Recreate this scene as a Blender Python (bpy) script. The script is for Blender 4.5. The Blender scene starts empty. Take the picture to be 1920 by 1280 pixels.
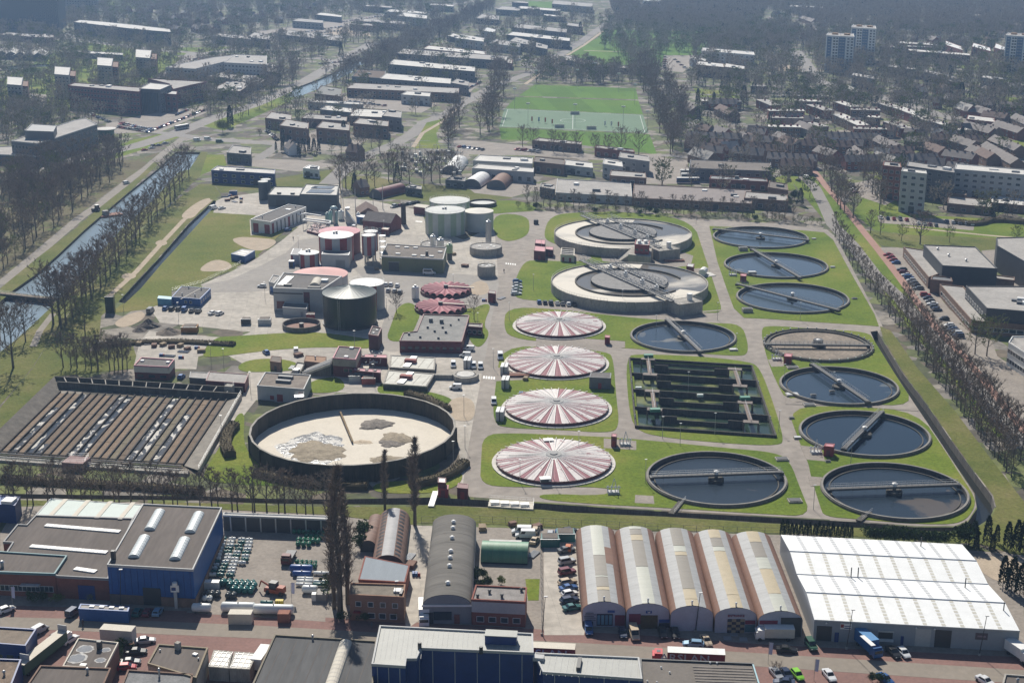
import bpy, math, random
import numpy as np
from math import sin, cos, pi, radians, hypot, atan2
from mathutils import Vector
from mathutils.geometry import delaunay_2d_cdt
RNG = random.Random(7)
SC = bpy.context.scene
COL = SC.collection
# ---------------------------------------------------------------- camera, sky, sun, exposure
F = 50 / 36 * 1920
CH = 155.0
D = radians(17.2)
cam = bpy.data.cameras.new('camera')
cam.lens = 50; cam.sensor_width = 36; cam.clip_start = 1; cam.clip_end = 20000
camo = bpy.data.objects.new('camera', cam); COL.objects.link(camo)
camo.location = (0, 0, CH); camo.rotation_euler = (pi / 2 - D, 0, 0)
SC.camera = camo
SUN_AZ, SUN_EL = radians(-12), radians(42)
wd = bpy.data.worlds.new('World'); SC.world = wd; wd.use_nodes = True
nt = wd.node_tree; nt.nodes.clear()
sky = nt.nodes.new('ShaderNodeTexSky'); sky.sky_type = 'NISHITA'; sky.sun_disc = False
sky.sun_elevation = SUN_EL; sky.sun_rotation = SUN_AZ; sky.altitude = 50
sky.air_density = 1.0; sky.dust_density = 0.6; sky.ozone_density = 2.5
bgn = nt.nodes.new('ShaderNodeBackground'); bgn.inputs[1].default_value = 0.062
wo = nt.nodes.new('ShaderNodeOutputWorld')
nt.links.new(sky.outputs[0], bgn.inputs[0]); nt.links.new(bgn.outputs[0], wo.inputs[0])
sl = bpy.data.lights.new('sun', 'SUN'); sl.energy = 5.0; sl.angle = radians(0.5); sl.color = (1, 0.94, 0.84)
so = bpy.data.objects.new('sun', sl); COL.objects.link(so)
sdir = Vector((sin(SUN_AZ) * cos(SUN_EL), cos(SUN_AZ) * cos(SUN_EL), sin(SUN_EL)))
so.rotation_euler = sdir.to_track_quat('Z', 'Y').to_euler(); so.location = (0, 300, 500)
SC.view_settings.view_transform = 'Standard'; SC.view_settings.look = 'None'
SC.view_settings.exposure = 0.16; SC.view_settings.gamma = 1
SC.cycles.max_bounces = 4; SC.cycles.diffuse_bounces = 2; SC.cycles.glossy_bounces = 2; SC.cycles.transmission_bounces = 1; SC.cycles.volume_bounces = 0; SC.cycles.transparent_max_bounces = 8
# ---------------------------------------------------------------- helpers
def G(px, py, z=0.0):
 """point at height z that the photograph shows at pixel (px, py)"""
 u = (px - 960) / F; v = (py - 640) / F
 dy = cos(D) - v * sin(D); dz = -sin(D) - v * cos(D)
 t = (z - CH) / dz
 return Vector((u * t, dy * t, z))
def PPM(py):
 return F / (G(960, py)[1] * cos(D) + CH * sin(D))
_M = {}
def new_mat(name):
 m = bpy.data.materials.new(name); m.use_nodes = True
 n = m.node_tree; b = n.nodes['Principled BSDF']
 return m, n, b
def mat(name, col=None, rough=.85, var=.18, scale=.35, metal=0, bump=0, bscale=3, spec=None, col2=None, streak=None, fine=True):
 """procedural paint: two scales of noise in world space vary the colour; optional second colour in patches"""
 if name in _M: return _M[name]
 m, n, b = new_mat(name)
 L = n.links.new
 geo = n.nodes.new('ShaderNodeNewGeometry')
 vec = geo.outputs['Position']
 if streak:
  mp = n.nodes.new('ShaderNodeMapping'); mp.inputs['Scale'].default_value = streak
  L(vec, mp.inputs[0]); vec = mp.outputs[0]
 n1 = n.nodes.new('ShaderNodeTexNoise'); n1.inputs['Scale'].default_value = scale; n1.inputs['Detail'].default_value = 6
 n1.inputs['Roughness'].default_value = .65
 L(vec, n1.inputs['Vector'])
 c = Vector(col)
 r = n.nodes.new('ShaderNodeValToRGB')
 r.color_ramp.elements[0].position = .3; r.color_ramp.elements[1].position = .7
 lo = col2 if col2 else tuple(c * (1 - var))
 hi = tuple(c) if col2 else tuple(c * (1 + var))
 r.color_ramp.elements[0].color = (*lo, 1); r.color_ramp.elements[1].color = (*hi, 1)
 L(n1.outputs[0], r.inputs[0])
 out = r.outputs[0]
 if fine:
  n2 = n.nodes.new('ShaderNodeTexNoise'); n2.inputs['Scale'].default_value = scale * 9; n2.inputs['Detail'].default_value = 4
  L(vec, n2.inputs['Vector'])
  mr = n.nodes.new('ShaderNodeMapRange'); mr.inputs[1].default_value = .3; mr.inputs[2].default_value = .7
  mr.inputs[3].default_value = 1 - var * .8; mr.inputs[4].default_value = 1 + var * .8
  L(n2.outputs[0], mr.inputs[0])
  mx = n.nodes.new('ShaderNodeVectorMath'); mx.operation = 'SCALE'
  L(out, mx.inputs[0]); L(mr.outputs[0], mx.inputs['Scale']); out = mx.outputs[0]
 L(out, b.inputs['Base Color'])
 b.inputs['Roughness'].default_value = rough; b.inputs['Metallic'].default_value = metal
 if spec is not None: b.inputs['Specular IOR Level'].default_value = spec
 if bump:
  nb = n.nodes.new('ShaderNodeTexNoise'); nb.inputs['Scale'].default_value = bscale; nb.inputs['Detail'].default_value = 5
  L(geo.outputs['Position'], nb.inputs['Vector'])
  bp = n.nodes.new('ShaderNodeBump'); bp.inputs['Strength'].default_value = 1; bp.inputs['Distance'].default_value = bump
  L(nb.outputs[0], bp.inputs['Height']); L(bp.outputs[0], b.inputs['Normal'])
 _M[name] = m
 return m
def flat(name, col, rough=.5, metal=0, spec=.5):
 if name in _M: return _M[name]
 return mat(name, col, rough, var=.07, scale=.9, metal=metal, spec=spec, fine=False)
def glassmat(name, col=(.03, .045, .06), rough=.08):
 if name in _M: return _M[name]
 m, n, b = new_mat(name)
 b.inputs['Base Color'].default_value = (*col, 1); b.inputs['Roughness'].default_value = rough
 b.inputs['Specular IOR Level'].default_value = .6
 _M[name] = m; return m
def watermat(name, col, rough, bump, bscale, col2=None, cscale=.03, thr=(.52, .6), rough2=.35, stretch=(1, 1, 1)):
 if name in _M: return _M[name]
 m, n, b = new_mat(name); L = n.links.new
 geo = n.nodes.new('ShaderNodeNewGeometry')
 b.inputs['Base Color'].default_value = (*col, 1); b.inputs['Roughness'].default_value = rough
 b.inputs['IOR'].default_value = 1.33
 nb = n.nodes.new('ShaderNodeTexNoise'); nb.inputs['Scale'].default_value = bscale; nb.inputs['Detail'].default_value = 3
 L(geo.outputs['Position'], nb.inputs['Vector'])
 bp = n.nodes.new('ShaderNodeBump'); bp.inputs['Distance'].default_value = bump; bp.inputs['Strength'].default_value = 1
 L(nb.outputs[0], bp.inputs['Height']); L(bp.outputs[0], b.inputs['Normal'])
 if col2:
  mp = n.nodes.new('ShaderNodeMapping'); mp.inputs['Scale'].default_value = stretch; L(geo.outputs['Position'], mp.inputs[0])
  nc = n.nodes.new('ShaderNodeTexNoise'); nc.inputs['Scale'].default_value = cscale; nc.inputs['Detail'].default_value = 5
  nc.inputs['Distortion'].default_value = .6
  L(mp.outputs[0], nc.inputs['Vector'])
  r = n.nodes.new('ShaderNodeMapRange'); r.inputs[1].default_value = thr[0]; r.inputs[2].default_value = thr[1]
  L(nc.outputs[0], r.inputs[0])
  mx = n.nodes.new('ShaderNodeMix'); mx.data_type = 'RGBA'; mx.inputs[6].default_value = (*col, 1); mx.inputs[7].default_value = (*col2, 1)
  L(r.outputs[0], mx.inputs[0]); L(mx.outputs[2], b.inputs['Base Color'])
  mr = n.nodes.new('ShaderNodeMapRange'); mr.inputs[3].default_value = rough; mr.inputs[4].default_value = rough2
  L(r.outputs[0], mr.inputs[0]); L(mr.outputs[0], b.inputs['Roughness'])
 _M[name] = m; return m
class MB:
 """collects shapes, builds one mesh"""
 def __init__(s): s.v = []; s.f = []; s.m = []; s.k = 0
 def mi(s, k): s.k = k; return s
 def add(s, vs, fs):
  o = len(s.v); s.v.extend([tuple(p) for p in vs]); s.f.extend([tuple(i + o for i in f) for f in fs]); s.m.extend([s.k] * len(fs)); return s
 def box(s, x0, y0, z0, x1, y1, z1):
  return s.add([(x0,y0,z0),(x1,y0,z0),(x1,y1,z0),(x0,y1,z0),(x0,y0,z1),(x1,y0,z1),(x1,y1,z1),(x0,y1,z1)],
              [(0,3,2,1),(4,5,6,7),(0,1,5,4),(1,2,6,5),(2,3,7,6),(3,0,4,7)])
 def obox(s, c, ax, hx, hy, z0, z1):
  """box centred at c (xy), long axis direction ax (xy), half sizes"""
  ax = Vector((ax[0], ax[1])).normalized(); ay = Vector((-ax.y, ax.x)); c = Vector((c[0], c[1]))
  P = [c + ax*a*hx + ay*b*hy for a, b in ((-1,-1),(1,-1),(1,1),(-1,1))]
  return s.prism(P, z0, z1)
 def beam(s, p, q, w, h):
  """rectangular bar from p to q (3D), width w sideways, height h (top at the line)"""
  p = Vector(p); q = Vector(q); d = q - p; n = Vector((-d.y, d.x, 0))
  n = n.normalized() * w / 2 if n.length > 1e-6 else Vector((w / 2, 0, 0))
  u = Vector((0, 0, -h)) if n.length and hypot(d.x, d.y) > 1e-6 else Vector((0, h, 0))
  return s.add([p-n, p+n, p+n+u, p-n+u, q-n, q+n, q+n+u, q-n+u], [(0,1,2,3),(7,6,5,4),(0,4,5,1),(1,5,6,2),(2,6,7,3),(3,7,4,0)])
 def prism(s, poly, z0, z1, caps=True):
  n = len(poly)
  a = sum(poly[i][0]*poly[(i+1)%n][1] - poly[(i+1)%n][0]*poly[i][1] for i in range(n))
  if a < 0: poly = list(poly)[::-1]
  vs = [(p[0], p[1], z0) for p in poly] + [(p[0], p[1], z1) for p in poly]
  fs = [(i, (i+1) % n, n + (i+1) % n, n + i) for i in range(n)]
  if caps: fs += [tuple(range(n-1, -1, -1)), tuple(range(n, 2*n))]
  return s.add(vs, fs)
 def cyl(s, c, r, z0, z1, n=24, r1=None, caps=True):
  r1 = r if r1 is None else r1
  vs = [(c[0]+r*cos(2*pi*i/n), c[1]+r*sin(2*pi*i/n), z0) for i in range(n)] + [(c[0]+r1*cos(2*pi*i/n), c[1]+r1*sin(2*pi*i/n), z1) for i in range(n)]
  fs = [(i, (i+1) % n, n + (i+1) % n, n + i) for i in range(n)]
  if caps: fs += [tuple(range(n-1, -1, -1)), tuple(range(n, 2*n))]
  return s.add(vs, fs)
 def ring(s, c, r0, r1, z0, z1, n=48, a0=0, a1=2*pi):
  """annular wall"""
  full = abs(a1 - a0 - 2*pi) < 1e-6; k = n if full else n + 1
  vs = []
  for i in range(k):
   a = a0 + (a1 - a0) * i / n; x, y = cos(a), sin(a)
   vs += [(c[0]+r0*x, c[1]+r0*y, z0), (c[0]+r1*x, c[1]+r1*y, z0), (c[0]+r1*x, c[1]+r1*y, z1), (c[0]+r0*x, c[1]+r0*y, z1)]
  fs = []
  for i in range(n):
   j = (i + 1) % k
   for q in range(4):
    fs.append((4*i+q, 4*j+q, 4*j+(q+1) % 4, 4*i+(q+1) % 4)[::-1])
  if not full: fs += [(0,1,2,3), (4*n+3, 4*n+2, 4*n+1, 4*n)]
  return s.add(vs, fs)
 def tube(s, p, q, r0, r1=None, n=6, caps=True):
  p = Vector(p); q = Vector(q); r1 = r0 if r1 is None else r1
  d = (q - p)
  if d.length < 1e-6: return s
  d.normalize(); u = d.orthogonal().normalized(); w = d.cross(u)
  vs = [p + (u*cos(2*pi*i/n) + w*sin(2*pi*i/n))*r0 for i in range(n)] + [q + (u*cos(2*pi*i/n) + w*sin(2*pi*i/n))*r1 for i in range(n)]
  fs = [(i, (i+1) % n, n + (i+1) % n, n + i) for i in range(n)]
  if caps: fs += [tuple(range(n-1, -1, -1)), tuple(range(n, 2*n))]
  return s.add(vs, fs)
 def path(s, pts, r, n=5):
  for a, b in zip(pts, pts[1:]): s.tube(a, b, r, r, n)
  return s
 def lathe(s, c, prof, n=24):
  """prof: list of (r, z) bottom to top"""
  k = len(prof); vs = []
  for r, z in prof: vs += [(c[0]+r*cos(2*pi*i/n), c[1]+r*sin(2*pi*i/n), z) for i in range(n)]
  fs = [(j*n+i, j*n+(i+1) % n, (j+1)*n+(i+1) % n, (j+1)*n+i) for j in range(k-1) for i in range(n)]
  return s.add(vs, fs)
 def mesh(s, name, mats, smooth=False, off=(0, 0, 0)):
  me = bpy.data.meshes.new(name)
  o = Vector(off)
  me.from_pydata([(v[0]-o[0], v[1]-o[1], v[2]-o[2]) for v in s.v], [], s.f)
  if not isinstance(mats, (list, tuple)): mats = [mats]
  for m in mats: me.materials.append(m)
  if len(mats) > 1: me.polygons.foreach_set('material_index', s.m)
  if smooth: me.polygons.foreach_set('use_smooth', [True] * len(me.polygons))
  me.update(); return me
 def build(s, name, mats, parent=None, smooth=False, off=(0, 0, 0)):
  return link(name, s.mesh(name, mats, smooth, off), parent)
def link(name, me, parent=None, loc=None, rz=None):
 ob = bpy.data.objects.new(name, me); COL.objects.link(ob)
 if parent is not None: ob.parent = parent
 if loc is not None: ob.location = loc
 if rz is not None: ob.rotation_euler = (0, 0, rz)
 return ob
def tag(o, label, cat, group=None, kind=None):
 if label: o['label'] = label
 if cat: o['category'] = cat
 if group: o['group'] = group
 if kind: o['kind'] = kind
 return o
class Thing:
 def __init__(s, name, label, cat, loc=(0, 0, 0), group=None):
  s.loc = Vector((loc[0], loc[1], loc[2] if len(loc) > 2 else 0))
  s.o = bpy.data.objects.new(name, None); COL.objects.link(s.o); s.o.location = s.loc; s.o.empty_display_size = .5
  tag(s.o, label, cat, group)
 def part(s, name, mb, mats, parent=None, smooth=False):
  return mb.build(name, mats, parent or s.o, smooth, s.loc)
 def inst(s, name, me, loc, rz=0, parent=None):
  p = parent or s.o
  return link(name, me, p, Vector(loc) - s.loc, rz)
def copy_tree(o, parent=None):
 c = o.copy(); COL.objects.link(c); c.parent = parent
 for ch in list(o.children): copy_tree(ch, c)
 return c
# ================================================================= ground, roads, water
def grassmat(name, a, b, c, s=.02):
 if name in _M: return _M[name]
 m, n, bs = new_mat(name); L = n.links.new
 geo = n.nodes.new('ShaderNodeNewGeometry')
 n1 = n.nodes.new('ShaderNodeTexNoise'); n1.inputs['Scale'].default_value = s; n1.inputs['Detail'].default_value = 9; n1.inputs['Roughness'].default_value = .7
 L(geo.outputs['Position'], n1.inputs['Vector'])
 r = n.nodes.new('ShaderNodeValToRGB'); e = r.color_ramp.elements
 e[0].position = .33; e[0].color = (*a, 1); e[1].position = .68; e[1].color = (*c, 1)
 k = e.new(.5); k.color = (*b, 1)
 L(n1.outputs[0], r.inputs[0])
 n2 = n.nodes.new('ShaderNodeTexNoise'); n2.inputs['Scale'].default_value = .9; n2.inputs['Detail'].default_value = 5; n2.inputs['Roughness'].default_value = .7
 L(geo.outputs['Position'], n2.inputs['Vector'])
 mr = n.nodes.new('ShaderNodeMapRange'); mr.inputs[1].default_value = .3; mr.inputs[2].default_value = .7; mr.inputs[3].default_value = .72; mr.inputs[4].default_value = 1.25
 L(n2.outputs[0], mr.inputs[0])
 mx = n.nodes.new('ShaderNodeVectorMath'); mx.operation = 'SCALE'; L(r.outputs[0], mx.inputs[0]); L(mr.outputs[0], mx.inputs['Scale'])
 L(mx.outputs[0], bs.inputs['Base Color']); bs.inputs['Roughness'].default_value = .95; bs.inputs['Specular IOR Level'].default_value = .15
 bp = n.nodes.new('ShaderNodeBump'); bp.inputs['Distance'].default_value = .25; L(n2.outputs[0], bp.inputs['Height']); L(bp.outputs[0], bs.inputs['Normal'])
 _M[name] = m; return m
def townmat():
 m, n, b = new_mat('town_ground'); L = n.links.new; geo = n.nodes.new('ShaderNodeNewGeometry'); v = n.nodes.new('ShaderNodeTexVoronoi'); v.inputs['Scale'].default_value = .11; v.inputs['Randomness'].default_value = .9
 L(geo.outputs['Position'], v.inputs['Vector']); sp = n.nodes.new('ShaderNodeSeparateColor'); L(v.outputs['Color'], sp.inputs[0]); r = n.nodes.new('ShaderNodeValToRGB'); r.color_ramp.interpolation = 'CONSTANT'; e = r.color_ramp.elements
 cs = [(0, (.1, .12, .035)), (.2, (.13, .105, .075)), (.36, (.075, .085, .035)), (.5, (.2, .18, .155)), (.62, (.09, .08, .06)), (.76, (.14, .16, .045)), (.9, (.27, .24, .2))]
 e[0].color = (*cs[0][1], 1); e[1].position = .2; e[1].color = (*cs[1][1], 1)
 for p, c in cs[2:]: k = e.new(p); k.color = (*c, 1)
 L(sp.outputs[0], r.inputs[0]); n1 = n.nodes.new('ShaderNodeTexNoise'); n1.inputs['Scale'].default_value = .3; n1.inputs['Detail'].default_value = 6; L(geo.outputs['Position'], n1.inputs['Vector'])
 mr = n.nodes.new('ShaderNodeMapRange'); mr.inputs[1].default_value = .3; mr.inputs[2].default_value = .7; mr.inputs[3].default_value = .6; mr.inputs[4].default_value = 1.3; L(n1.outputs[0], mr.inputs[0]); mx = n.nodes.new('ShaderNodeVectorMath'); mx.operation = 'SCALE'; L(r.outputs[0], mx.inputs[0]); L(mr.outputs[0], mx.inputs['Scale']); L(mx.outputs[0], b.inputs['Base Color']); b.inputs['Roughness'].default_value = .95
 return m
def slabs(m, w, h, k):
 n = m.node_tree; b = n.nodes['Principled BSDF']; src = b.inputs['Base Color'].links[0].from_socket; geo = n.nodes.new('ShaderNodeNewGeometry'); t = n.nodes.new('ShaderNodeTexBrick'); mp = n.nodes.new('ShaderNodeMapping'); mp.inputs['Rotation'].default_value = (0, 0, -.12); n.links.new(geo.outputs['Position'], mp.inputs[0]); n.links.new(mp.outputs[0], t.inputs['Vector'])
 t.inputs['Scale'].default_value = 1; t.inputs['Brick Width'].default_value = w; t.inputs['Row Height'].default_value = h; t.inputs['Mortar Size'].default_value = .05; t.inputs['Color1'].default_value = (1, 1, 1, 1); t.inputs['Color2'].default_value = (1 - k, 1 - k, 1 - k, 1); t.inputs['Mortar'].default_value = (.72, .72, .72, 1); t.offset = 0
 mx = n.nodes.new('ShaderNodeMix'); mx.data_type = 'RGBA'; mx.blend_type = 'MULTIPLY'; mx.inputs[0].default_value = 1; n.links.new(src, mx.inputs[6]); n.links.new(t.outputs[0], mx.inputs[7]); n.links.new(mx.outputs[2], b.inputs['Base Color']); return m
M_earth = townmat()
M_lawn = grassmat('lawn', (.085, .145, .014), (.15, .2, .024), (.24, .23, .05))
M_rough = grassmat('rough_grass', (.09, .12, .024), (.14, .15, .04), (.22, .19, .08), .03)
M_field = grassmat('sports_grass', (.09, .19, .022), (.11, .215, .026), (.135, .23, .03), .01)
M_wood = grassmat('wood_floor', (.11, .1, .05), (.16, .135, .08), (.12, .16, .045), .05)
M_road = mat('plant_road', (.285, .25, .215), .9, var=.2, scale=.035)
M_field = slabs(M_field, 14, 600, .22)
M_conc = slabs(mat('yard_concrete', (.44, .4, .345), .9, var=.2, scale=.05), 5, 4, .12)
M_apron = mat('yard_asphalt', (.3, .275, .245), .9, var=.12, scale=.05)
M_asph = mat('street_asphalt', (.235, .215, .195), .9, var=.12, scale=.06)
M_brick = mat('street_brick', (.225, .125, .105), .9, var=.15, scale=.15)
M_redp = mat('red_cycle_path', (.34, .19, .145), .9, var=.1, scale=.1)
M_carri = mat('carriageway', (.25, .215, .175), .9, var=.1, scale=.08)
M_sand = mat('sand', (.42, .34, .25), .95, var=.15, scale=.2)
M_gravel = mat('gravel', (.27, .24, .205), .95, var=.15, scale=.15)
M_pave = mat('paving', (.27, .235, .2), .9, var=.18, scale=.12)
M_turf = mat('artificial_turf', (.12, .2, .115), .9, var=.06, scale=.04)
M_canal = watermat('canal_water', (.22, .28, .32), .12, .05, 1.2)  # pale base colour has the sky's reflection painted into it
M_ditch = watermat('ditch_water', (.02, .023, .022), .05, .03, 1.5)
M_bank = mat('canal_bank', (.075, .065, .05), .95, var=.3, scale=.5)
M_quay = mat('quay_concrete', (.14, .13, .115), .95, var=.3, scale=.4, streak=(1, 1, .2))
CLAR = [(1426,443,179),(1455,495,195),(1486,556,211),(1573,720,222),(1621,809,244),(1677,916,274),(1281,628,200),(1343,893,265)]
REG = []   # (object name, material, polygon xy, z)
def reg(name, m, px, z=0.0): REG.append((name, m, [G(*p).xy for p in px], z))
def regw(name, m, pts, z=0.0): REG.append((name, m, [Vector(p) for p in pts], z))
def pit(name, m, cx, cy, w, z, zr=1.0, inset=.85):
 c = G(cx, cy, zr); r = w * (c.y * cos(D) - (c.z - CH) * sin(D)) / F / 2 - inset; regw(name, m, [(c.x + r*cos(2*pi*i/72), c.y + r*sin(2*pi*i/72)) for i in range(72)], z)
def ribbon(name, m, px, w, z=0.0):
 P = [G(*p).xy for p in px]; L, R = [], []
 for i, p in enumerate(P):
  d = (P[min(i+1, len(P)-1)] - P[max(i-1, 0)]).normalized(); n = Vector((-d.y, d.x)) * w / 2
  L.append(p + n); R.append(p - n)
 REG.append((name, m, L + R[::-1], z))
def smooth(px, k=2, closed=True):
 P = [Vector(p) for p in px]
 for _ in range(k):
  Q = []; n = len(P)
  for i in range(n if closed else n - 1):
   a, b = P[i], P[(i+1) % n]; Q += [a*.75 + b*.25, a*.25 + b*.75]
  P = Q if closed else [P[0]] + Q + [P[-1]]
 return [(p.x, p.y) for p in P]
regw('ground', M_earth, [(-9000, -600), (9000, -600), (9000, 12000), (-9000, 12000)], .02)
# --- the far town: lawns, sports fields, woods
reg('wood_floor', M_wood, [(0,345),(60,322),(150,300),(255,300),(300,285),(262,318),(160,392),(75,465),(0,527)])
reg('lawn', M_lawn, [(0,150),(100,100),(160,80),(300,92),(340,110),(300,140),(215,190),(90,215),(0,210)])
reg('lawn', M_lawn, [(185,5),(260,0),(300,12),(215,22)])
reg('lawn', M_lawn, [(360,232),(440,200),(560,170),(545,190),(420,245)])
reg('lawn', M_lawn, [(250,262),(330,245),(345,255),(210,300),(120,318),(160,295)])
reg('lawn', M_lawn, [(320,90),(440,88),(420,98),(330,104)])
reg('park_grass', M_field, [(985,2),(1035,4),(1035,16),(985,15)])
reg('park_grass', M_field, [(1060,100),(1120,72),(1135,55),(1330,60),(1480,45),(1480,62),(1330,88),(1310,104),(1245,106),(1240,125),(1120,120),(1095,112)])
reg('sports_field', M_field, [(1003,159),(1192,166),(1197,187),(972,180)])
reg('sports_field', M_field, [(968,182),(1197,189),(1206,215),(948,203)])
reg('artificial_pitch', M_turf, [(946,203.5),(1206,215.5),(1216,250),(936,238)])
reg('sports_field', M_field, [(936,239.5),(1218,252),(1232,290),(1090,272),(985,263),(940,262)])
reg('lawn', M_lawn, [(1450,335),(1478,325),(1492,355),(1462,362)])
reg('lawn', M_lawn, [(1830,175),(1920,185),(1920,200),(1850,190)])
reg('lawn', M_lawn, [(1885,265),(1920,262),(1920,285),(1900,290)])
reg('lawn', M_lawn, [(1640,330),(1662,325),(1690,400),(1920,415),(1920,450),(1700,440),(1640,432),(1600,400)])
reg('lawn', M_lawn, [(1300,165),(1370,172),(1400,185),(1310,182)])
reg('lawn', M_lawn, [(1810,110),(1900,125),(1880,140),(1800,128)])
reg('rough_grass', M_rough, [(1560,425),(1700,440),(1920,448),(1920,500),(1760,470),(1660,462),(1590,440)])
reg('rough_grass', M_rough, [(400,345),(515,335),(640,315),(655,320),(600,350),(520,352),(415,362)])
reg('rough_grass', M_rough, [(640,330),(700,330),(760,345),(800,345),(960,365),(960,372),(870,382),(760,375),(690,372),(640,350)])
reg('lawn', M_lawn, [(385,290),(420,290),(425,310),(372,330),(365,322)])
reg('yard', M_pave, [(440,295),(560,300),(600,305),(640,310),(560,322),(470,312)])
# far roads
ribbon('road', M_asph, [(1000,135),(1030,115),(1085,82),(1138,44),(1180,22)], 11)
ribbon('cycle_path', M_sand, [(985,158),(1040,118),(1095,85),(1140,52),(1200,58)], 3.5)
ribbon('road', M_asph, [(1000,135),(930,160),(895,178),(862,197),(840,212),(800,228),(772,252),(740,270),(690,290),(652,310),(615,345)], 11)
ribbon('road', M_asph, [(0,338),(60,318),(150,297),(250,275),(325,252),(400,222),(475,197),(560,160),(640,112),(700,80)], 14)
ribbon('road', M_asph, [(325,252),(400,262),(500,268),(560,275),(640,280)], 12)
ribbon('road', M_asph, [(325,252),(270,245),(215,250)], 9)
ribbon('road', M_asph, [(110,62),(180,80),(300,95),(380,100),(440,92),(520,72),(620,45),(760,22),(900,0)], 16)
ribbon('road', M_asph, [(360,100),(330,130),(300,150)], 12)
ribbon('road', M_asph, [(520,110),(600,110),(640,118)], 12)
ribbon('road', M_asph, [(480,300),(520,275),(545,250),(575,235)], 8)
ribbon('path', M_sand, [(1095,95),(1180,98),(1240,103)], 4)
ribbon('road', M_asph, [(1490,95),(1510,120),(1530,150),(1570,165),(1640,178),(1700,196),(1760,215),(1800,225)], 14)
reg('gravel_lot', M_sand, [(1440,118),(1502,125),(1500,136),(1440,132)])
ribbon('road', M_asph, [(1240,175),(1340,178),(1460,178),(1560,180),(1650,190)], 7)
ribbon('road', M_asph, [(1230,290),(1330,298),(1470,315),(1560,316),(1700,305),(1920,300)], 8)
ribbon('road', M_asph, [(1180,135),(1260,150),(1330,155)], 7)
reg('car_park', M_pave, [(1245,104),(1300,104),(1330,108),(1325,118),(1300,120),(1280,136),(1240,132)])
reg('car_park', M_pave, [(198,232),(270,215),(330,205),(380,200),(390,210),(300,248),(225,250),(200,245)])
reg('car_park', M_pave, [(640,182),(720,172),(800,178),(830,190),(790,212),(720,205),(650,200)])
reg('car_park', M_pave, [(820,170),(870,150),(905,150),(880,175),(840,190)])
reg('car_park', M_pave, [(480,60),(700,30),(720,40),(640,70),(500,80)])
reg('sand_field', M_sand, [(640,52),(690,55),(695,68),(610,64)])
reg('car_park', M_pave, [(350,105),(400,104),(395,118),(352,120)])
reg('car_park', M_pave, [(500,265),(560,255),(600,245),(640,262),(690,262),(660,280),(560,282)])
reg('car_park', M_pave, [(56,175),(88,178),(82,202),(55,200)])
reg('car_park', M_pave, [(850,262),(905,265),(1030,278),(1125,292),(1240,288),(1240,305),(1120,300),(1000,292),(880,290),(870,310),(855,300)])
reg('yard', M_pave, [(1180,290),(1290,300),(1290,330),(1440,330),(1440,345),(1180,345),(1125,320)])
reg('yard', M_pave, [(868,345),(960,335),(1010,345),(1045,335),(1045,365),(1000,358),(960,370),(890,362)])
reg('car_park', M_pave, [(1645,405),(1800,412),(1828,420),(1825,432),(1740,425),(1650,418)])
ribbon('cycle_path', M_sand, [(1690,424),(1760,432),(1850,441),(1920,447)], 2.6)
reg('car_park', M_pave, [(1595,345),(1640,335),(1668,345),(1680,375),(1660,385),(1615,370)])
# --- canal with its towpaths
ribbon('towpath', M_gravel, [(0,534),(75,472),(150,408),(180,388),(245,336),(275,315),(310,285),(345,258)], 5.5, .05)
reg('canal_verge', M_rough, [(262,330),(288,305),(300,305),(240,362),(160,430),(110,477),(67,515),(27,547),(0,567),(0,541),(75,480),(140,430),(180,395),(250,340)], .1)
reg('canal_verge', M_rough, [(340,318),(378,285),(390,285),(375,330),(330,372),(260,432),(190,510),(110,610),(60,690),(0,760),(0,658),(60,610),(110,560),(165,500),(225,432),(285,378)], .06)
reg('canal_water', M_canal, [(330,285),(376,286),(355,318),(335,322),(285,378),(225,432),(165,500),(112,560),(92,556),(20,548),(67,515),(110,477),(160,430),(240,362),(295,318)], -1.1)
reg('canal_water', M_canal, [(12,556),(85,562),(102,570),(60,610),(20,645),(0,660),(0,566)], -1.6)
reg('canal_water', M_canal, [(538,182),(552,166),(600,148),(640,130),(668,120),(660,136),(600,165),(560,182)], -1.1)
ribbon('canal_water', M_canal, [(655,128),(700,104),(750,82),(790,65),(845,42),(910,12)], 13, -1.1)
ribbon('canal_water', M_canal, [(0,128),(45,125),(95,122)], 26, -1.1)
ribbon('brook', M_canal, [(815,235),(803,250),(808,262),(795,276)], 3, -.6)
reg('verge', M_lawn, [(800,230),(835,222),(818,250),(825,278),(775,278),(785,255)])
ribbon('sand_path', M_sand, [(860,200),(830,228),(792,250),(775,276)], 3, .04)
# --- land between canal and plant
reg('rough_grass', M_rough, [(375,345),(400,345),(415,365),(400,377),(352,420),(300,480),(255,528),(222,565),(190,592),(185,640),(120,690),(60,750),(20,790),(0,800),(0,765),(60,692),(110,612),(190,512),(262,434),(332,374)], .07)
ribbon('track', M_sand, [(395,375),(375,392),(345,412),(300,460),(255,510),(205,555)], 2.5, .09)
reg('bare_sand', M_sand, smooth([(360,385),(385,372),(398,372),(378,392),(360,412),(335,408)]), .09)
reg('bare_sand', M_sand, smooth([(290,455),(302,449),(316,455),(308,461),(294,460)]), .09)
reg('bare_sand', M_sand, smooth([(226,518),(238,511),(258,516),(250,523),(232,524)]), .09)
reg('field_grass', grassmat('dry_field', (.105, .14, .024), (.155, .17, .036), (.225, .195, .065), .025), [(412,380),(480,404),(545,425),(520,445),(480,482),(425,510),(375,532),(322,545),(322,560),(300,577),(205,588),(232,568),(262,540),(300,495),(360,430)], .08)
reg('bare_earth', M_sand, smooth([(368,508),(400,485),(432,492),(436,505),(400,510)]), .09)
reg('bare_earth', M_sand, smooth([(430,450),(452,444),(480,446),(525,450),(500,470),(470,470)]), .09)
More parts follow.
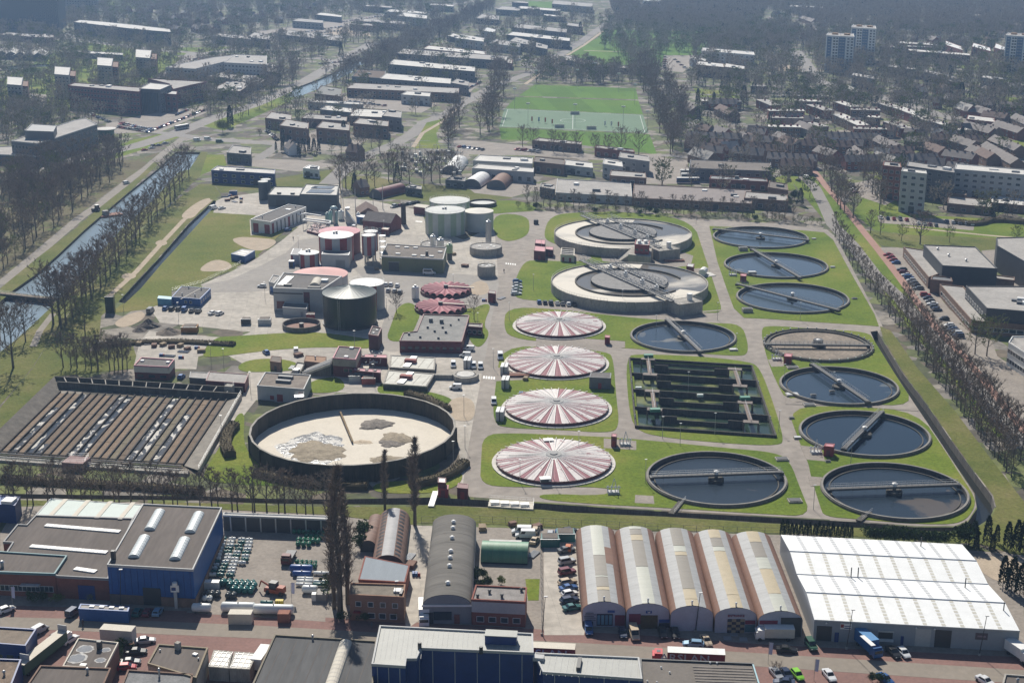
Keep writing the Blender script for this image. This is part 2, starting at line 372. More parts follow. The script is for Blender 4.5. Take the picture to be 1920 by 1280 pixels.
reg('bare_earth', M_sand, smooth([(212,608),(228,595),(262,582),(275,590),(262,604),(230,616)]), .09)
reg('ditch_water', M_ditch, [(401,376),(410,378),(362,431),(302,496),(264,541),(234,569),(222,566),(257,528),(302,480),(354,420)], -.9)
ribbon('towpath', M_gravel, [(100,588),(75,620),(62,650)], 2.6, .09)
reg('bank_grass', M_rough, [(160,660),(250,650),(262,690),(115,705),(60,770),(0,840),(0,800),(60,750),(120,690)], .12)
# --- plant area
reg('plant_yard', M_conc, [(280,577),(322,565),(395,548),(376,534),(428,512),(482,484),(527,452),(560,425),(520,430),(470,442),(468,412),(540,380),(600,385),(640,372),(690,375),(790,395),(800,425),(870,450),(925,425),(960,400),(1015,404),(1015,440),(992,462),(978,482),(962,515),(955,560),(940,640),(928,715),(916,785),(902,868),(897,912),(868,908),(850,905),(862,860),(850,760),(760,740),(600,735),(480,750),(440,800),(380,870),(350,870),(440,740),(470,690),(420,662),(400,662),(372,668),(368,692),(250,690),(262,640),(280,620),(440,635),(455,628),(470,622),(300,605)], .03)
reg('plant_yard', M_conc, [(405,377),(420,370),(480,362),(640,345),(640,372),(540,380),(470,412),(480,404),(400,399)], .03)
reg('yard_asphalt', M_apron, [(376,534),(430,525),(485,500),(535,475),(560,450),(640,440),(640,500),(600,505),(520,520),(510,545),(450,548),(395,548)], .035)
reg('yard_asphalt', M_apron, [(660,500),(950,520),(945,560),(918,640),(905,700),(880,700),(860,660),(840,660),(790,650),(740,660),(700,655),(720,600),(735,560),(690,530)], .035)
reg('plant_road', M_road, [(925,400),(960,395),(1085,396),(1300,410),(1440,418),(1550,430),(1568,445),(1655,612),(1640,640),(1720,762),(1826,925),(1831,950),(1815,976),(1790,986),(1715,986),(1602,976),(1440,967),(1185,953),(1015,941),(868,930),(868,908),(940,600)], .035)
reg('main_road', M_road, [(998,402),(1018,402),(1016,432),(1012,446),(992,460),(980,480),(965,510),(960,530),(955,560),(945,600),(937,640),(927,715),(917,780),(902,865),(897,912),(868,908),(878,840),(886,795),(901,715),(914,650),(922,595),(935,535),(951,480),(976,457),(994,438)], .04)
# grass of the plant, east of the main road
def lawn(px, z=.12, k=2): reg('plant_lawn', M_lawn, smooth(px, k), z)
reg('plant_lawn', M_lawn, [(1330,424),(1500,432),(1545,436),(1562,450),(1600,520),(1640,590),(1648,612),(1620,610),(1440,598),(1395,596),(1376,578),(1362,540),(1345,490)], .12)
lawn([(1032,404),(1085,398),(1200,398),(1300,415),(1318,470),(1348,560),(1354,584),(1335,588),(1180,578),(1060,566),(965,562),(962,540),(972,510),(985,490),(1005,488),(1090,492),(1120,480),(1030,456),(1018,440)])
lawn([(950,577),(1030,578),(1200,598),(1340,606),(1390,608),(1402,640),(1402,664),(1385,668),(1300,662),(1160,652),(1050,644),(955,634),(944,610)])
lawn([(940,650),(1050,650),(1140,660),(1150,672),(1155,740),(1162,802),(1140,812),(1050,806),(960,803),(922,795),(930,715)])
lawn([(1173,668),(1200,664),(1310,668),(1405,678),(1425,690),(1448,750),(1470,822),(1462,836),(1370,832),(1240,820),(1190,806),(1178,760)])
lawn([(905,815),(960,812),(1060,816),(1150,820),(1240,828),(1360,840),(1455,848),(1482,866),(1500,915),(1522,968),(1440,964),(1250,952),(1100,944),(1012,936),(1012,925),(1140,930),(1150,912),(960,914),(900,908),(902,865)])
lawn([(1425,618),(1440,610),(1530,617),(1628,622),(1640,640),(1680,705),(1718,762),(1600,756),(1475,750),(1460,725),(1440,680)])
lawn([(1475,762),(1600,762),(1722,772),(1772,845),(1800,890),(1827,930),(1828,950),(1812,974),(1785,983),(1715,982),(1605,973),(1545,968),(1538,950),(1520,892),(1516,868),(1500,832)])
lawn([(925,400),(990,404),(994,430),(985,445),(950,455),(925,440)])
lawn([(870,385),(965,372),(1020,395),(960,398),(925,402),(900,395)])
ribbon('path', M_road, [(1472,756),(1560,758),(1640,763),(1722,769)], 2.2, .14)
ribbon('path', M_road, [(1130,587),(1250,590),(1352,582)], 1.5, .14)
reg('paving', M_pave, [(1005,655),(1005,628),(1172,640),(1172,652),(1120,655)], .05)
reg('paving', M_pave, [(985,470),(1035,462),(1090,470),(1090,490),(1000,488)], .05)
reg('paving', M_pave, [(1132,822),(1193,827),(1193,844),(1132,840)], .14)
reg('paving', M_pave, [(1191,928),(1225,930),(1227,945),(1190,943)], .14)
reg('paving', M_pave, [(1500,835),(1540,840),(1547,865),(1512,862)], .14)
reg('paving', M_pave, [(1515,893),(1541,895),(1545,910),(1520,912)], .14)
reg('paving', M_pave, [(1472,748),(1512,745),(1512,752),(1474,756)], .14)
reg('paving', M_pave, [(1440,675),(1468,670),(1470,687),(1446,688)], .14)
reg('paving', M_pave, [(1290,505),(1330,502),(1330,520),(1300,522)], .14)
reg('paving', M_pave, [(1120,465),(1270,470),(1300,480),(1295,498),(1240,505),(1130,490)], .14)
reg('paving', M_pave, [(930,690),(975,688),(990,712),(928,715)], .14)
for a in CLAR: pit('tank_floor', M_bank, *a[:3], -1.0)
reg('basin_floor', M_bank, [(1186,677),(1411,691),(1455,822),(1198,804)], -3.2)
# grass islands west of the main road
lawn([(400,632),(450,630),(520,625),(600,622),(720,640),(700,655),(620,650),(520,655),(440,665),(400,670),(375,668)])
lawn([(735,605),(745,575),(770,565),(790,585),(780,610),(765,640),(722,640)])
lawn([(880,580),(925,565),(905,610),(920,625),(900,655),(880,640),(875,610)])
lawn([(780,585),(860,582),(900,575),(895,590),(800,592)])
lawn([(445,685),(470,674),(520,672),(560,680),(560,695),(480,698),(450,696)])
lawn([(585,712),(640,705),(650,735),(560,738)])
lawn([(700,738),(720,712),(760,725),(850,745),(842,760),(770,748)])
lawn([(390,872),(430,810),(445,775),(460,775),(455,830),(480,870),(560,905),(520,912),(400,905),(380,895)])
lawn([(700,905),(780,900),(868,880),(865,908),(820,925),(700,925)])
reg('bare_sand', M_sand, smooth([(835,765),(850,745),(880,745),(892,760),(888,788),(865,790),(845,785)]), .1)
reg('bare_sand', M_sand, smooth([(895,525),(915,530),(918,550),(895,555),(870,545)]), .06)
# --- ring ditch
reg('ditch_water', M_ditch, [(0,925),(200,928),(380,930),(480,934),(620,936),(810,932),(1015,943),(1185,955),(1300,962),(1440,969),(1602,978),(1715,988),(1790,988),(1815,978),(1832,953),(1828,925),(1772,842),(1717,760),(1680,704),(1641,642),(1632,622),(1645,620),(1656,640),(1691,698),(1741,763),(1786,829),(1828,887),(1860,930),(1865,950),(1855,972),(1835,985),(1777,997),(1690,993),(1590,988),(1440,980),(1250,968),(1060,960),(1015,955),(810,946),(620,945),(480,943),(380,938),(200,936),(0,934)], -2.6)
reg('ditch_verge', M_rough, [(780,948),(810,947),(1015,956),(1060,961),(1250,969),(1440,981),(1590,989),(1690,994),(1777,998),(1840,986),(1858,974),(1868,950),(1862,928),(1828,884),(1786,826),(1741,760),(1691,694),(1656,634),(1650,612),(1670,620),(1720,690),(1790,770),(1850,850),(1920,940),(1920,1045),(1840,1020),(1600,1005),(1460,1000),(1080,990),(900,982),(780,980)], .08)
reg('ditch_verge', M_rough, [(0,938),(200,940),(380,943),(480,946),(620,950),(780,950),(780,985),(620,975),(420,965),(60,945),(0,950)], .08)
# --- avenue on the right
ribbon('verge', M_lawn, [(1500,330),(1535,370),(1575,415),(1625,465),(1690,545),(1750,625),(1810,690),(1870,765),(1920,822)], 15, .06)
ribbon('road', M_asph, [(1470,312),(1505,330),(1528,352),(1545,385),(1562,422),(1597,458),(1640,515),(1690,562),(1715,592),(1745,628),(1780,668),(1815,705),(1848,750),(1884,796),(1925,840)], 6.5, .09)
ribbon('cycle_path', M_redp, [(1518,312),(1532,327),(1552,354),(1582,388),(1617,432),(1648,470),(1682,514),(1716,560),(1752,610),(1785,645),(1816,676),(1850,718),(1886,762),(1925,812)], 3.6, .1)
reg('car_park', M_pave, [(1650,464),(1692,466),(1740,530),(1780,580),(1822,612),(1860,640),(1870,668),(1920,700),(1920,795),(1888,758),(1855,716),(1822,676),(1790,642),(1756,606),(1720,556),(1686,510)], .07)
reg('car_park', M_pave, [(1840,470),(1870,468),(1920,500),(1920,560),(1890,520),(1850,490)], .07)
# --- foreground
reg('street_paving', M_pave, [(0,1000),(30,950),(250,940),(420,955),(620,965),(790,985),(1075,992),(1460,1002),(1500,1000),(1920,1040),(1920,1300),(0,1300)], .0)
reg('bare_sand', M_sand, smooth([(1820,1045),(1920,1040),(1920,1085),(1880,1095),(1835,1070)]), .05)
reg('street_brick', M_brick, [(0,1134),(240,1141),(480,1150),(720,1163),(960,1176),(1200,1190),(1440,1208),(1925,1232),(1925,1300),(0,1300)], .03)
reg('carriageway', M_carri, [(0,1156),(240,1162),(480,1172),(720,1186),(960,1198),(1200,1211),(1440,1225),(1925,1256),(1925,1282),(1440,1250),(1200,1235),(1100,1230),(960,1222),(720,1208),(480,1196),(240,1186),(0,1177)], .05)
reg('yard_concrete', M_conc, [(1045,1000),(1085,990),(1100,1160),(1095,1190),(1020,1190),(1020,1010)], .04)
reg('yard_concrete', M_conc, [(765,985),(812,985),(790,1160),(760,1180)], .03)
reg('lawn', M_lawn, [(985,1085),(1012,1085),(1010,1125),(990,1125)], .05)
reg('yard', M_pave, [(408,985),(618,990),(612,1070),(610,1165),(350,1148)], .04)
def make_ground():
 verts, faces = [], []
 for name, m, P, z in REG:
  A = sum(P[i][0]*P[i-len(P)+1][1] - P[i-len(P)+1][0]*P[i][1] for i in range(len(P)))
  if A < 0: P = P[::-1]
  i = len(verts); verts += [Vector((p[0], p[1])) for p in P]; faces.append(list(range(i, i + len(P))))
 v, e, f, ov, oe, of = delaunay_2d_cdt(verts, [], faces, 0, 1e-3, True)
 own = [max(o) if o else -1 for o in of]
 tris = {}
 for t, r in zip(f, own):
  if r >= 0: tris.setdefault(r, []).append(t)
 em = {}
 for t, r in zip(f, own):
  for a, b in zip(t, t[1:] + t[:1]): em[(a, b)] = r
 walls = {}
 for (a, b), r in em.items():
  r2 = em.get((b, a), -1)
  if r < 0 or r2 < 0 or r == r2: continue
  za, zb = REG[r][3], REG[r2][3]
  if za > zb + 1e-4:
   walls.setdefault((r2 if zb < -.5 else r), []).append((a, b, za, zb))
 for r, T in tris.items():
  name, m, P, z = REG[r]
  ids = sorted({i for t in T for i in t}); ix = {i: k for k, i in enumerate(ids)}
  mb = MB(); mb.v = [(v[i].x, v[i].y, z) for i in ids]; mb.f = [tuple(ix[i] for i in t) for t in T]; mb.m = [0] * len(T)
  W = walls.get(r, []) if z >= -.5 else []
  for a, b, za, zb in W:
   mb.add([(v[a].x, v[a].y, za), (v[a].x, v[a].y, zb), (v[b].x, v[b].y, zb), (v[b].x, v[b].y, za)], [(0, 1, 2, 3)])
  o = mb.build(name, m); tag(o, None, None, kind='structure')
  if z < -.5 and walls.get(r):
   wb = MB()
   for a, b, za, zb in walls[r]:
    wb.add([(v[a].x, v[a].y, za), (v[a].x, v[a].y, zb - .4), (v[b].x, v[b].y, zb - .4), (v[b].x, v[b].y, za)], [(0, 1, 2, 3)])
   o = wb.build('ditch_bank' if z < -2 else 'canal_bank', M_quay if z < -2 else M_bank); tag(o, None, None, kind='structure')
make_ground()
# ================================================================= builders
M_glass = glassmat('window_glass'); M_white = flat('white_paint', (.78, .77, .74), .5); M_dark = flat('dark_metal', (.045, .047, .05), .5)
M_steel = flat('galvanised_steel', (.42, .43, .44), .45, .6); M_alu = flat('aluminium', (.6, .61, .62), .4, .5)
M_bitumen = mat('bitumen_roof', (.135, .125, .118), .9, var=.2, scale=.1)
M_roofg = mat('grey_roof', (.36, .34, .315), .9, var=.18, scale=.1)
M_roofl = mat('pale_roof', (.58, .56, .52), .85, var=.14, scale=.12)
M_roofb = mat('brown_roof', (.165, .14, .12), .9, var=.2, scale=.08)
M_tile = mat('roof_tiles', (.14, .09, .072), .85, var=.25, scale=.3)
M_tiled = mat('dark_roof_tiles', (.16, .137, .128), .8, var=.25, scale=.3)
M_brickr = mat('red_brick', (.24, .085, .062), .9, var=.2, scale=.5)
M_brickb = mat('brown_brick', (.21, .135, .1), .9, var=.2, scale=.5)
M_brickp = mat('purple_brick', (.19, .065, .068), .9, var=.2, scale=.5)
M_grey = mat('grey_panel', (.26, .26, .26), .7, var=.1, scale=.3)
M_lgrey = mat('light_grey_panel', (.45, .45, .44), .7, var=.08, scale=.3)
M_dgrey = mat('dark_grey_panel', (.12, .128, .14), .6, var=.12, scale=.3)
M_blue = mat('blue_panel', (.01, .085, .29), .5, var=.12, scale=.4)
M_red = mat('red_panel', (.26, .025, .03), .55, var=.12, scale=.4)
M_maroon = mat('maroon_panel', (.13, .022, .03), .6, var=.15, scale=.4)
M_pink = mat('faded_pink', (.5, .22, .25), .7, var=.12, scale=.3)
M_cream = mat('cream_panel', (.6, .55, .46), .75, var=.08, scale=.3)
M_conc2 = mat('weathered_concrete', (.36, .335, .295), .95, var=.25, scale=.35, streak=(1, 1, .25))
M_dconc = mat('dark_concrete', (.1, .092, .078), .95, var=.35, scale=.3, streak=(1, 1, .2))
_WM = {}
def window_mesh(w, h, frame, glass, cols=1):
 k = (round(w, 2), round(h, 2), frame.name, glass.name, cols)
 if k in _WM: return _WM[k]
 mb = MB(); t = min(.09, w * .12); y = -.05
 mb.mi(0)
 mb.box(-w/2, y, 0, -w/2 + t, .02, h).box(w/2 - t, y, 0, w/2, .02, h).box(-w/2 + t, y, 0, w/2 - t, .02, t).box(-w/2 + t, y, h - t, w/2 - t, .02, h)
 for i in range(1, cols):
  x = -w/2 + w * i / cols; mb.box(x - t/2, y, t, x + t/2, .02, h - t)
 mb.mi(1).add([(-w/2 + t, -.015, t), (w/2 - t, -.015, t), (w/2 - t, -.015, h - t), (-w/2 + t, -.015, h - t)], [(0, 1, 2, 3)])
 me = mb.mesh('window', [frame, glass]); _WM[k] = me; return me
def panel_mesh(w, h, m, d=.06):
 k = ('p', round(w, 2), round(h, 2), m.name, d)
 if k in _WM: return _WM[k]
 me = MB().box(-w/2, -d, 0, w/2, .02, h).mesh('panel', m); _WM[k] = me; return me
def poly_offset(P, d):
 """inset polygon (xy vectors, ccw) by d"""
 n = len(P); Q = []
 for i in range(n):
  a, b, c = P[i-1], P[i], P[(i+1) % n]
  e1 = (b - a).normalized(); e2 = (c - b).normalized()
  n1 = Vector((-e1.y, e1.x)); n2 = Vector((-e2.y, e2.x))
  k = n1 + n2; k = k / max(.3, k.length_squared / 2) if k.length > 1e-4 else n1
  Q.append(b + k * d)
 return Q
class Bld:
 """flat-roofed building traced by its roof outline; edge i runs from corner i to corner i+1 as given"""
 def __init__(s, name, label, cat, px, h, wall, roof, z0=0.0, par=.35, parw=.3, trim=None, group=None, zpx=None, roofname='roof', T=None):
  s.h = h; s.z0 = z0
  s.P = [G(x, y, h if zpx is None else zpx).xy for x, y in px]
  n = len(s.P)
  A = sum(s.P[i].x*s.P[(i+1) % n].y - s.P[(i+1) % n].x*s.P[i].y for i in range(n))
  s.sg = 1 if A > 0 else -1
  Q = s.P if s.sg > 0 else s.P[::-1]
  c = sum(s.P, Vector((0, 0))) / n
  s.T = T or Thing(name, label, cat, (c.x, c.y, z0), group)
  s.c = c
  s.wall = s.T.part('wall', MB().prism(Q, z0, h - .02, caps=False), wall)
  mb = MB(); zr = h - .02 if par < 0.05 else h
  mb.add([(p.x, p.y, zr) for p in Q], [tuple(range(n))]); s.roof = s.T.part(roofname, mb, roof)
  if par >= .05:
   I = poly_offset(Q, parw); O = poly_offset(Q, -.06); mb = MB()
   for i in range(n):
    j = (i + 1) % n
    vs = [(*O[i], h - .25), (*O[j], h - .25), (*O[j], h + par), (*O[i], h + par), (*I[i], h + par), (*I[j], h + par), (*I[j], h + .002), (*I[i], h + .002)]
    mb.add(vs, [(0, 1, 2, 3), (3, 2, 5, 4), (4, 5, 6, 7)])
   s.T.part('roof_edge', mb, trim or wall)
 def edge(s, i):
  a, b = s.P[i], s.P[(i+1) % len(s.P)]
  if s.sg < 0: a, b = b, a
  d = b - a; return a, d.normalized(), d.length     # left to right seen from outside
 def put(s, name, i, me, u, z, off=.03, parent=None):
  a, d, L = s.edge(i); n = Vector((d.y, -d.x))
  p = a + d * u + n * off
  return s.T.inst(name, me, (p.x, p.y, z), atan2(d.y, d.x), parent)
 def win(s, i, n, rows, w=1.4, h=1.5, u0=0, u1=1, frame=None, glass=None, cols=1, name='window'):
  a, d, L = s.edge(i); me = window_mesh(w, h, frame or M_white, glass or M_glass, cols)
  for z in rows:
   for k in range(n):
    s.put(name, i, me, L * (u0 + (u1 - u0) * (k + .5) / n), s.z0 + z)
  return s
 def panel(s, name, i, u, w, z, h, m, d=.06, frac=True):
  a, dd, L = s.edge(i)
  s.put(name, i, panel_mesh(w, h, m, d), L * u if frac else u, s.z0 + z); return s
 def pt(s, fu, fv):
  """point on the roof: fractions along edge 0 and along edge 3 reversed (quads)"""
  A, B, C, E = s.P[:4]; return (A*(1-fu) + B*fu)*(1-fv) + (E*(1-fu) + C*fu)*fv
 def bump(s, name, fu, fv, sx, sy, hh, m, top=None, zo=0):
  """box on the roof aligned with edge 0"""
  c = s.pt(fu, fv); d = (s.P[1] - s.P[0]).normalized()
  mb = MB().obox(c, d, sx/2, sy/2, s.h + .005 + zo, s.h + zo + hh); s.T.part(name, mb, m, s.roof); return s
 def vent(s, fu, fv, r=.25, hh=.9, m=None):
  c = s.pt(fu, fv); s.T.part('roof_vent', MB().cyl(c, r, s.h, s.h + hh, 8).cyl(c, r*1.6, s.h + hh, s.h + hh*1.3, 8, r*.6), m or M_steel, s.roof); return s
 def vents(s, pts, **k):
  for p in pts: s.vent(*p, **k)
  return s
 def lights(s, pts, sx=1.3, sy=1.3, hh=.35, m=None):
  for p in pts: s.bump('skylight', p[0], p[1], sx, sy, hh, m or M_white)
  return s
 def vault(s, name, fu, fv, ln, w, hh, m, along=1, ribs=0, rm=None):
  """barrel rooflight; along=1: length runs along edge 3 (A->E), 0: along edge 0"""
  c = s.pt(fu, fv); d = ((s.P[3] - s.P[0]) if along else (s.P[1] - s.P[0])).normalized(); n = Vector((-d.y, d.x))
  mb = MB(); K = 8; vs = []
  for e in (-1, 1):
   for k in range(K + 1):
    a = pi * k / K; p = c + d * e * ln/2 + n * cos(a) * w/2; vs.append((p.x, p.y, s.h + .02 + sin(a) * hh))
  mb.add(vs, [(k, k+1, K+2+k, K+1+k) for k in range(K)] + [tuple(range(K, -1, -1)), tuple(range(K+1, 2*K+2))])
  o = s.T.part(name, mb, m, smooth=False)
  for j in range(ribs):
   t = (j + .5) / ribs * 2 - 1; q = c + d * t * ln/2; rb = MB(); vs = []
   for e in (-.06, .06):
    for k in range(K + 1):
     a = pi * k / K; p = q + d * e + n * cos(a) * (w/2 + .02); vs.append((p.x, p.y, s.h + .03 + sin(a) * (hh + .03)))
   rb.add(vs, [(k, k+1, K+2+k, K+1+k) for k in range(K)]); s.T.part('glazing_bar', rb, rm or M_steel, o)
  return s
def gable(name, label, cat, ridge_px, zr, ze, width, wall, roof, group=None, chim=0, wins=0, over=.25, z0=0, rows=1, flip=False, bands=None):
 """pitched-roof house or terrace traced by its ridge line"""
 A = G(*ridge_px[0], zr).xy; B = G(*ridge_px[1], zr).xy; d = (B - A).normalized(); n = Vector((-d.y, d.x)); L = (B - A).length
 c = (A + B) / 2; T = Thing(name, label, cat, (c.x, c.y, z0), group); w = width / 2
 def p3(u, v, z): q = A + d*u + n*v; return (q.x, q.y, z)
 mb = MB(); mb.add([p3(0, -w, z0), p3(L, -w, z0), p3(L, w, z0), p3(0, w, z0), p3(0, -w, ze), p3(L, -w, ze), p3(L, w, ze), p3(0, w, ze), p3(0, 0, zr-.05), p3(L, 0, zr-.05)],
  [(0, 1, 5, 4), (2, 3, 7, 6), (1, 2, 6, 9, 5), (3, 0, 4, 8, 7)])
 T.part('wall', mb, wall)
 sl = (zr - ze) / w; e = over; t = .15
 for sg in (-1, 1):
  rb = MB(); lo = ze - sl * e
  vs = [p3(-e, 0, zr), p3(L+e, 0, zr), p3(L+e, sg*(w+e), lo), p3(-e, sg*(w+e), lo)]
  vs += [(x, y, z + t) for x, y, z in vs]
  rb.add(vs, [(0, 1, 2, 3), (4, 5, 6, 7), (0, 1, 5, 4), (1, 2, 6, 5), (2, 3, 7, 6), (3, 0, 4, 7)])
  ro = T.part('roof', rb, roof)
 for k in range(chim):
  u = L * (k + .5) / chim; q = A + d*u; T.part('chimney', MB().obox(q, d, .45, .35, zr - .6, zr + .9), M_brickb, ro)
 if wins:
  me = window_mesh(1.6, 1.3, M_white, M_glass, 2)
  for sg in ((-1, 1)):
   nn = n * sg
   ang = atan2(d.y, d.x) if sg < 0 else atan2(-d.y, -d.x)
   if nn.y > .3: continue
   for k in range(wins):
    for rr in range(rows):
     q = A + d*(L*(k+.5)/wins) + nn*(w+.03); T.inst('window', me, (q.x, q.y, z0 + .9 + rr*2.7), ang)
 return T
def barrel(name, label, cat, c0, c1, width, rise, base, mats, group=None, seg=14, endm=None, panels=0, z0=0, wallm=None, skip_front=False):
 """arched hall: c0,c1 = xy ends of its axis; mats: list of (a0, a1, material, name) strips by angle"""
 A = Vector(c0[:2]); B = Vector(c1[:2]); d = (B - A).normalized(); n = Vector((-d.y, d.x)); L = (B - A).length
 T = Thing(name, label, cat, ((A.x+B.x)/2, (A.y+B.y)/2, z0), group); w = width / 2
 def p3(u, a, k=1.0): q = A + d*u + n*cos(a)*w*k; return (q.x, q.y, z0 + base + sin(a)*rise*k)
 for a0, a1, m, nm, u0, u1, off in mats:
  K = max(2, int(seg * (a1 - a0) / pi)); mb = MB(); vs = []
  for u in (u0 * L, u1 * L):
   for k in range(K + 1): vs.append(p3(u, a0 + (a1 - a0) * k / K, 1 + off / w))
  mb.add(vs, [(k, k+1, K+2+k, K+1+k) for k in range(K)]); T.part(nm, mb, m, smooth=True)
 for u, e in ((0, -1), (L, 1)):
  mb = MB(); vs = [p3(u, pi*k/seg, .985) for k in range(seg + 1)]
  if base > 0: q = A + d*u; vs = [(*(q + n*w*.985), z0)] + vs + [(*(q - n*w*.985), z0)]
  mb.add(vs, [tuple(range(len(vs)))]); T.part('end_wall', mb, endm or M_lgrey)
 if base > 0:
  for sg in (-1, 1):
   mb = MB(); p = A + n*w*sg; q = B + n*w*sg; mb.add([(*p, z0), (*q, z0), (*q, z0 + base), (*p, z0 + base)], [(0, 1, 2, 3)]); T.part('side_wall', mb, wallm or endm or M_lgrey)
 T.A, T.B, T.d, T.n, T.L, T.w = A, B, d, n, L, w
 return T
def railing(mb, pts, h=1.0, step=2.0, r=.035, rails=(1.0, .5)):
 for a, b in zip(pts, pts[1:]):
  a = Vector(a); b = Vector(b); L = (b - a).length; k = max(1, int(L / step))
  for i in range(k + 1):
   p = a.lerp(b, i / k); mb.tube(p, p + Vector((0, 0, h)), r, r, 4, False)
  for f in rails: mb.tube(a + Vector((0, 0, h*f)), b + Vector((0, 0, h*f)), r, r, 4, False)
 return mb
def circle_pts(c, r, z, n=48, a0=0, a1=2*pi): return [(c[0] + r*cos(a0 + (a1-a0)*i/n), c[1] + r*sin(a0 + (a1-a0)*i/n), z) for i in range(n + 1)]
# ================================================================= vehicles
CARCOL = {'white': (.75, .75, .74), 'silver': (.42, .43, .44), 'grey': (.14, .145, .15), 'black': (.018, .018, .02), 'blue': (.03, .1, .28), 'dark blue': (.015, .03, .075), 'light blue': (.2, .35, .5), 'red': (.35, .03, .035), 'dark red': (.16, .03, .045), 'green': (.03, .1, .06), 'lime green': (.25, .6, .04), 'beige': (.5, .4, .28), 'orange': (.5, .15, .05), 'yellow': (.6, .45, .05), 'teal': (.02, .12, .12)}
def carpaint(c): return flat('car_paint_' + c.replace(' ', '_'), CARCOL[c], .28, .15, .6)
M_tyre = flat('tyre_rubber', (.02, .02, .02), .8); M_cglass = glassmat('car_glass', (.015, .018, .022), .05); M_hl = flat('headlamp', (.7, .7, .68), .2)
KINDS = {  # length, half width, sill, bonnet z, roof z, x of: windscreen foot, roof front, roof rear, rear foot, bonnet front z, tail z
 'hatchback': (4.1, .86, .28, .92, 1.48, 1.05, .35, -1.45, -1.95, .72, .98), 'saloon': (4.6, .88, .26, .92, 1.43, 1.0, .25, -1.0, -1.65, .7, .98),
 'estate': (4.7, .88, .27, .93, 1.47, 1.05, .35, -1.75, -2.25, .72, 1.0), 'off-roader': (4.5, .92, .4, 1.05, 1.82, .95, .55, -1.95, -2.15, .95, 1.1),
 'van': (5.2, .98, .32, 1.15, 2.15, 1.75, 1.1, -2.5, -2.58, .85, 1.2), 'small van': (4.2, .88, .3, 1.0, 1.85, 1.3, .75, -1.98, -2.07, .8, 1.1), 'minibus': (5.6, 1.0, .34, 1.2, 2.5, 1.9, 1.25, -2.7, -2.77, .9, 1.2)}
_CP = {}
def car_meshes(kind):
 if kind in _CP: return _CP[kind]
 L, W, sill, zb, zr, xw, xf, xr, xb, zf, zt = KINDS[kind]; h = L/2
 mb = MB(); st = [(-h, sill + .15, zt - .12, W*.86), (-h + .12, sill, zt, W*.96), (-h*.45, sill, zb + .03, W), (xw*.6, sill, zb, W), (xw, sill, zb - .02, W), (h - .35, sill, zf + .04, W*.95), (h - .05, sill + .08, zf - .1, W*.84), (h, sill + .2, zf - .25, W*.72)]
 vs = []
 for x, a, b, w in st: vs += [(x, -w, a), (x, w, a), (x, w, b - .1), (x, w - .1, b), (x, -w + .1, b), (x, -w, b - .1)]
 fs = []
 for i in range(len(st) - 1):
  for k in range(6): fs.append((6*i + k, 6*i + (k+1) % 6, 6*i + 6 + (k+1) % 6, 6*i + 6 + k))
 fs += [tuple(range(5, -1, -1)), tuple(range(6*len(st) - 6, 6*len(st)))]
 mb.add(vs, fs)
 w0, w1 = W - .1, W - (.2 if kind not in ('van', 'minibus', 'small van') else .1); z0 = zb - .05
 c = [(xw, -w0, z0), (xw, w0, z0), (xb, w0, z0), (xb, -w0, z0), (xf, -w1, zr - .05), (xf, w1, zr - .05), (xr, w1, zr - .05), (xr, -w1, zr - .05)]
 mb.add(c, [(0, 4, 5, 1), (2, 6, 7, 3), (1, 5, 6, 2), (3, 7, 4, 0)])
 e = .08; mb.add([(xf, -w1, zr - .05), (xf, w1, zr - .05), (xr, w1, zr - .05), (xr, -w1, zr - .05), (xf - e, -w1 + e, zr), (xf - e, w1 - e, zr), (xr + e, w1 - e, zr), (xr + e, -w1 + e, zr)], [(4, 5, 6, 7), (0, 1, 5, 4), (1, 2, 6, 5), (2, 3, 7, 6), (3, 0, 4, 7)])
 body = mb.mesh('body', carpaint('white'), True)
 for p in body.polygons: p.use_smooth = False
 V = [Vector(q) for q in c]
 def pane(a, b, d2, e2, f0, f1, g0, g1, off, nm):
  P = lambda u, v: (a*(1-u) + b*u)*(1-v) + (e2*(1-u) + d2*u)*v
  q = [P(f0, g0), P(f1, g0), P(f1, g1), P(f0, g1)]; o = Vector(off); return MB().add([x + o for x in q], [(0, 1, 2, 3)]).mesh(nm, M_cglass)
 parts = [('windscreen', pane(V[0], V[1], V[5], V[4], .06, .94, .1, .92, (.02, 0, .015), 'windscreen')), ('rear_window', pane(V[2], V[3], V[7], V[6], .1, .9, .3, .9, (-.02, 0, .01), 'rear_window'))]
 f1 = .97 if kind not in ('van', 'small van') else .4
 parts += [('side_window', pane(V[1], V[2], V[6], V[5], .1, f1 - .05, .18, .88, (0, .015, 0), 'side_window')), ('side_window', pane(V[0], V[3], V[7], V[4], .1, f1 - .05, .18, .88, (0, -.015, 0), 'side_window'))]
 wm = MB().tube((0, -.1, 0), (0, .1, 0), .31, .31, 12).mesh('wheel', M_tyre)
 hl = MB().box(-.03, -.16, -.07, .03, .16, .07).mesh('headlight', M_hl)
 wh = [(x, s*(W - .06), .31) for x in (h - .85, -h + .8) for s in (-1, 1)]
 hs = [(h - .04, s*W*.62, zf - .17) for s in (-1, 1)]
 far = MB(); far.v = list(mb.v); far.f = list(mb.f); far.m = [0]*len(mb.f); far.mi(1)
 for nm, me in parts: far.add([v.co for v in me.vertices], [(0, 1, 2, 3)])
 fm = far.mesh('car', [carpaint('white'), M_cglass])
 _CP[kind] = (body, parts, wm, hl, wh, hs, fm); return _CP[kind]
def setmat(ob, m):
 ob.material_slots[0].link = 'OBJECT'; ob.material_slots[0].material = m
_proto = {}
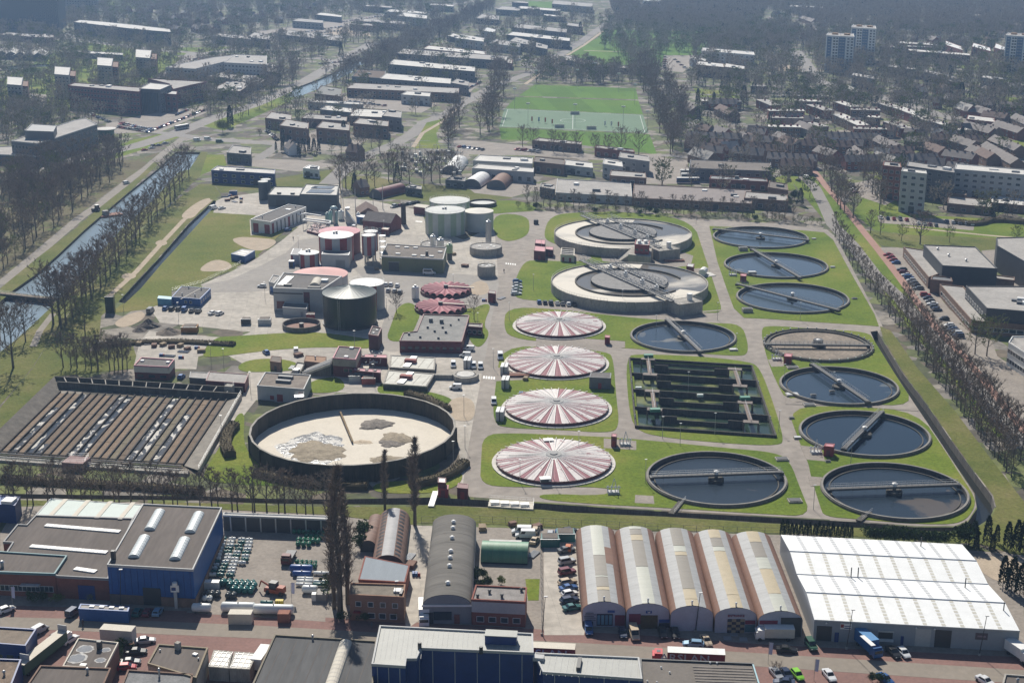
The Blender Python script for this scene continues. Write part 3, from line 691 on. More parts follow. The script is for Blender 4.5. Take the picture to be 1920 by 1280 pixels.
def vehicle(px, py, head, kind, colour, label, group=None, far=False, z=.06):
 p = G(px, py, .6); p = Vector((p.x, p.y, z)); nm = kind.replace('-', '_').replace(' ', '_') if 'van' in kind or kind in ('minibus',) else 'car'
 nm = {'small_van': 'van'}.get(nm, nm)
 body, parts, wm, hl, wh, hs, fm = car_meshes(kind)
 if far:
  o = link(nm, fm, None, p, radians(head)); setmat(o, carpaint(colour)); tag(o, label, 'van' if 'van' in kind else 'car', group); return o
 o = bpy.data.objects.new(nm, None); COL.objects.link(o); o.location = p; o.rotation_euler = (0, 0, radians(head)); tag(o, label, 'van' if 'van' in kind or kind == 'minibus' else 'car', group)
 b = link('body', body, o); setmat(b, carpaint(colour))
 for n2, me in parts: link(n2, me, o)
 for q in wh: link('wheel', wm, o, q)
 for q in hs: link('headlight', hl, o, q)
 return o
ORD = ['first', 'second', 'third', 'fourth', 'fifth', 'sixth', 'seventh', 'eighth', 'ninth', 'tenth', 'eleventh', 'twelfth', 'thirteenth', 'fourteenth', 'fifteenth', 'sixteenth', 'seventeenth', 'eighteenth', 'nineteenth', 'twentieth']
def ordi(i):
 if i < 20: return ORD[i]
 t = ['', '', 'twenty', 'thirty', 'forty', 'fifty', 'sixty', 'seventy', 'eighty', 'ninety'][(i+1) // 10 % 10]; u = (i+1) % 10; pre = 'one hundred ' if i >= 99 else ''
 return pre + (t + ('-' + ORD[u-1] if u else 'th'))
def cars(where, L, order='left', far=False):
 """L: (px, py, heading, kind, colour)"""
 key = (lambda c: c[0]) if order == 'left' else (lambda c: -c[1])
 for i, (x, y, a, k, c) in enumerate(sorted(L, key=key)):
  w = 'from the left' if order == 'left' else 'from the front'
  vehicle(x, y, a, k, c, f'{c} {k}, {ordi(i)} {w} {where}', 'vehicles ' + where, far)
def carrow(p0, p1, n, head, seed, kinds=('hatchback', 'saloon', 'estate', 'hatchback', 'off-roader'), skip=.0, cols=('silver', 'grey', 'black', 'white', 'dark blue', 'blue', 'silver', 'red', 'grey', 'dark red')):
 R = random.Random(seed); out = []
 for i in range(n):
  if R.random() < skip: continue
  f = i / max(1, n - 1); out.append((p0[0] + (p1[0]-p0[0])*f, p0[1] + (p1[1]-p0[1])*f, head + R.choice((0, 0, 180)) + R.uniform(-3, 3), R.choice(kinds), R.choice(cols)))
 return out
def truck_wheels(T, pts, r=.48):
 for p in pts: T.part('wheel', MB().tube((p[0], p[1] - .18, r), (p[0], p[1] + .18, r), r, r, 12), M_tyre)
def text_mesh(T, body, loc, size, rot, m, name='lettering', ext=.02, sx=1, bold=0.0):
 cu = bpy.data.curves.new(name, 'FONT'); cu.body = body; cu.size = size; cu.extrude = ext; cu.align_x = 'CENTER'; cu.align_y = 'CENTER'; cu.resolution_u = 2; cu.offset = bold
 o = bpy.data.objects.new(name, cu); COL.objects.link(o); bpy.context.view_layer.update()
 me = bpy.data.meshes.new_from_object(o.evaluated_get(bpy.context.evaluated_depsgraph_get())); bpy.data.objects.remove(o); bpy.data.curves.remove(cu)
 me.materials.clear(); me.materials.append(m)
 ob = link(name, me, T.o, Vector(loc) - T.loc); ob.rotation_euler = rot; ob.scale = (sx, 1, 1); return ob
# ================================================================= treatment plant: tanks
def depth(p): return p.y * cos(D) - (p.z - CH) * sin(D)
def mpx(p, w): return w * depth(p) / F          # metres spanned by w pixels at p
M_rim = mat('tank_rim_concrete', (.24, .225, .2), .9, var=.2, scale=.5)
M_wallc = mat('tank_wall_concrete', (.17, .155, .135), .95, var=.3, scale=.35, streak=(1, 1, .3))
M_water = watermat('settled_water', (.032, .052, .075), .06, .012, 1.6)
M_waterf = watermat('settled_water_with_scum', (.03, .045, .062), .08, .07, 2.2, (.15, .125, .1), .03, (.6, .63), .4)
M_aer = watermat('foaming_water', (.3, .275, .235), .3, .05, 1.5, (.66, .61, .52), .035, (.3, .5), .7)
M_aer2 = watermat('brown_water', (.16, .145, .125), .12, .05, 1.5, (.5, .46, .4), .03, (.5, .62), .6)
M_green = watermat('green_water', (.028, .05, .038), .07, .03, 1.5, (.16, .18, .06), .06, (.5, .65), .3)
M_walk = mat('walkway_grating', (.13, .125, .12), .7, var=.2, scale=2)
M_lid = mat('dome_panel_white', (.6, .57, .54), .8, var=.12, scale=.5)
def wedge_mat(name, base, spot, thr):
 if name in _M: return _M[name]
 m = mat(name, base, .75, var=.1, scale=.6, col2=None); n = m.node_tree; b = n.nodes['Principled BSDF']
 geo = n.nodes.new('ShaderNodeNewGeometry'); no = n.nodes.new('ShaderNodeTexNoise'); no.inputs['Scale'].default_value = .35; no.inputs['Detail'].default_value = 8; no.inputs['Roughness'].default_value = .75
 n.links.new(geo.outputs['Position'], no.inputs['Vector'])
 r = n.nodes.new('ShaderNodeMapRange'); r.inputs[1].default_value = thr; r.inputs[2].default_value = thr + .05; n.links.new(no.outputs[0], r.inputs[0])
 mx = n.nodes.new('ShaderNodeMix'); mx.data_type = 'RGBA'; mx.inputs[7].default_value = (*spot, 1)
 src = b.inputs['Base Color'].links[0].from_socket; n.links.new(src, mx.inputs[6]); n.links.new(r.outputs[0], mx.inputs[0]); n.links.new(mx.outputs[2], b.inputs['Base Color'])
 return m
M_wp = wedge_mat('worn_white_cover', (.64, .6, .58), (.28, .11, .13), .575)
M_pp = wedge_mat('worn_pink_cover', (.27, .1, .12), (.55, .5, .48), .63)
MAROONRIM = flat('maroon_rim', (.085, .02, .028), .6)
def put_lamp(c, h=6, group='lamp posts in the plant', label='thin grey lamp post beside a plant road'):
 T = Thing('lamp_post', label, 'lamp', (c[0], c[1], 0), group)
 T.part('pole', MB().tube((c[0], c[1], 0), (c[0], c[1], h), .09, .05, 6), M_steel)
 T.part('lamp_head', MB().box(c[0]-.35, c[1]-.14, h, c[0]+.35, c[1]+.14, h+.14), M_alu)
def bridge(T, p, q, z, w=1.4, truss=0, name='bridge', mat_=None, posts=True):
 p = Vector((p[0], p[1], z)); q = Vector((q[0], q[1], z)); d = (q - p).normalized(); n = Vector((-d.y, d.x, 0))
 mb = MB(); mb.beam(p, q, w, .12)
 for s in (-1, 1):
  a = p + n*s*w/2; b = q + n*s*w/2
  mb.beam(a - Vector((0, 0, .12)), b - Vector((0, 0, .12)), .14, .45 if not truss else .2)
 br = T.part(name, mb, mat_ or M_walk)
 rb = MB()
 for s in (-1, 1): railing(rb, [p + n*s*w/2, q + n*s*w/2], 1.05, 1.6, .045)
 T.part('railing', rb, M_steel, br)
 if truss:
  tb = MB(); L = (q - p).length; k = int(L / 2.2)
  for s in (-1, 1):
   for i in range(k):
    a = p.lerp(q, i/k) + n*s*w/2; b = p.lerp(q, (i+1)/k) + n*s*w/2
    up = Vector((0, 0, truss))
    tb.tube(a + up, b + up, .08, .08, 4, False); tb.tube(a, b, .08, .08, 4, False)
    tb.tube(a if i % 2 else a + up, b + up if i % 2 else b, .06, .06, 4, False); tb.tube(a, a + up, .05, .05, 4, False)
  T.part('truss', tb, M_steel, br)
 return br
WV = {}
def tank_water(lbl, scum):
 i = len(WV); WV[lbl] = 1; v = ((.06, .085, .11, 0, .02), (.07, .095, .125, 1, .01), (.065, .09, .115, 0, .015), (.035, .055, .08, 1, .01), (.02, .036, .056, 0, .008), (.022, .034, .048, 2, .045), (.04, .06, .085, 3, .012), (.026, .038, .052, 2, .05))[i % 8]  # the paler blues put reflected sky into the water's colour
 c2 = (None, (.13, .15, .16), (.105, .09, .078), (.2, .195, .18))[v[3]]
 return watermat('tank_water_%s' % 'abcdefgh'[i % 8], v[:3], .07 if v[4] < .05 else .12, v[4], 2.0 + .3*i, c2, .022 + .004*i, (.57, .6) if v[3] != 2 else (.62, .65), .25)
def clarifier(cx, cy, w, b0, b1, label, scum=False, dry=False, hub=True):
 z = 1.0; c = G(cx, cy, z); r = mpx(c, w) / 2
 T = Thing('settling_tank', label, 'tank', (c.x, c.y, 0), 'round settling tanks')
 T.part('wall', MB().ring(c, r - .9, r - .45, -.02 if dry else -.95, .72, 72), M_dconc)
 T.part('rim', MB().ring(c, r - .5, r - .1, .02, .74, 72), M_wallc)
 T.part('rim_cap', MB().ring(c, r - .9, r - .35, .735, z, 72), M_dconc if dry else M_rim)
 if not dry:
  T.part('water', MB().add(circle_pts(c, r - .8, -.25, 72)[:-1], [tuple(range(72))]), tank_water(label, scum))
  T.part('launder', MB().ring(c, r - 2.7, r - 2.4, -.3, 0, 72), M_dconc)
 else:
  T.part('floor', MB().add(circle_pts(c, r - .8, .2, 72)[:-1], [tuple(range(72))]), mat('dry_tank_floor', (.2, .16, .12), .8, var=.4, scale=.12))
  T.part('launder', MB().ring(c, r - 2.4, r - 1.6, .2, .75, 72), M_dconc)
  lb = MB()
  for i in range(36):
   a = 2*pi*i/36; q = (c.x + (r-.3)*cos(a), c.y + (r-.3)*sin(a)); lb.box(q[0]-.2, q[1]-.2, .9, q[0]+.2, q[1]+.2, 1.4)
  T.part('rim_bolts', lb, M_alu)
 zz = 1.75
 p = G(*b0, zz); q = G(*b1, zz)
 br = bridge(T, p, q, zz)
 d = (q - p).normalized()
 for e in (p, q): T.part('bridge_carriage', MB().obox((e.x, e.y), d, .55, .9, .7, zz - .1), M_dark, br)
 sb = MB(); m = (p + q) / 2; k = int((q - p).length / 3.2)
 for i in range(1, k):
  a = p.lerp(q, i / k); sb.tube((a.x, a.y, .1), (a.x, a.y, zz - .2), .05, .05, 4, False)
 T.part('scraper_hangers', sb, M_dark, br)['kind'] = 'stuff'
 if hub:
  hb = MB().cyl(c, 2.2, -.4, .5, 20).cyl(c, .5, .5, 1.7, 12); T.part('feed_well', hb, M_dconc if not dry else M_dark)
  T.part('drive_cap', MB().cyl(c, .55, 1.76, 2.6, 10).cyl(c, .8, 2.6, 2.85, 10, .3), M_white)
 if dry: T.part('centre_column', MB().cyl(c, 1.8, .2, 2.6, 16).cyl(c, 2.6, .2, .9, 16), M_dark)
 return T
clarifier(1426, 443, 179, (1339,428), (1515,449), 'open round settling tank farthest back in the right-hand column')
clarifier(1455, 495, 195, (1410,466), (1500,519), 'second settling tank from the top right, bridge slanting over pale blue water')
clarifier(1486, 556, 211, (1383,531), (1572,580), 'third settling tank from the top right with long pale diagonal bridge')
clarifier(1534, 644, 205, (1437,644), (1628,646), 'drained muddy settling tank with dark central column', dry=True)
clarifier(1573, 720, 222, (1523,681), (1627,751), 'settling tank directly below the drained one, bridge slanting down right')
clarifier(1621, 809, 244, (1583,839), (1653,770), 'settling tank whose bridge slants up to the right')
clarifier(1677, 916, 274, (1555,915), (1797,906), 'nearest right-hand settling tank in the corner of the ring ditch', scum=True)
clarifier(1281, 628, 200, (1251,598), (1313,657), 'lone settling tank right of the farthest pink striped dome')
clarifier(1343, 893, 265, (1222,892), (1465,883), 'large glittering settling tank beside the nearest pink striped dome', scum=True)
def dome_tank(cx, cy, w, label, seed):
 c = G(cx, cy, .4); r = mpx(c, w) / 2; R = random.Random(seed)
 T = Thing('covered_tank', label, 'tank', (c.x, c.y, 0), 'pink and white striped covered tanks')
 T.part('ring_path', MB().ring(c, r - 1.4, r, .02, .4, 64), mat('white_kerb', (.6, .57, .52), .85, var=.12))
 T.part('rim_wall', MB().ring(c, r - 1.6, r - 1.2, .02, 1.25, 64), MAROONRIM)
 rr = r - 1.35; n = 42; za, zb = 1.15, 2.75
 for i in range(n):
  a0 = 2*pi*i/n; a1 = 2*pi*(i+1)/n; am = (a0+a1)/2; mb = MB()
  P = lambda a, q, z: (c.x + q*cos(a), c.y + q*sin(a), z)
  k = .18
  mb.add([P(a0, 1.9, zb), P(a0, rr, za), P(am, rr, za + k), P(a1, rr, za), P(a1, 1.9, zb)], [(0, 1, 2), (0, 2, 4), (4, 2, 3)])
  front = -sin(am)
  pale = i % 2 == 0 or (R.random() < .3 and front < .3)
  T.part('cover_panel', mb, M_wp if pale else M_pp)
 for i in range(n):
  a = 2*pi*i/n; P = lambda q, z: (c.x + q*cos(a), c.y + q*sin(a), z)
  T.part('roof_beam', MB().tube(P(1.5, zb + .2), P(rr + .55, za + .38), .1, .1, 4), M_white)
 T.part('hub', MB().cyl(c, 2.3, zb - .05, zb + .3, 24).cyl(c, 1.1, zb + .3, zb + .55, 16), M_grey)
 tb = MB(); a = 2.9
 for s in (-.3, .3):
  tb.tube((c.x + s, c.y, zb + .3), (c.x - (rr)*.8*1 + s, c.y + 1 + s, za + .75), .05, .05, 4, False)
 T.part('cable_run', tb, M_dark)
 return T, c, r
dome_tank(1048.5, 610, 175, 'farthest of the four pink and white striped covered tanks', 1)
dome_tank(1043.5, 680, 197, 'second farthest pink and white striped covered tank', 2)
dome_tank(1043.5, 765, 208, 'second nearest pink and white striped covered tank', 3)
Td, cd, rd = dome_tank(1038, 866, 232, 'nearest pink and white striped covered tank with open hatch', 4)
for s, (hx, hy) in enumerate(((1022, 898), (1028, 826))):
 p = G(hx, hy, 1.6); Td.part('hatch', MB().obox(p.xy, (1, .15), 1.5, 1.1, 1.2, 2.1), M_white)
 Td.part('hatch_opening', MB().obox((p.x - .1, p.y - 1.2), (1, .1), 1.1, .12, 1.1, 1.9), M_dark)
# --- two big aeration tanks with ring channels and paired truss bridges
def carousel(cx, cy, w, label, b, ang0, ang1):
 h = 4.2; c = G(cx, cy, h); r = mpx(c, w) / 2
 T = Thing('aeration_tank', label, 'tank', (c.x, c.y, 0), 'large ring-channel aeration tanks')
 n = 56
 for i in range(n):
  a0, a1 = 2*pi*i/n, 2*pi*(i+1)/n
  T.part('wall_panel', MB().ring(c, r - .45, r, 0, h - (.04 if i % 2 else 0), 1, a0 + .0015, a1 - .0015), M_conc2)
 T.part('outer_channel', MB().ring(c, r*.69, r - .4, h - 1.2, h - .55, 96), M_aer)
 T.part('outer_channel_far_side', MB().ring(c, r*.69 - .02, r - .42, h - 1.1, h - .545, 40, radians(-28), radians(75)), M_aer2)
 T.part('divider_wall', MB().ring(c, r*.675, r*.695, 0, h + .05, 80, ang0, ang1), M_dconc)
 T.part('inner_channel', MB().ring(c, r*.3, r*.69, h - 1.2, h - .56, 80), M_aer2)
 core = T.part('core_wall', MB().ring(c, r*.47, r*.487, 0, h + .5, 64), M_dconc)
 cap = T.part('core_deck', MB().cyl(c, r*.487, h + .3, h + .55, 64), mat('grey_deck', (.25, .24, .23), .85, var=.2, scale=.6))
 fb = MB()
 for i in range(72):
  a = 2*pi*i/72; q = (c.x + r*.489*cos(a), c.y + r*.489*sin(a)); fb.obox(q, (cos(a), sin(a)), .12, .12, h - .6, h + .6)
 T.part('core_fins', fb, M_dark, core)
 for k in range(-6, 7):
  y = k * r*.487/7; x = (max(0, (r*.487)**2 - y*y))**.5
  T.part('deck_joint', MB().box(c.x - x, c.y + y - .05, h + .55, c.x + x, c.y + y + .05, h + .585), M_grey, cap)
 p, q = G(*b[0], h + 1.2), G(*b[1], h + 1.2); d = (q - p).normalized(); nn = Vector((-d.y, d.x, 0)) * 4.5
 bridge(T, p - nn*.5, q - nn*.5, h + 1.0, 1.8, 2.2)
 mid = p.lerp(q, .16) + nn*1.5; mid2 = p.lerp(q, .74) + nn*1.5
 bridge(T, mid, mid2, h + 1.0, 1.8, 2.2)
 for f in (.25, .42, .6, .75):
  e = p.lerp(q, f) + nn*.45; T.part('aerator_motor', MB().cyl(e, .9, h + .55, h + 2.0, 10).cyl(e, .5, h + 2, h + 2.7, 8), M_alu)
 o = G(*b[2], 5.5); T.part('outlet_box', MB().obox(o.xy, d, 4.2, 5.5, 0, h + .6), M_conc2)
 rb = MB(); e = Vector((d.x, d.y)) ; nn2 = Vector((-e.y, e.x)); cc = o.xy
 ps = [(cc + e*a*4.1 + nn2*bb*5.4) for a, bb in ((-1, -1), (1, -1), (1, 1), (-1, 1), (-1, -1))]
 T.part('railing', railing(MB(), [(v.x, v.y, h + .6) for v in ps]), M_steel)
 T.part('vent_stack', MB().cyl(cc + nn2*2, 1.1, h + .6, h + 3.2, 12), M_white)
 rim = MB(); railing(rim, circle_pts(c, r - .2, h, 60, radians(100), radians(250)), .9, 6, .04, (1,)); T.part('rim_railing', rim, M_steel)
 return T
carousel(1168, 436, 258, 'farther of the two big concrete aeration tanks with truss bridges', ((1098,402), (1246,462), (1247,462)), radians(28), radians(320))
carousel(1180, 527, 294, 'nearer of the two big concrete aeration tanks with truss bridges', ((1097,485), (1270,562), (1285,560)), radians(14), radians(322))
# --- rectangular oxidation basin
def basin():
 z = .95; Q = [G(x, y, z).xy for x, y in ((1180,670), (1410,684), (1455,815), (1192,797))]
 c = sum(Q, Vector((0, 0))) / 4
 T = Thing('aeration_basin', 'dark rectangular aeration basin with inner walls and green motors', 'basin', (c.x, c.y, 0))
 P = lambda u, v: (Q[0]*(1-u) + Q[1]*u)*(1-v) + (Q[3]*(1-u) + Q[2]*u)*v
 T.part('water', MB().add([(*P(u, v), -.8) for u, v in ((.005,.005),(.995,.005),(.995,.995),(.005,.995))], [(0, 1, 2, 3)]), M_green)
 mw = mat('basin_concrete', (.075, .068, .058), .95, var=.35, scale=.3, streak=(1, 1, .2))
 def wall(a, b, t, h, nm='inner_wall', z0=-3): T.part(nm, MB().beam((*P(*a), h), (*P(*b), h), t, h - z0), mw)
 wall((0, 0), (1, 0), .5, z, 'outer_wall'); wall((1, 0), (1, 1), .5, z - .02, 'outer_wall'); wall((1, 1), (0, 1), .5, z, 'outer_wall'); wall((0, 1), (0, 0), .5, z - .02, 'outer_wall')
 for v in (.25, .5, .75): wall((.01, v), (.99, v), .4, z + .1)
 for v in (.125, .375, .625, .875):
  for u0, u1, h in ((.2, .31, 1.6), (.31, .68, .55), (.68, .8, 1.6)): wall((u0, v), (u1, v), .35, h, 'baffle_wall')
 wm = mat('brown_timber_walk', (.2, .15, .125), .85, var=.2, scale=1)
 for k, (u, v0, v1) in enumerate(((.15, .06, .31), (.15, .56, .82), (.84, .14, .4), (.84, .64, .9))):
  a, b = P(u, v0), P(u, v1)
  wk = T.part('walkway', MB().beam((*a, 2.1), (*b, 2.1), 1.3, .2), wm)
  T.part('railing', railing(MB(), [(*a, 2.1), (*b, 2.1)], 1, 2, .04), M_steel, wk)
  for e, v in ((a, v0), (b, v1)):
   u0, u1 = P(u - .055, v), P(u + .055, v)
   fr = MB().beam((*u0, 2.25), (*u1, 2.25), 2.4, .35)
   for q in (u0, u1):
    for s in (-1, 1): fr.box(q.x - .15, q.y + s*1 - .15, -2.5, q.x + .15, q.y + s*1 + .15, 1.95)
   T.part('aerator_frame', fr, mat('brown_steel', (.13, .1, .085), .7, var=.2), wk)
 gm = flat('green_motor', (.04, .2, .13), .5)
 for u, v in ((.155, .03), (.15, .85), (.845, .6)):
  q = P(u, v); T.part('motor_cover', MB().obox(q, (1, .06), 1.6, .9, 2.26, 3.2), gm)
 fl = flat('white_float', (.55, .62, .58), .5)
 for u, v in ((.05, .47), (.52, .52)): T.part('float', MB().obox(P(u, v), (1, .06), 1.0, .5, .3, 1.15), fl)
 for u, v in ((0, .15), (0, .4), (0, .63), (0, .9), (1, .3), (1, .8)):
  q = P(u, v); T.part('marker_post', MB().tube((*q, z), (*q, z + 1.1), .12, .12, 6), M_white)
basin()
# --- round sludge lagoon with high wall
def sludge():
 h = 5.3; c = G(662, 800, h); r = mpx(c, 385) / 2
 T = Thing('sludge_tank', 'large round open sludge tank with dark high wall and cream sludge floor', 'tank', (c.x, c.y, 0))
 n = 30
 wm = mat('stained_tank_wall', (.06, .052, .038), .95, var=.4, scale=.3, streak=(1, 1, .12))
 for i in range(n):
  a0, a1 = 2*pi*i/n, 2*pi*(i+1)/n
  p0, p1 = [Vector((c.x + r*cos(a), c.y + r*sin(a))) for a in (a0, a1)]
  q0, q1 = [Vector((c.x + (r-.45)*cos(a), c.y + (r-.45)*sin(a))) for a in (a0 , a1)]
  T.part('wall_panel', MB().prism([p0, p1, q1, q0], 0, h - .05), wm)
  e0, e1 = [Vector((c.x + (r+.05)*cos(a), c.y + (r+.05)*sin(a))) for a in (a0 , a1)]
  f0, f1 = [Vector((c.x + (r-.55)*cos(a), c.y + (r-.55)*sin(a))) for a in (a0 , a1)]
  T.part('wall_coping', MB().prism([e0, e1, f1, f0], h - .045, h + .1), M_conc2)
  if i % 2 == 0: T.part('buttress', MB().obox((c.x + (r+.2)*cos(a0), c.y + (r+.2)*sin(a0)), (cos(a0), sin(a0)), .2, .25, 0, h - .3), wm)
 crm = mat('cream_sludge', (.66, .6, .5), .9, var=.06, scale=.15, bump=.1, bscale=.5)
 T.part('sludge_floor', MB().cyl(c, r - .4, .1, .2, 60), crm)
 R = random.Random(5)
 def pile(px, py, wx, wy, hh, m, nm, k=44, rag=.09):
  q = G(px, py, .3); mb = MB(); vs = [(q.x, q.y, .2 + hh)]; rings = 6
  ph = [R.uniform(0, 6.3) for _ in range(8)]
  sx = mpx(q, wx) / 2; sy = mpx(q, wy) / 2 / .36
  for j in range(1, rings + 1):
   f = j / rings
   for i in range(k):
    a = 2*pi*i/k
    w = 1 + rag*(sin(2*a + ph[0]) + sin(3*a + ph[1]) + .8*sin(5*a + ph[2]) + .7*sin(9*a + ph[3]) + .6*sin(14*a + ph[4])) * f
    vs.append((q.x + sx*f*w*cos(a), q.y + sy*f*w*sin(a), .2 + hh*(1 - f)**.7 + R.uniform(0, .06) + (0 if j < rings else -.12)))
  fs = [(0, 1 + i, 1 + (i+1) % k) for i in range(k)]
  for j in range(rings - 1):
   for i in range(k): fs.append((1 + j*k + i, 1 + (j+1)*k + i, 1 + (j+1)*k + (i+1) % k, 1 + j*k + (i+1) % k))
  mb.add(vs, fs); T.part(nm, mb, m)
 dk = mat('dark_sludge', (.19, .165, .14), .9, var=.5, scale=.6, bump=.3, bscale=1)
 br = mat('brown_sludge', (.3, .25, .18), .95, var=.35, scale=.5, bump=.3, bscale=1)
 wet = watermat('wet_sludge', (.2, .2, .2), .25, .2, 1.2, (.52, .5, .46), .25, (.5, .58), .6)
 pile(585, 840, 140, 60, .25, wet, 'wet_patch'); pile(592, 846, 110, 42, .8, br, 'sludge_mound')
 pile(705, 795, 62, 22, .9, dk, 'sludge_mound'); pile(742, 822, 58, 26, .9, br, 'sludge_mound'); pile(735, 829, 50, 20, .6, dk, 'sludge_mound')
 pile(725, 860, 70, 14, .3, br, 'sludge_mound'); pile(680, 828, 45, 8, .1, mat('tan_sludge', (.5, .41, .3), .95), 'sludge_mound')
 a, b = G(638, 771, 1.2), G(661, 826, 1.2)
 T.part('jetty', MB().beam((a.x, a.y, 1.3), (b.x, b.y, 1.1), .55, .3), mat('jetty_timber', (.2, .14, .07), .9)); jb = MB()
 for i in range(9):
  q = a.lerp(b, i/8); jb.box(q.x - .12, q.y - .12, .1, q.x + .12, q.y + .12, 1.0)
 T.part('jetty_posts', jb, M_dark)
 s = G(561, 742, h + .3); T.part('platform', MB().obox(s.xy, (1, .2), 1.5, 1.2, h + .11, h + .35), M_alu); T.part('platform_railing', railing(MB(), [(s.x-1.4, s.y-1.2, h+.35), (s.x+1.4, s.y-1, h+.35), (s.x+1.4, s.y+1.2, h+.35), (s.x-1.4, s.y+1, h+.35)]), M_white)
 T.part('platform_column', MB().box(s.x - .6, s.y - 1.6, .1, s.x + .6, s.y - .4, h), M_conc2)
sludge()
# --- lagoon with parallel drying channels
def channels():
 z = .15
 Q = [G(x, y, z).xy for x, y in ((112,737), (424,752), (344,872), (0,848))]
 c = sum(Q, Vector((0, 0))) / 4
 T = Thing('channel_basin', 'wide brown basin of narrow parallel channels with black dividers', 'basin', (c.x, c.y, 0))
 P = lambda u, v: (Q[0]*(1-u) + Q[1]*u)*(1-v) + (Q[3]*(1-u) + Q[2]*u)*v
 n = 22; R = random.Random(3)
 tans = [mat('channel_silt_%s' % k, cc, .95, var=.3, scale=.4, col2=c2) for k, cc, c2 in (('tan', (.26, .185, .125), (.17, .125, .085)), ('brown', (.2, .145, .1), (.13, .098, .07)), ('olive', (.22, .185, .125), (.14, .12, .08)))]
 foam = watermat('foam_channel', (.06, .06, .06), .15, .1, 1, (.45, .425, .38), .5, (.53, .6), .6, (1, .5, 1))
 wetm = watermat('wet_channel', (.045, .05, .055), .08, .05, 1, (.4, .38, .34), .25, (.56, .62), .6, (1, .4, 1))
 kind = {1: foam, 3: wetm, 4: tans[1], 8: foam, 9: wetm, 15: foam, 16: foam, 18: foam}
 for i in range(n):
  m = kind.get(i, tans[R.choice((0, 0, 1, 1, 2))]); u0, u1 = i/n, (i+1)/n
  cells = 12
  for j in range(cells):
   mm = m
   if i == 16 and j < 4: mm = tans[0]
   if i == 18 and j < 3: mm = tans[1]
   if i == 1 and j < 3: mm = tans[1]
   if i == 4 and j > 9: mm = foam
   if i == 9 and 8 <= j: mm = wetm
   a, b, d2, e = P(u0, j/cells), P(u1, j/cells), P(u1, (j+.985)/cells), P(u0, (j+.985)/cells); zz = z + R.uniform(0, .1)
   T.part('channel_bed', MB().add([(*a, zz), (*b, zz), (*d2, zz), (*e, zz)], [(0, 1, 2, 3)]), mm)
 db = mat('black_divider', (.035, .03, .027), .9, var=.3)
 for i in range(n + 1):
  T.part('divider', MB().beam((*P(i/n, -.015), .75), (*P(i/n, 1.0), .75), .36, .7), db)
 # back trough and walls
 dk = M_dconc
 bl, brr = G(102, 706, 2.2).xy, G(455, 727, 2.2).xy
 T.part('trough_wall', MB().beam((*bl, 2.4), (*brr, 2.4), .5, 2.4), dk)
 fl, fr = G(108, 716, 2.0).xy, G(445, 738, 2.0).xy
 T.part('trough_wall', MB().beam((*fl, 2.2), (*fr, 2.2), .6, 2.2), dk)
 T.part('trough_floor', MB().add([(*bl, 1.0), (*brr, 1.0), (*fr, 1.0), (*fl, 1.0)], [(0, 1, 2, 3)]), dk)
 for i in range(13):
  f = (i + .7)/13.5; a = bl.lerp(brr, f); b = fl.lerp(fr, f); T.part('trough_brace', MB().beam((*a, 2.35), (*b, 2.15), .3, .3), M_conc2)
 sl = G(0, 803, 2.4).xy; sl2 = G(-60, 850, 2.4).xy; fl2 = Q[3] - (Q[0]-Q[3])*.05
 n1 = MB().add([(*bl, 2.4), (*sl, 2.4), (*sl2, 2.4), (*(Q[3] - Vector((8, 12))), .1), (*Q[3], .1), (*Q[0], .1)], [(0, 1, 4, 5), (1, 2, 3, 4)])
 T.part('slab_slope', n1, mat('slope_slabs', (.14, .125, .105), .95, var=.3, scale=.5))
 er, e2 = G(452, 738, 1.5).xy, G(372, 880, 1.5).xy
 T.part('side_wall', MB().beam((*er, 1.6), (*e2, 1.6), .4, 1.6), M_conc2)
 T.part('side_slope', MB().add([(*er, 1.3), (*e2, 1.3), (*Q[2], .12), (*Q[1], .12)], [(0, 1, 2, 3)]), mat('slope_slabs2', (.25, .225, .19), .95, var=.25, scale=.5))
 T.part('side_railing', railing(MB(), [(*er, 1.6), (*e2, 1.6)], 1.1, 2.2), M_steel)
 for k in range(4):
  a, b = P(-.03, 1.015 + .022*k), P(1.0, 1.015 + .022*k); T.part('front_pipe', MB().tube((*a, .9 - .12*k), (*b, .9 - .12*k), .22, .22, 8), M_roofg if k % 2 else M_dconc)
 a, b = P(-.06, 1.12), P(1.06, 1.12); T.part('front_walk', MB().beam((*a, .7), (*b, .7), 1.2, .7), M_conc2); T.part('front_railing', railing(MB(), [(*a, .7), (*b, .7)], 1.0, 2.2), M_steel)
 q = G(143, 864, 2); T.part('gate_cabin', MB().obox(q.xy, b - a, 3.2, 2.6, 0, 2.4), mat('pinkish_cabin', (.3, .2, .19), .85)); T.part('cabin_railing', railing(MB(), [(q.x-3, q.y-2.5, 2.4), (q.x+3, q.y-2.4, 2.4), (q.x+3, q.y+2.5, 2.4), (q.x-3, q.y+2.5, 2.4)]), M_steel)
 q = G(430, 722, 3.4); T.part('valve_house', MB().obox(q.xy, brr - bl, 1.3, 1.2, 0, 3.4), M_conc2); T.part('valve_railing', railing(MB(), [(q.x-1.3, q.y-1.2, 3.4), (q.x+1.3, q.y-1.2, 3.4), (q.x+1.3, q.y+1.2, 3.4)]), M_white)
channels()
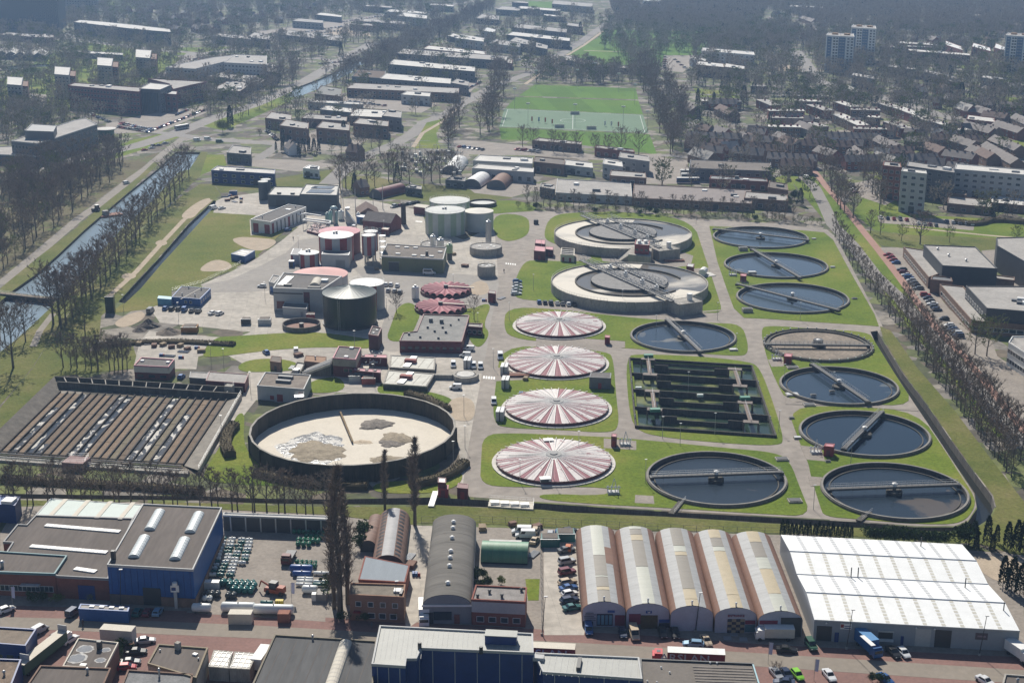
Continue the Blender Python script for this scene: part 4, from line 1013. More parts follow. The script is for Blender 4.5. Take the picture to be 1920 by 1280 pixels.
# ================================================================= plant buildings, silos, pipework
M_pinkroof = mat('salmon_roof', (.62, .33, .3), .7, var=.06, scale=.3)
M_silv = mat('silver_panel', (.4, .41, .43), .5, var=.08, scale=.5, metal=.2)
M_paleg = mat('pale_green_panel', (.3, .38, .27), .6, var=.08, scale=.4)
M_palew = mat('pale_grey_green_panel', (.47, .5, .46), .6, var=.08, scale=.4)
M_dkgreen = mat('dark_green_steel', (.007, .024, .021), .35, var=.2, scale=.4)
M_whroof = mat('white_roof', (.72, .72, .7), .6, var=.06, scale=.4)
M_ggrey = mat('pale_tank_roof', (.5, .51, .49), .7, var=.1, scale=.4)
def silo(name, label, cx, cy, w, h, cols, roof, cone=.6, n=16, z0=0, group=None, a_off=0, rail=False, rim=None, seam=0, hat=False):
 c = G(cx, cy, h); r = mpx(c, w) / 2
 T = Thing(name, label, 'tank', (c.x, c.y, z0), group)
 for i in range(n):
  a0 = 2*pi*i/n + a_off; a1 = 2*pi*(i+1)/n + a_off; K = max(2, 48 // n)
  m = cols[i % len(cols)]; vs = []
  for k in range(K + 1):
   a = a0 + (a1 - a0)*k/K
   vs += [(c.x + r*cos(a), c.y + r*sin(a), z0), (c.x + r*cos(a), c.y + r*sin(a), h)]
  T.part('wall_panel', MB().add(vs, [(2*k, 2*k+2, 2*k+3, 2*k+1) for k in range(K)]), m)
 rb = MB(); vs = circle_pts(c, r + .12, h, 48)[:-1] + [(c.x, c.y, h + cone)]
 rb.add(vs, [(i, (i+1) % 48, 48) for i in range(48)]); rb.ring(c, r - .1, r + .14, h - .25, h - .01, 48)
 ro = T.part('roof', rb, roof)
 for i in range(seam):
  a = 2*pi*i/seam; T.part('roof_seam', MB().tube((c.x + (r+.1)*cos(a), c.y + (r+.1)*sin(a), h + .05), (c.x + .6*cos(a), c.y + .6*sin(a), h + cone), .09, .05, 4), rim or M_alu, ro)
 if rail: T.part('railing', railing(MB(), circle_pts(c, r, h, 20), 1.0, 9, .04), M_white)
 if hat: T.part('roof_fitting', MB().cyl((c.x+.3, c.y), .5, h + cone*.7, h + cone + 1.1, 8).box(c.x - 1.4, c.y - .4, h + cone*.6, c.x - .4, c.y + .4, h + cone + .8), M_steel)
 T.c, T.r = c, r
 return T
RW = [M_silv, M_red]
t = silo('sludge_silo', 'dark green sludge silo with ribbed conical roof', 655, 547, 100, 12.5, [M_dkgreen], mat('zinc_roof', (.085, .115, .12), .5, var=.15), 2.6, 12, seam=36, rim=flat('grey_green_seam', (.2, .25, .25), .5))
lb = MB(); x = t.c.x - 3; y = t.c.y - t.r - .25
for s in (-.35, .35): lb.tube((x + s, y, 0), (x + s, y, 12), .06, .06, 4)
for k in range(22): lb.tube((x - .35, y, .5*k + .5), (x + .35, y, .5*k + .5), .04, .04, 4, False)
t.part('ladder', lb, M_steel); t.part('base_ring', MB().ring(t.c, t.r, t.r + .35, 0, .7, 48), M_dark)
silo('round_tank', 'white-roofed red and grey tank right behind the dark green silo', 688, 529, 65, 10.5, [M_silv, M_silv, M_red], M_whroof, .8, 14, rail=True)
silo('round_tank', 'round tank under a shallow salmon pink cone roof', 600, 513, 103, 8.0, [M_silv], M_pinkroof, 2.4, 16, hat=False)
silo('striped_tank', 'big red and white striped tank with white roof', 630, 440, 65, 11.5, RW, M_whroof, .7, 14, a_off=.1, hat=True)
silo('round_tank', 'maroon tank with pink cone roof half hidden behind the big striped tank', 632, 441, 78, 10.0, [M_maroon], M_pink, 1.2, 12).o.location.y += 9
silo('striped_tank', 'small squat red and white striped tank beside the pink roof', 579, 473, 38, 6.2, RW, M_whroof, .5, 12, a_off=.2, hat=True)
for k, (x, y, lbl) in enumerate(((691, 440, 'front one of two slim striped silos on steel legs'), (695, 433, 'rear one of two slim striped silos on steel legs'))):
 t = silo('striped_silo', lbl, x, y, 26, 13.5, RW, M_whroof, .4, 10, z0=4.5, group='slim striped silos', rail=True, a_off=.15)
 lg = MB()
 for i in range(4):
  a = pi/4 + i*pi/2; lg.box(t.c.x + t.r*.8*cos(a) - .2, t.c.y + t.r*.8*sin(a) - .2, 0, t.c.x + t.r*.8*cos(a) + .2, t.c.y + t.r*.8*sin(a) + .2, 4.6)
 t.part('legs', lg, M_steel); t.part('hopper', MB().cyl(t.c, .7, 2.6, 4.5, 12, t.r*.9), M_steel)
 if k == 0:
  st = MB(); X, Y = t.c.x + t.r + 1.8, t.c.y - 1
  for a, b in ((0, 0), (2.4, 0), (0, 2.4), (2.4, 2.4)): st.tube((X + a, Y + b, 0), (X + a, Y + b, 14), .09, .09, 4)
  for j in range(1, 6): st.box(X - .2, Y - .2, j*2.6, X + 2.6, Y + 2.6, j*2.6 + .12); st.tube((X, Y, j*2.6 - 2.6), (X + 2.4, Y, j*2.6), .07, .07, 4)
  t.part('stair_tower', st, M_steel)
GW = [M_paleg, M_palew]
silo('striped_tank', 'green and grey striped digester tank, the nearer one', 834.5, 393, 75, 11.5, GW, M_ggrey, .3, 20, rail=True, hat=True, rim=M_palew)
silo('striped_tank', 'green and grey striped digester tank, the farther one', 843, 375, 75, 11.5, GW, M_ggrey, .3, 20, rail=True, a_off=.1)
silo('round_tank', 'plain pale grey tank right of the green striped digesters', 898, 395, 54, 9.5, [mat('pale_grey_steel', (.45, .48, .48), .5, var=.08)], mat('cream_tank_roof', (.6, .57, .5), .7, var=.1), 1.0, 12)
T = Thing('open_tank', 'low open concrete tank behind the digesters', 'tank', (*G(905, 380).xy, 0)); c = G(905, 378, 2); r = mpx(c, 52)/2
T.part('wall', MB().ring(c, r - .5, r, 0, 2, 40), M_dconc); T.part('sludge', MB().cyl(c, r - .4, .2, 1.2, 40), M_ggrey)
for lbl, cx, cy, w, h in (('wide flat concrete tank with grey deck at the road bend', 911, 461, 61, 3.6), ('small stained concrete tank beside the main road', 912, 497, 34, 4.6), ('low concrete tank behind the olive building', 818, 456, 60, 1.6)):
 c = G(cx, cy, h); r = mpx(c, w)/2; T = Thing('concrete_tank', lbl, 'tank', (c.x, c.y, 0), 'concrete thickener tanks')
 for i in range(16): T.part('wall_panel', MB().ring(c, r - .35, r, 0, h, 3, 2*pi*i/16 + .004, 2*pi*(i+1)/16 - .004), M_conc2)
 T.part('deck', MB().cyl(c, r - .3, h - .6, h - .25, 40), M_roofg); T.part('railing', railing(MB(), circle_pts(c, r - .2, h, 14), 1, 9, .04), M_steel)
 for a, b in ((.3, .3), (-.4, .1), (.1, -.4), (.5, -.1)): T.part('deck_hatch', MB().box(c.x + a*r - .6, c.y + b*r - .6, h - .25, c.x + a*r + .6, c.y + b*r + .6, h - .05), M_white)
def vessel(lbl, px, py, w, h, m, z0=.3, name='process_vessel', cap=None):
 c = G(px, py, 0); r = mpx(c, w)/2; T = Thing(name, lbl, 'vessel', (c.x, c.y, 0), 'process vessels')
 T.part('body', MB().lathe(c, [(0, z0), (r, z0), (r, h - r*.5), (r*.8, h - r*.2), (0, h)], 16), m, smooth=False)
 T.part('skirt', MB().cyl(c, r*.85, 0, z0 + .02, 12), M_dark)
 T.part('top_flange', MB().cyl(c, r*.35, h - .15, h + .4, 8), cap or M_steel)
 return T
vessel('pale green upright vessel at the corner of the olive building', 843, 487, 12, 7.5, flat('pale_green', (.33, .45, .25), .5), 3.2)
vessel('tall slim grey silo with railing beside the green lawn', 916, 458, 11, 11.5, M_steel, 1.2)
vessel('left steel vessel behind the olive building', 812, 466, 11, 6.5, M_alu); vessel('right steel vessel behind the olive building', 826, 470, 14, 6, M_alu)
vessel('left teal-topped gas vessel behind the big striped tank', 614, 419, 8, 5.5, flat('teal_cap', (.25, .42, .4), .5)); vessel('right teal-topped gas vessel behind the big striped tank', 620, 416, 8, 5.8, flat('teal_cap2', (.28, .45, .43), .5))
vessel('slim teal gas washer column beside the pipe rack', 631, 420, 6, 6.5, flat('teal_cap3', (.3, .46, .44), .5)); vessel('white process vessel next to the conveyor', 672, 415, 8, 4.5, M_white); vessel('white tank at the end of the pipe rack', 640, 412, 12, 5, M_white)
vessel('white cylinder beside the pink umbrella-roofed tanks', 779, 560, 14, 5.5, M_white)
# mushroom-topped flare stack and tall thin stacks
c = G(627, 421); T = Thing('flare_stack', 'mushroom-topped grey flare stack behind the big striped tank', 'stack', c)
T.part('pipe', MB().cyl(c, .55, 0, 8.2, 10), M_steel); T.part('hood', MB().lathe(c, [(1.9, 8.1), (1.9, 8.4), (1.2, 9.3), (0, 9.7)], 16), flat('pale_teal', (.4, .52, .52), .5))
for px, py, hh, lbl, m in ((667, 405, 14, 'tall pale chimney pipe beside the small brick gable', M_alu), (640, 395, 22, 'very tall thin yellow-banded mast beside the grey block', flat('yellow_mast', (.4, .27, .05), .6)), (644, 402, 24, 'very tall thin grey mast beside the grey block', M_steel), (718, 392, 12, 'slim grey pole near the red barrel tank', M_steel), (700, 395, 9, 'short grey pole by the dark brick hall', M_steel)):
 c = G(px, py); T = Thing('mast', lbl, 'mast', c); T.part('pole', MB().tube(c, (c.x, c.y, hh), .22 if hh < 20 else .14, .12, 8), m); T.part('mast_tip', MB().cyl(c, .3, hh, hh + .4, 8), M_dark)
# octagonal chimney, dark
c = G(757, 420); T = Thing('brick_chimney', 'squat dark brick chimney beside the dark brick hall', 'chimney', c); T.part('shaft', MB().cyl(c, 1.35, 0, 10.5, 8, 1.15), mat('soot_brick', (.06, .05, .048), .9, var=.25)); T.part('chimney_cap', MB().ring(c, .8, 1.4, 10.5, 10.9, 8), M_conc2)
# pipe rack
c = G(590, 432); T = Thing('pipe_rack', 'white pipe rack over tangled pipework on a maroon base', 'pipe rack', c)
b = [G(x, y, 1.2).xy for x, y in ((575,432), (606,440), (618,425), (590,418))]; T.part('base_tray', MB().prism(b, 0, 1.2), M_maroon)
for k, (p, q, z) in enumerate((((568,413),(618,419),4.5), ((573,410),(620,415),4.5), ((568,413),(573,410),4.5), ((570,400),(603,405),4.0), ((618,419),(620,415),4.5), ((560,403),(572,401),4.0))):
 T.part('pipe', MB().tube(G(*p, z), G(*q, z), .42, .42, 8), M_white)
rb = MB(); R = random.Random(11); A, B2, C2, D2 = b
for k in range(60):
 u, v = R.random(), R.random(); p = (A*(1-u) + B2*u)*(1-v) + (D2*(1-u) + C2*u)*v; z = R.uniform(1.2, 3); dz = R.choice(((1.5, 0, 0), (0, 2, 0), (0, 0, 1.2))); rb.tube((p.x, p.y, z), (p.x + dz[0], p.y + dz[1], z + dz[2]), R.uniform(.1, .22), None, 6)
T.part('valve_tangle', rb, M_steel)
sb = MB()
for p in ((568,415),(590,417),(612,420),(575,411),(600,414)): q = G(*p, 4.4); sb.tube((q.x, q.y, 0), q, .12, .12, 5)
T.part('rack_posts', sb, M_steel)
# sloped conveyor box
a, b = G(648, 418, 0), G(668, 424, 0)
T = Thing('conveyor', 'grey sloped conveyor housing behind the striped tanks', 'conveyor', G(655, 420)); T.part('housing', MB().add([(a.x, a.y, 0), (b.x, b.y, 0), (b.x, b.y, .8), (a.x, a.y, 6.5), (a.x, a.y + 3, 0), (b.x, b.y + 3, 0), (b.x, b.y + 3, .8), (a.x, a.y + 3, 6.5)], [(0, 1, 2, 3), (4, 7, 6, 5), (3, 2, 6, 7), (0, 3, 7, 4), (0, 4, 5, 1)]), M_silv); T.part('top_hood', MB().box(a.x, a.y, 6.5, a.x + 2, a.y + 3, 7.6), M_alu)
# --- umbrella-roofed tanks
def umbrella_tank(cx, cy, w, label):
 h = 1.2; c = G(cx, cy, h); r = mpx(c, w)/2; T = Thing('umbrella_roofed_tank', label, 'tank', (c.x, c.y, 0), 'pink umbrella-roofed tanks'); n = 20
 T.part('wall', MB().ring(c, r - .3, r, 0, 1.3, 40), MAROONRIM)
 pm = mat('dusty_pink_membrane', (.42, .17, .19), .75, var=.1, scale=.3)
 for i in range(n):
  a0, a1 = 2*pi*i/n, 2*pi*(i+1)/n; am = (a0+a1)/2; P = lambda a, q, z: (c.x + q*cos(a), c.y + q*sin(a), z); vs = []; K = 6
  for f in (.06, .35, .7, 1.0):
   for k in range(K + 1):
    a = a0 + (a1-a0)*k/K; arch = sin(pi*k/K)*.16*f*r*2*pi/n*1.9; rr = f*r*(1 - (.06*sin(pi*k/K) if f == 1 else 0)); vs.append(P(a, rr, 1.25 + (1 - f)*.9 + arch))
  W = K + 1; T.part('membrane_bay', MB().add(vs, [(j*W+k, (j+1)*W+k, (j+1)*W+k+1, j*W+k+1) for j in range(3) for k in range(K)]), pm, smooth=True)
 T.part('hub', MB().cyl(c, .9, 2.0, 3.3, 12), M_dark)
 T.part('gangway', MB().beam((c.x + .5, c.y, 2.9), (c.x + r + 1.2, c.y - 1.2, 2.5), 1.0, .25), M_cream)
umbrella_tank(836, 543, 96, 'farther pink umbrella-roofed tank'); umbrella_tank(826, 575, 98, 'nearer pink umbrella-roofed tank beside the flat-roofed office')
# --- open tank with red floor
c = G(565, 605, 1.9); r = mpx(c, 71)/2; T = Thing('open_tank', 'small open round tank with reddish floor beside the green silo', 'tank', (c.x, c.y, 0))
T.part('wall', MB().ring(c, r - .35, r, 0, 1.9, 48), M_wallc); T.part('floor', MB().cyl(c, r - .3, .05, .3, 48), mat('red_mud', (.22, .11, .08), .8, var=.25)); T.part('column', MB().cyl(c, .9, .3, 1.8, 12), M_dark)
# --- buildings
def B(name, lbl, px, h, wall, roof, **k): return Bld(name, lbl, 'building', px, h, wall, roof, **k)
M_darkblock = mat('dark_block', (.07, .085, .095), .8, var=.12, scale=.3)
b = B('process_block', 'low grey block with pale roof left of the taller grey block', [(502,366),(562,368),(569,352),(515,351)], 6.2, M_darkblock, M_roofl); b.bump('rooflight', .32, .2, 2, 1.5, .9, M_dark).bump('rooflight', .75, .2, 2, 1.5, .9, M_dark).panel('roller_door', 0, .4, 5, 0, 4, M_dark)
b = B('process_block', 'tall grey block with solar panels on its roof', [(562,365),(632,367),(635,349),(574,346)], 8.8, M_darkblock, M_roofl)
for fu, fv, sx, sy in ((.52, .35, 13, 9), (.55, .75, 11, 7), (.3, .72, 3, 3)): b.bump('solar_array', fu, fv, sx, sy, .25, flat('solar_blue', (.03, .045, .07), .25))
b.panel('louvre_band', 0, .55, 12, 5.8, .6, M_dark)
for k, (x, lbl) in enumerate(((493, 'left of the two dark round silos by the small grey block'), (498, 'right of the two dark round silos by the small grey block'))):
 silo('dark_silo', lbl, x, 340 - 4*k, 18, 10, [M_darkblock], M_ggrey, .2, 8, group='dark silos')
b = B('white_shed', 'long white shed with red doors and dark grey roof', [(470,412),(507,417),(574,389),(541,384)], 6.0, M_white, M_bitumen)
for u in (.25, .82): b.panel('red_door', 0, u, 3.2, 0, 4.6, M_red)
for k in range(9): b.panel('red_panel' if k in (0, 4) else 'dark_panel', 1, .06 + k*.11, 2.0 if k in (0, 4) else .9, .1, 5, M_red if k in (0, 4) else M_dark)
b.lights([(.5, .75)], 3, 2).vents([(.3, .15), (.6, .9)])
b = B('site_office', 'flat blue site office cabin block on the concrete yard', [(322,557),(375,561),(395,541),(340,537)], 3.2, M_blue, M_bitumen, par=.15)
for k in range(6): b.bump('roof_rib', .5, .08 + k*.17, 12, .25, .08, M_roofg)
b.bump('roof_seam', .55, .5, .3, 20, .12, M_cream); b.win(0, 2, [1.1], 1.2, 1.1, .4, .75).win(1, 5, [1.1], 1.1, 1.1); b.vents([(.3, .2), (.75, .2), (.3, .85), (.75, .8)])
b = B('blue_container', 'light blue container left of the blue site office', [(295,559),(321,561),(323,556),(297,554)], 2.7, flat('sky_blue', (.08, .28, .45), .5), flat('pale_blue_roof', (.3, .5, .58), .6), par=0); b.panel('container_door', 3, .5, 2, .1, 2.3, M_blue)
b = B('blue_container', 'blue double container on the sand by the grass field', [(433,476),(459,481),(478,470),(454,467)], 3.0, M_blue, M_roofl, par=.1); b.bump('roof_strip', .5, .35, 5, 1, .05, M_white).bump('roof_strip', .5, .65, 5, 1, .05, M_white)
b = B('process_hall', 'pale grey process hall in front of the salmon cone roof', [(512,541),(604,544),(641,519),(531,512)], 9.0, M_lgrey, M_bitumen, parw=.5)
b.panel('red_window_band', 0, .68, 2.4, 0, 8, M_maroon).panel('glazing', 0, .68, 2.0, 3, 3, M_glass).panel('dark_band', 0, .3, 12, 7, .5, M_dark).panel('red_door', 0, .14, 3.2, 1, 3, mat('rust_door', (.2, .08, .06), .8))
b.vault('barrel_rooflight', .72, .45, 9, 4, 1.5, M_cream, 1, 4, M_roofl); b.bump('roof_hatch', .25, .2, 3, 1.3, .7, M_dark).bump('roof_unit', .83, .6, 2.6, 2.4, 1, M_white).bump('roof_unit', .8, .1, 5, 1.6, .8, M_roofg)
for k in range(5): b.bump('cable_tray', .08 + .03*k, .5, .4, 14, .3, M_steel)
b = B('annex', 'low pale annex at the foot of the process hall', [(530,577),(575,580),(578,570),(533,568)], 3.2, M_lgrey, M_dgrey); b.panel('door', 0, .8, 1.1, 0, 2.1, M_grey)
b = B('annex', 'small grey cabin with blue door left of the process hall', [(504,529),(514,532),(526,519),(512,516)], 4, M_lgrey, M_roofg); b.panel('blue_door', 0, .5, 1.8, 0, 2.4, M_blue)
b = B('olive_hall', 'olive green hall with brown roof and dark gateway', [(715,481),(831,487),(837,465),(725,458)], 6.3, mat('olive_panel', (.17, .18, .095), .7, var=.1), M_roofb, trim=M_lgrey)
b.panel('gateway', 0, .2, 4.6, 0, 4, M_dark).panel('gateway_frame', 0, .2, 5.2, 4.0, .3, M_grey).lights([(.25, .25), (.52, .2), (.66, .18), (.8, .2), (.2, .8), (.35, .8), (.5, .82), (.92, .6)], 2, 1.2, .5).bump('roof_vent', .72, .3, 1, 1, 1.8, M_dark)
b = B('grey_shed', 'silver shed with dark roof in front of the big striped tank', [(603,477),(654,479),(657,471),(606,470)], 6.0, M_silv, M_dgrey, par=.2); b.panel('roller_door', 0, .68, 4.2, 0, 3.8, M_grey)
b = B('grey_shed', 'small grey shed with red corner left of the small striped tank', [(545,477),(562,478),(566,467),(550,466)], 4.5, M_silv, M_grey, par=.1); b.panel('red_corner', 0, .12, .9, 0, 4, M_red)
b = B('blue_container', 'small dark blue container at the foot of the small striped tank', [(541,490),(551,490),(552,487),(542,487)], 2.8, M_blue, M_white, par=0); b.panel('container_door', 0, .5, 1.6, .1, 2.4, M_dark)
b = B('blue_container', 'blue canopy container beside the dark brick hall', [(668,406),(687,409),(692,399),(674,397)], 3.4, M_blue, M_white, par=.1); b.panel('container_door', 0, .5, 2, .1, 2.4, M_dark)
gable('brick_hall', 'dark brick hall with steep dark roof beside the squat chimney', 'building', [(690,396),(742,401)], 8.5, 5.0, 11, M_brickp, M_tiled, wins=4).o
gable('brick_house', 'small brick gable house with white verge below the red barrel tank', 'building', [(686,378),(690,390)], 6.5, 3.2, 11, M_brickb, M_tile)
gable('maroon_shed', 'maroon shed with pale mono roof near the digesters', 'building', [(782,383),(804,386)], 4.6, 4.0, 6, M_maroon, M_cream)
b = B('maroon_shed', 'low maroon box with pale roof beside the slim silos', [(715,430),(728,431),(732,425),(720,424)], 3, M_maroon, M_cream, par=.1); b.panel('door', 0, .5, 1, 0, 2, M_dark)
b = B('office', 'low flat-roofed grey and maroon plant office with rooftop vents', [(794,590),(880,593),(866,642),(749,640),(756,625),(781,622)], 4.2, M_maroon, mat('grey_gravel_roof', (.32, .31, .29), .95, var=.2, scale=.2, col2=(.2, .2, .19)))
b.win(2, 9, [1.2], 1.6, 1.3, frame=M_maroon).win(1, 5, [1.2], 1.6, 1.3, frame=M_maroon)
for x, y, s in ((808,603,1.4),(828,605,1.4),(802,615,.8),(830,615,.8),(815,622,.8),(836,624,.9),(788,633,.8),(767,628,.8),(845,610,.7),(860,600,.7),(822,635,.8)):
 q = G(x, y, 4.2); b.T.part('roof_vent', MB().box(q.x - s/2, q.y - s/2, 4.2, q.x + s/2, q.y + s/2, 4.2 + s), M_dgrey)
b2 = B('covered_passage', 'narrow maroon passage linking the plant office to the road', [(866,612),(904,615),(905,608),(868,606)], 3.2, M_maroon, M_roofg); b2.win(0, 4, [.8], 1.4, 1.4)
b = B('pump_house', 'grey pump house with red doors beside the round sludge tank', [(482,724),(570,731),(583,704),(497,699)], 4.6, M_lgrey, mat('mossy_roof', (.28, .24, .2), .95, var=.2, scale=.3, col2=(.17, .14, .12)))
b.panel('red_door', 0, .48, 2.0, 0, 2.4, M_red).panel('red_hatch', 0, .31, 1.3, .5, 1.3, M_red).panel('red_door', 0, .93, 1.7, 1.8, 2, M_red).bump('roof_duct', .5, .7, 5, 1.4, .9, M_dgrey).bump('roof_duct', .5, .4, 5, 1.4, .9, M_dgrey)
b = B('control_building', 'two-tone cream and maroon control building with conveyor ramp', [(624,672),(667,675),(677,653),(635,650)], 6.4, M_maroon, M_bitumen, trim=M_pink)
a, d, L = b.edge(0)
for i in (0, 1, 3): a, d, L = b.edge(i); b.put('cream_band', i, panel_mesh(L, 2.4, mat('taupe_panel', (.33, .28, .23), .8), .1), L/2, 3.9)
b.lights([(.55, .15), (.6, .92)], 1.3, 1.3, .6); b.win(0, 2, [1.8], 1.8, 1.4, .45, .9, frame=M_pink)
# sloping ramp of screw pumps
T = Thing('screw_pump_ramp', 'sloping bank of three screw pumps beside the control building', 'pump ramp', G(595, 690))
lo0, lo1 = G(566, 701, .6), G(577, 692, .6); hi0, hi1 = G(620, 681, 4.8), G(627, 671, 4.8)
for k in range(4):
 f = k/3; p = lo0.lerp(lo1, f); q = hi0.lerp(hi1, f); T.part('screw_trough', MB().beam(p, q, .9, .8), M_conc2)
 if k < 3: T.part('screw', MB().tube(p.lerp(lo0.lerp(lo1, (k+1)/3), .5), q.lerp(hi0.lerp(hi1, (k+1)/3), .5), .55, .55, 8), M_roofl)
T.part('ramp_body', MB().add([lo0, hi0, hi1, lo1, (hi0.x, hi0.y, 0), (hi1.x, hi1.y, 0), (lo0.x, lo0.y, 0), (lo1.x, lo1.y, 0)], [(6, 4, 1, 0), (7, 3, 2, 5), (4, 5, 2, 1)]), M_dconc)
b = B('inlet_box', 'open concrete inlet box with pale floor beside the pump ramp', [(545,701),(562,703),(572,682),(557,680)], 1.4, M_dconc, M_roofl, par=.3, trim=M_dconc); b.bump('inlet_screen', .5, .2, 2, 2, 1.2, M_steel)
for i, (px, h, lbl) in enumerate(((((708,692),(714,696),(716,684),(730,688)), 0, ''),)): pass
b = B('screen_hall', 'long pink-roofed maroon hall beside the covered white basins, near side', [(660,694),(714,699),(714,693),(663,690)], 3.6, M_maroon, M_pink, par=.1); b.panel('grey_door', 0, .25, 3.4, 0, 3, M_dgrey).lights([(.2, .5), (.5, .5), (.8, .5)], .9, .9, .3, M_dark)
b = B('screen_hall', 'long pink-roofed maroon hall beside the covered white basins, far side', [(676,669),(725,671),(726,665),(677,664)], 3.2, M_maroon, M_pink, par=.1); b.lights([(.1, .5), (.55, .5)], .9, .9, .3, M_dark)
T = Thing('screen_machinery', 'grey machinery and pipes between the two pink-roofed halls', 'machinery', G(700, 690)); mb = MB(); R = random.Random(4)
for k in range(46):
 p = G(R.uniform(684, 716), R.uniform(674, 690)); z = R.uniform(.3, 2); d = R.choice(((2, 0, 0), (0, 2, 0), (.3, 0, 1.5), (1.5, .6, .8))); mb.tube((p.x, p.y, z), (p.x + d[0], p.y + d[1], z + d[2]), R.uniform(.12, .4), None, 6)
T.part('pipework', mb, M_steel); mb = MB()
for k in range(3): p = G(683, 678 + k*5, 1); mb.box(p.x - 1.6, p.y - 1, 0, p.x + 1.6, p.y + 1, 1)
T.part('cream_covers', mb, M_cream)
for lbl, px in (('covered white basin with red bridge, the farther one', ((732,666),(817,671),(815,694),(730,689))), ('covered white basin with red bridge, the nearer one', ((727,694),(815,701),(800,725),(718,720)))):
 b = Bld('covered_basin', lbl, 'basin', px, 1.8, M_dconc, mat('mottled_white_cover', (.7, .69, .62), .85, var=.06, scale=.3, col2=(.5, .48, .42)), par=.2, parw=.5, trim=M_conc2)
 b.bump('bridge_rail', .45, .5, 2.2, 12, .5, M_steel).bump('red_trolley', .46, .5, 4, 2, 1.3, mat('rusty_red', (.3, .09, .08), .8))
 for k in range(5): b.bump('cover_joint', .1 + .2*k, .5, .12, 9.5, .06, M_conc2)
c = G(873, 701, 1.8); r = mpx(c, 50)/2; T = Thing('octagonal_tank', 'small ten-sided concrete tank with cream cover beside the crossing', 'tank', (c.x, c.y, 0)); T.part('wall', MB().ring(c, r - .9, r, 0, 1.8, 10), M_conc2); T.part('cover', MB().cyl(c, r - .8, 1.0, 1.9, 10, r - 1.4), M_roofl); T.part('channel', MB().beam((c.x - r - 7, c.y + .5, 1.6), (c.x - r, c.y, 1.6), 1.4, 1.6), M_conc2)
b = B('inlet_house', 'small two-tone maroon house behind the channel basin', [(251,686),(316,689),(327,675),(265,671)], 4.6, M_maroon, M_bitumen, trim=M_pink)
for i in (0, 1): a, d, L = b.edge(i); b.put('cream_band', i, panel_mesh(L, 2.0, M_cream, .1), L/2, 2.5)
b.lights([(.12, .6), (.88, .6)], 1.1, 1.1, .5).win(0, 3, [.7], 2.4, 1.2, frame=M_maroon)
b = B('storage_shed', 'long low maroon shed with grey roof beside the channel basin', [(386,714),(459,719),(466,702),(392,697)], 3.2, M_maroon, M_roofg, par=.2); b.win(0, 6, [1], 1.4, 1.2, frame=M_maroon)
b = B('storage_shed', 'grey carport left of the long maroon shed', [(355,708),(387,710),(391,699),(357,697)], 3.0, M_dgrey, M_roofg, par=.15); b.panel('opening', 0, .5, 6, 0, 2.4, M_dark)
b = B('maroon_tower', 'small dark maroon tower beside the plant office', [(691,628),(709,631),(716,616),(698,612)], 5.4, mat('dark_maroon', (.07, .02, .024), .8, var=.2), M_bitumen, trim=M_maroon); b.lights([(.4, .3), (.6, .7)], .8, .8, .3)
b = B('maroon_cabin', 'dark maroon cabin at the bend left of the pump ramp', [(506,677),(526,680),(528,669),(509,667)], 3.4, M_brickb, M_roofb, par=.1); b.panel('door', 0, .5, 1, 0, 2, M_dark)
b = B('flat_shed', 'low shed with orange-brown roof behind the pump ramp', [(570,677),(610,681),(612,669),(573,666)], 2.4, M_brickb, mat('rust_roof', (.32, .2, .13), .9), par=.1); b.vent(.5, .5)
# sheds and boxes east of the road
for lbl, px, h, w, rf in (('upper pink-roofed maroon shed near the big aeration tanks', ((1003,456),(1022,458),(1023,450),(1004,449)), 3.6, M_maroon, M_pink), ('lower pink-roofed maroon shed near the big aeration tanks', ((1001,470),(1022,472),(1023,463),(1003,461)), 4.2, M_maroon, M_pink), ('small pink-roofed shed right of the two maroon sheds', ((1022,467),(1037,469),(1038,463),(1023,462)), 3.4, M_maroon, M_pink),
   ('dark red shed squeezed beside the second farthest striped dome', ((1105,707),(1145,709),(1146,699),(1108,698)), 4.0, M_dgrey, M_bitumen), ('red kiosk above the nearest striped dome', ((1146,818),(1156,819),(1157,813),(1147,812)), 3.4, M_maroon, M_pink), ('red kiosk below the third right-hand settling tank', ((1545,836),(1563,838),(1565,832),(1548,831)), 3.2, M_red, M_pink), ('pink-red kiosk below the drained tank', ((1470,668),(1484,669),(1486,663),(1472,662)), 3, M_red, M_pink),
   ('red kiosk between the upper right settling tanks', ((1388,517),(1399,518),(1400,514),(1389,513)), 2.8, M_red, M_pink), ('maroon kiosk beside the nearer aeration tank', ((1287,499),(1300,501),(1302,495),(1289,494)), 3.4, M_maroon, M_ggrey), ('red kiosk right of the farthest striped dome', ((1134,632),(1143,633),(1144,629),(1135,628)), 2.8, M_red, M_pink),
   ('tall maroon kiosk at the bottom end of the main road', ((821,904),(836,905),(836,896),(822,895)), 4.2, M_maroon, M_white), ('orange-red container at the bottom end of the main road', ((821,915),(840,917),(841,909),(823,907)), 2.6, M_red, mat('orange_roof', (.45, .12, .09), .6)), ('maroon screen box at the bottom end of the main road', ((857,914),(877,916),(878,907),(859,905)), 3.2, M_maroon, M_maroon), ('maroon cabinet between the two farthest domes and the road', ((915,549),(929,551),(930,546),(917,544)), 4.0, M_maroon, M_roofg)):
 b = B('maroon_shed' if h > 3.5 else 'red_kiosk', lbl, px, h, w, rf, par=.08); b.panel('door', 0, .5, 1.1, .02, 2.1, M_red if w is not M_red else M_maroon)
 if 'squeezed' in lbl: b.panel('red_panel', 1, .5, 3, .2, 3.4, M_red)
b = B('white_shed', 'small white shed with red doors beside the pink-roofed sheds', [(1051,478),(1077,480),(1077,467),(1053,465)], 3.0, M_cream, M_roofl, par=.3); b.panel('red_door', 0, .2, 1, 0, 2, M_red).panel('red_door', 0, .7, 1, 0, 2, M_red)
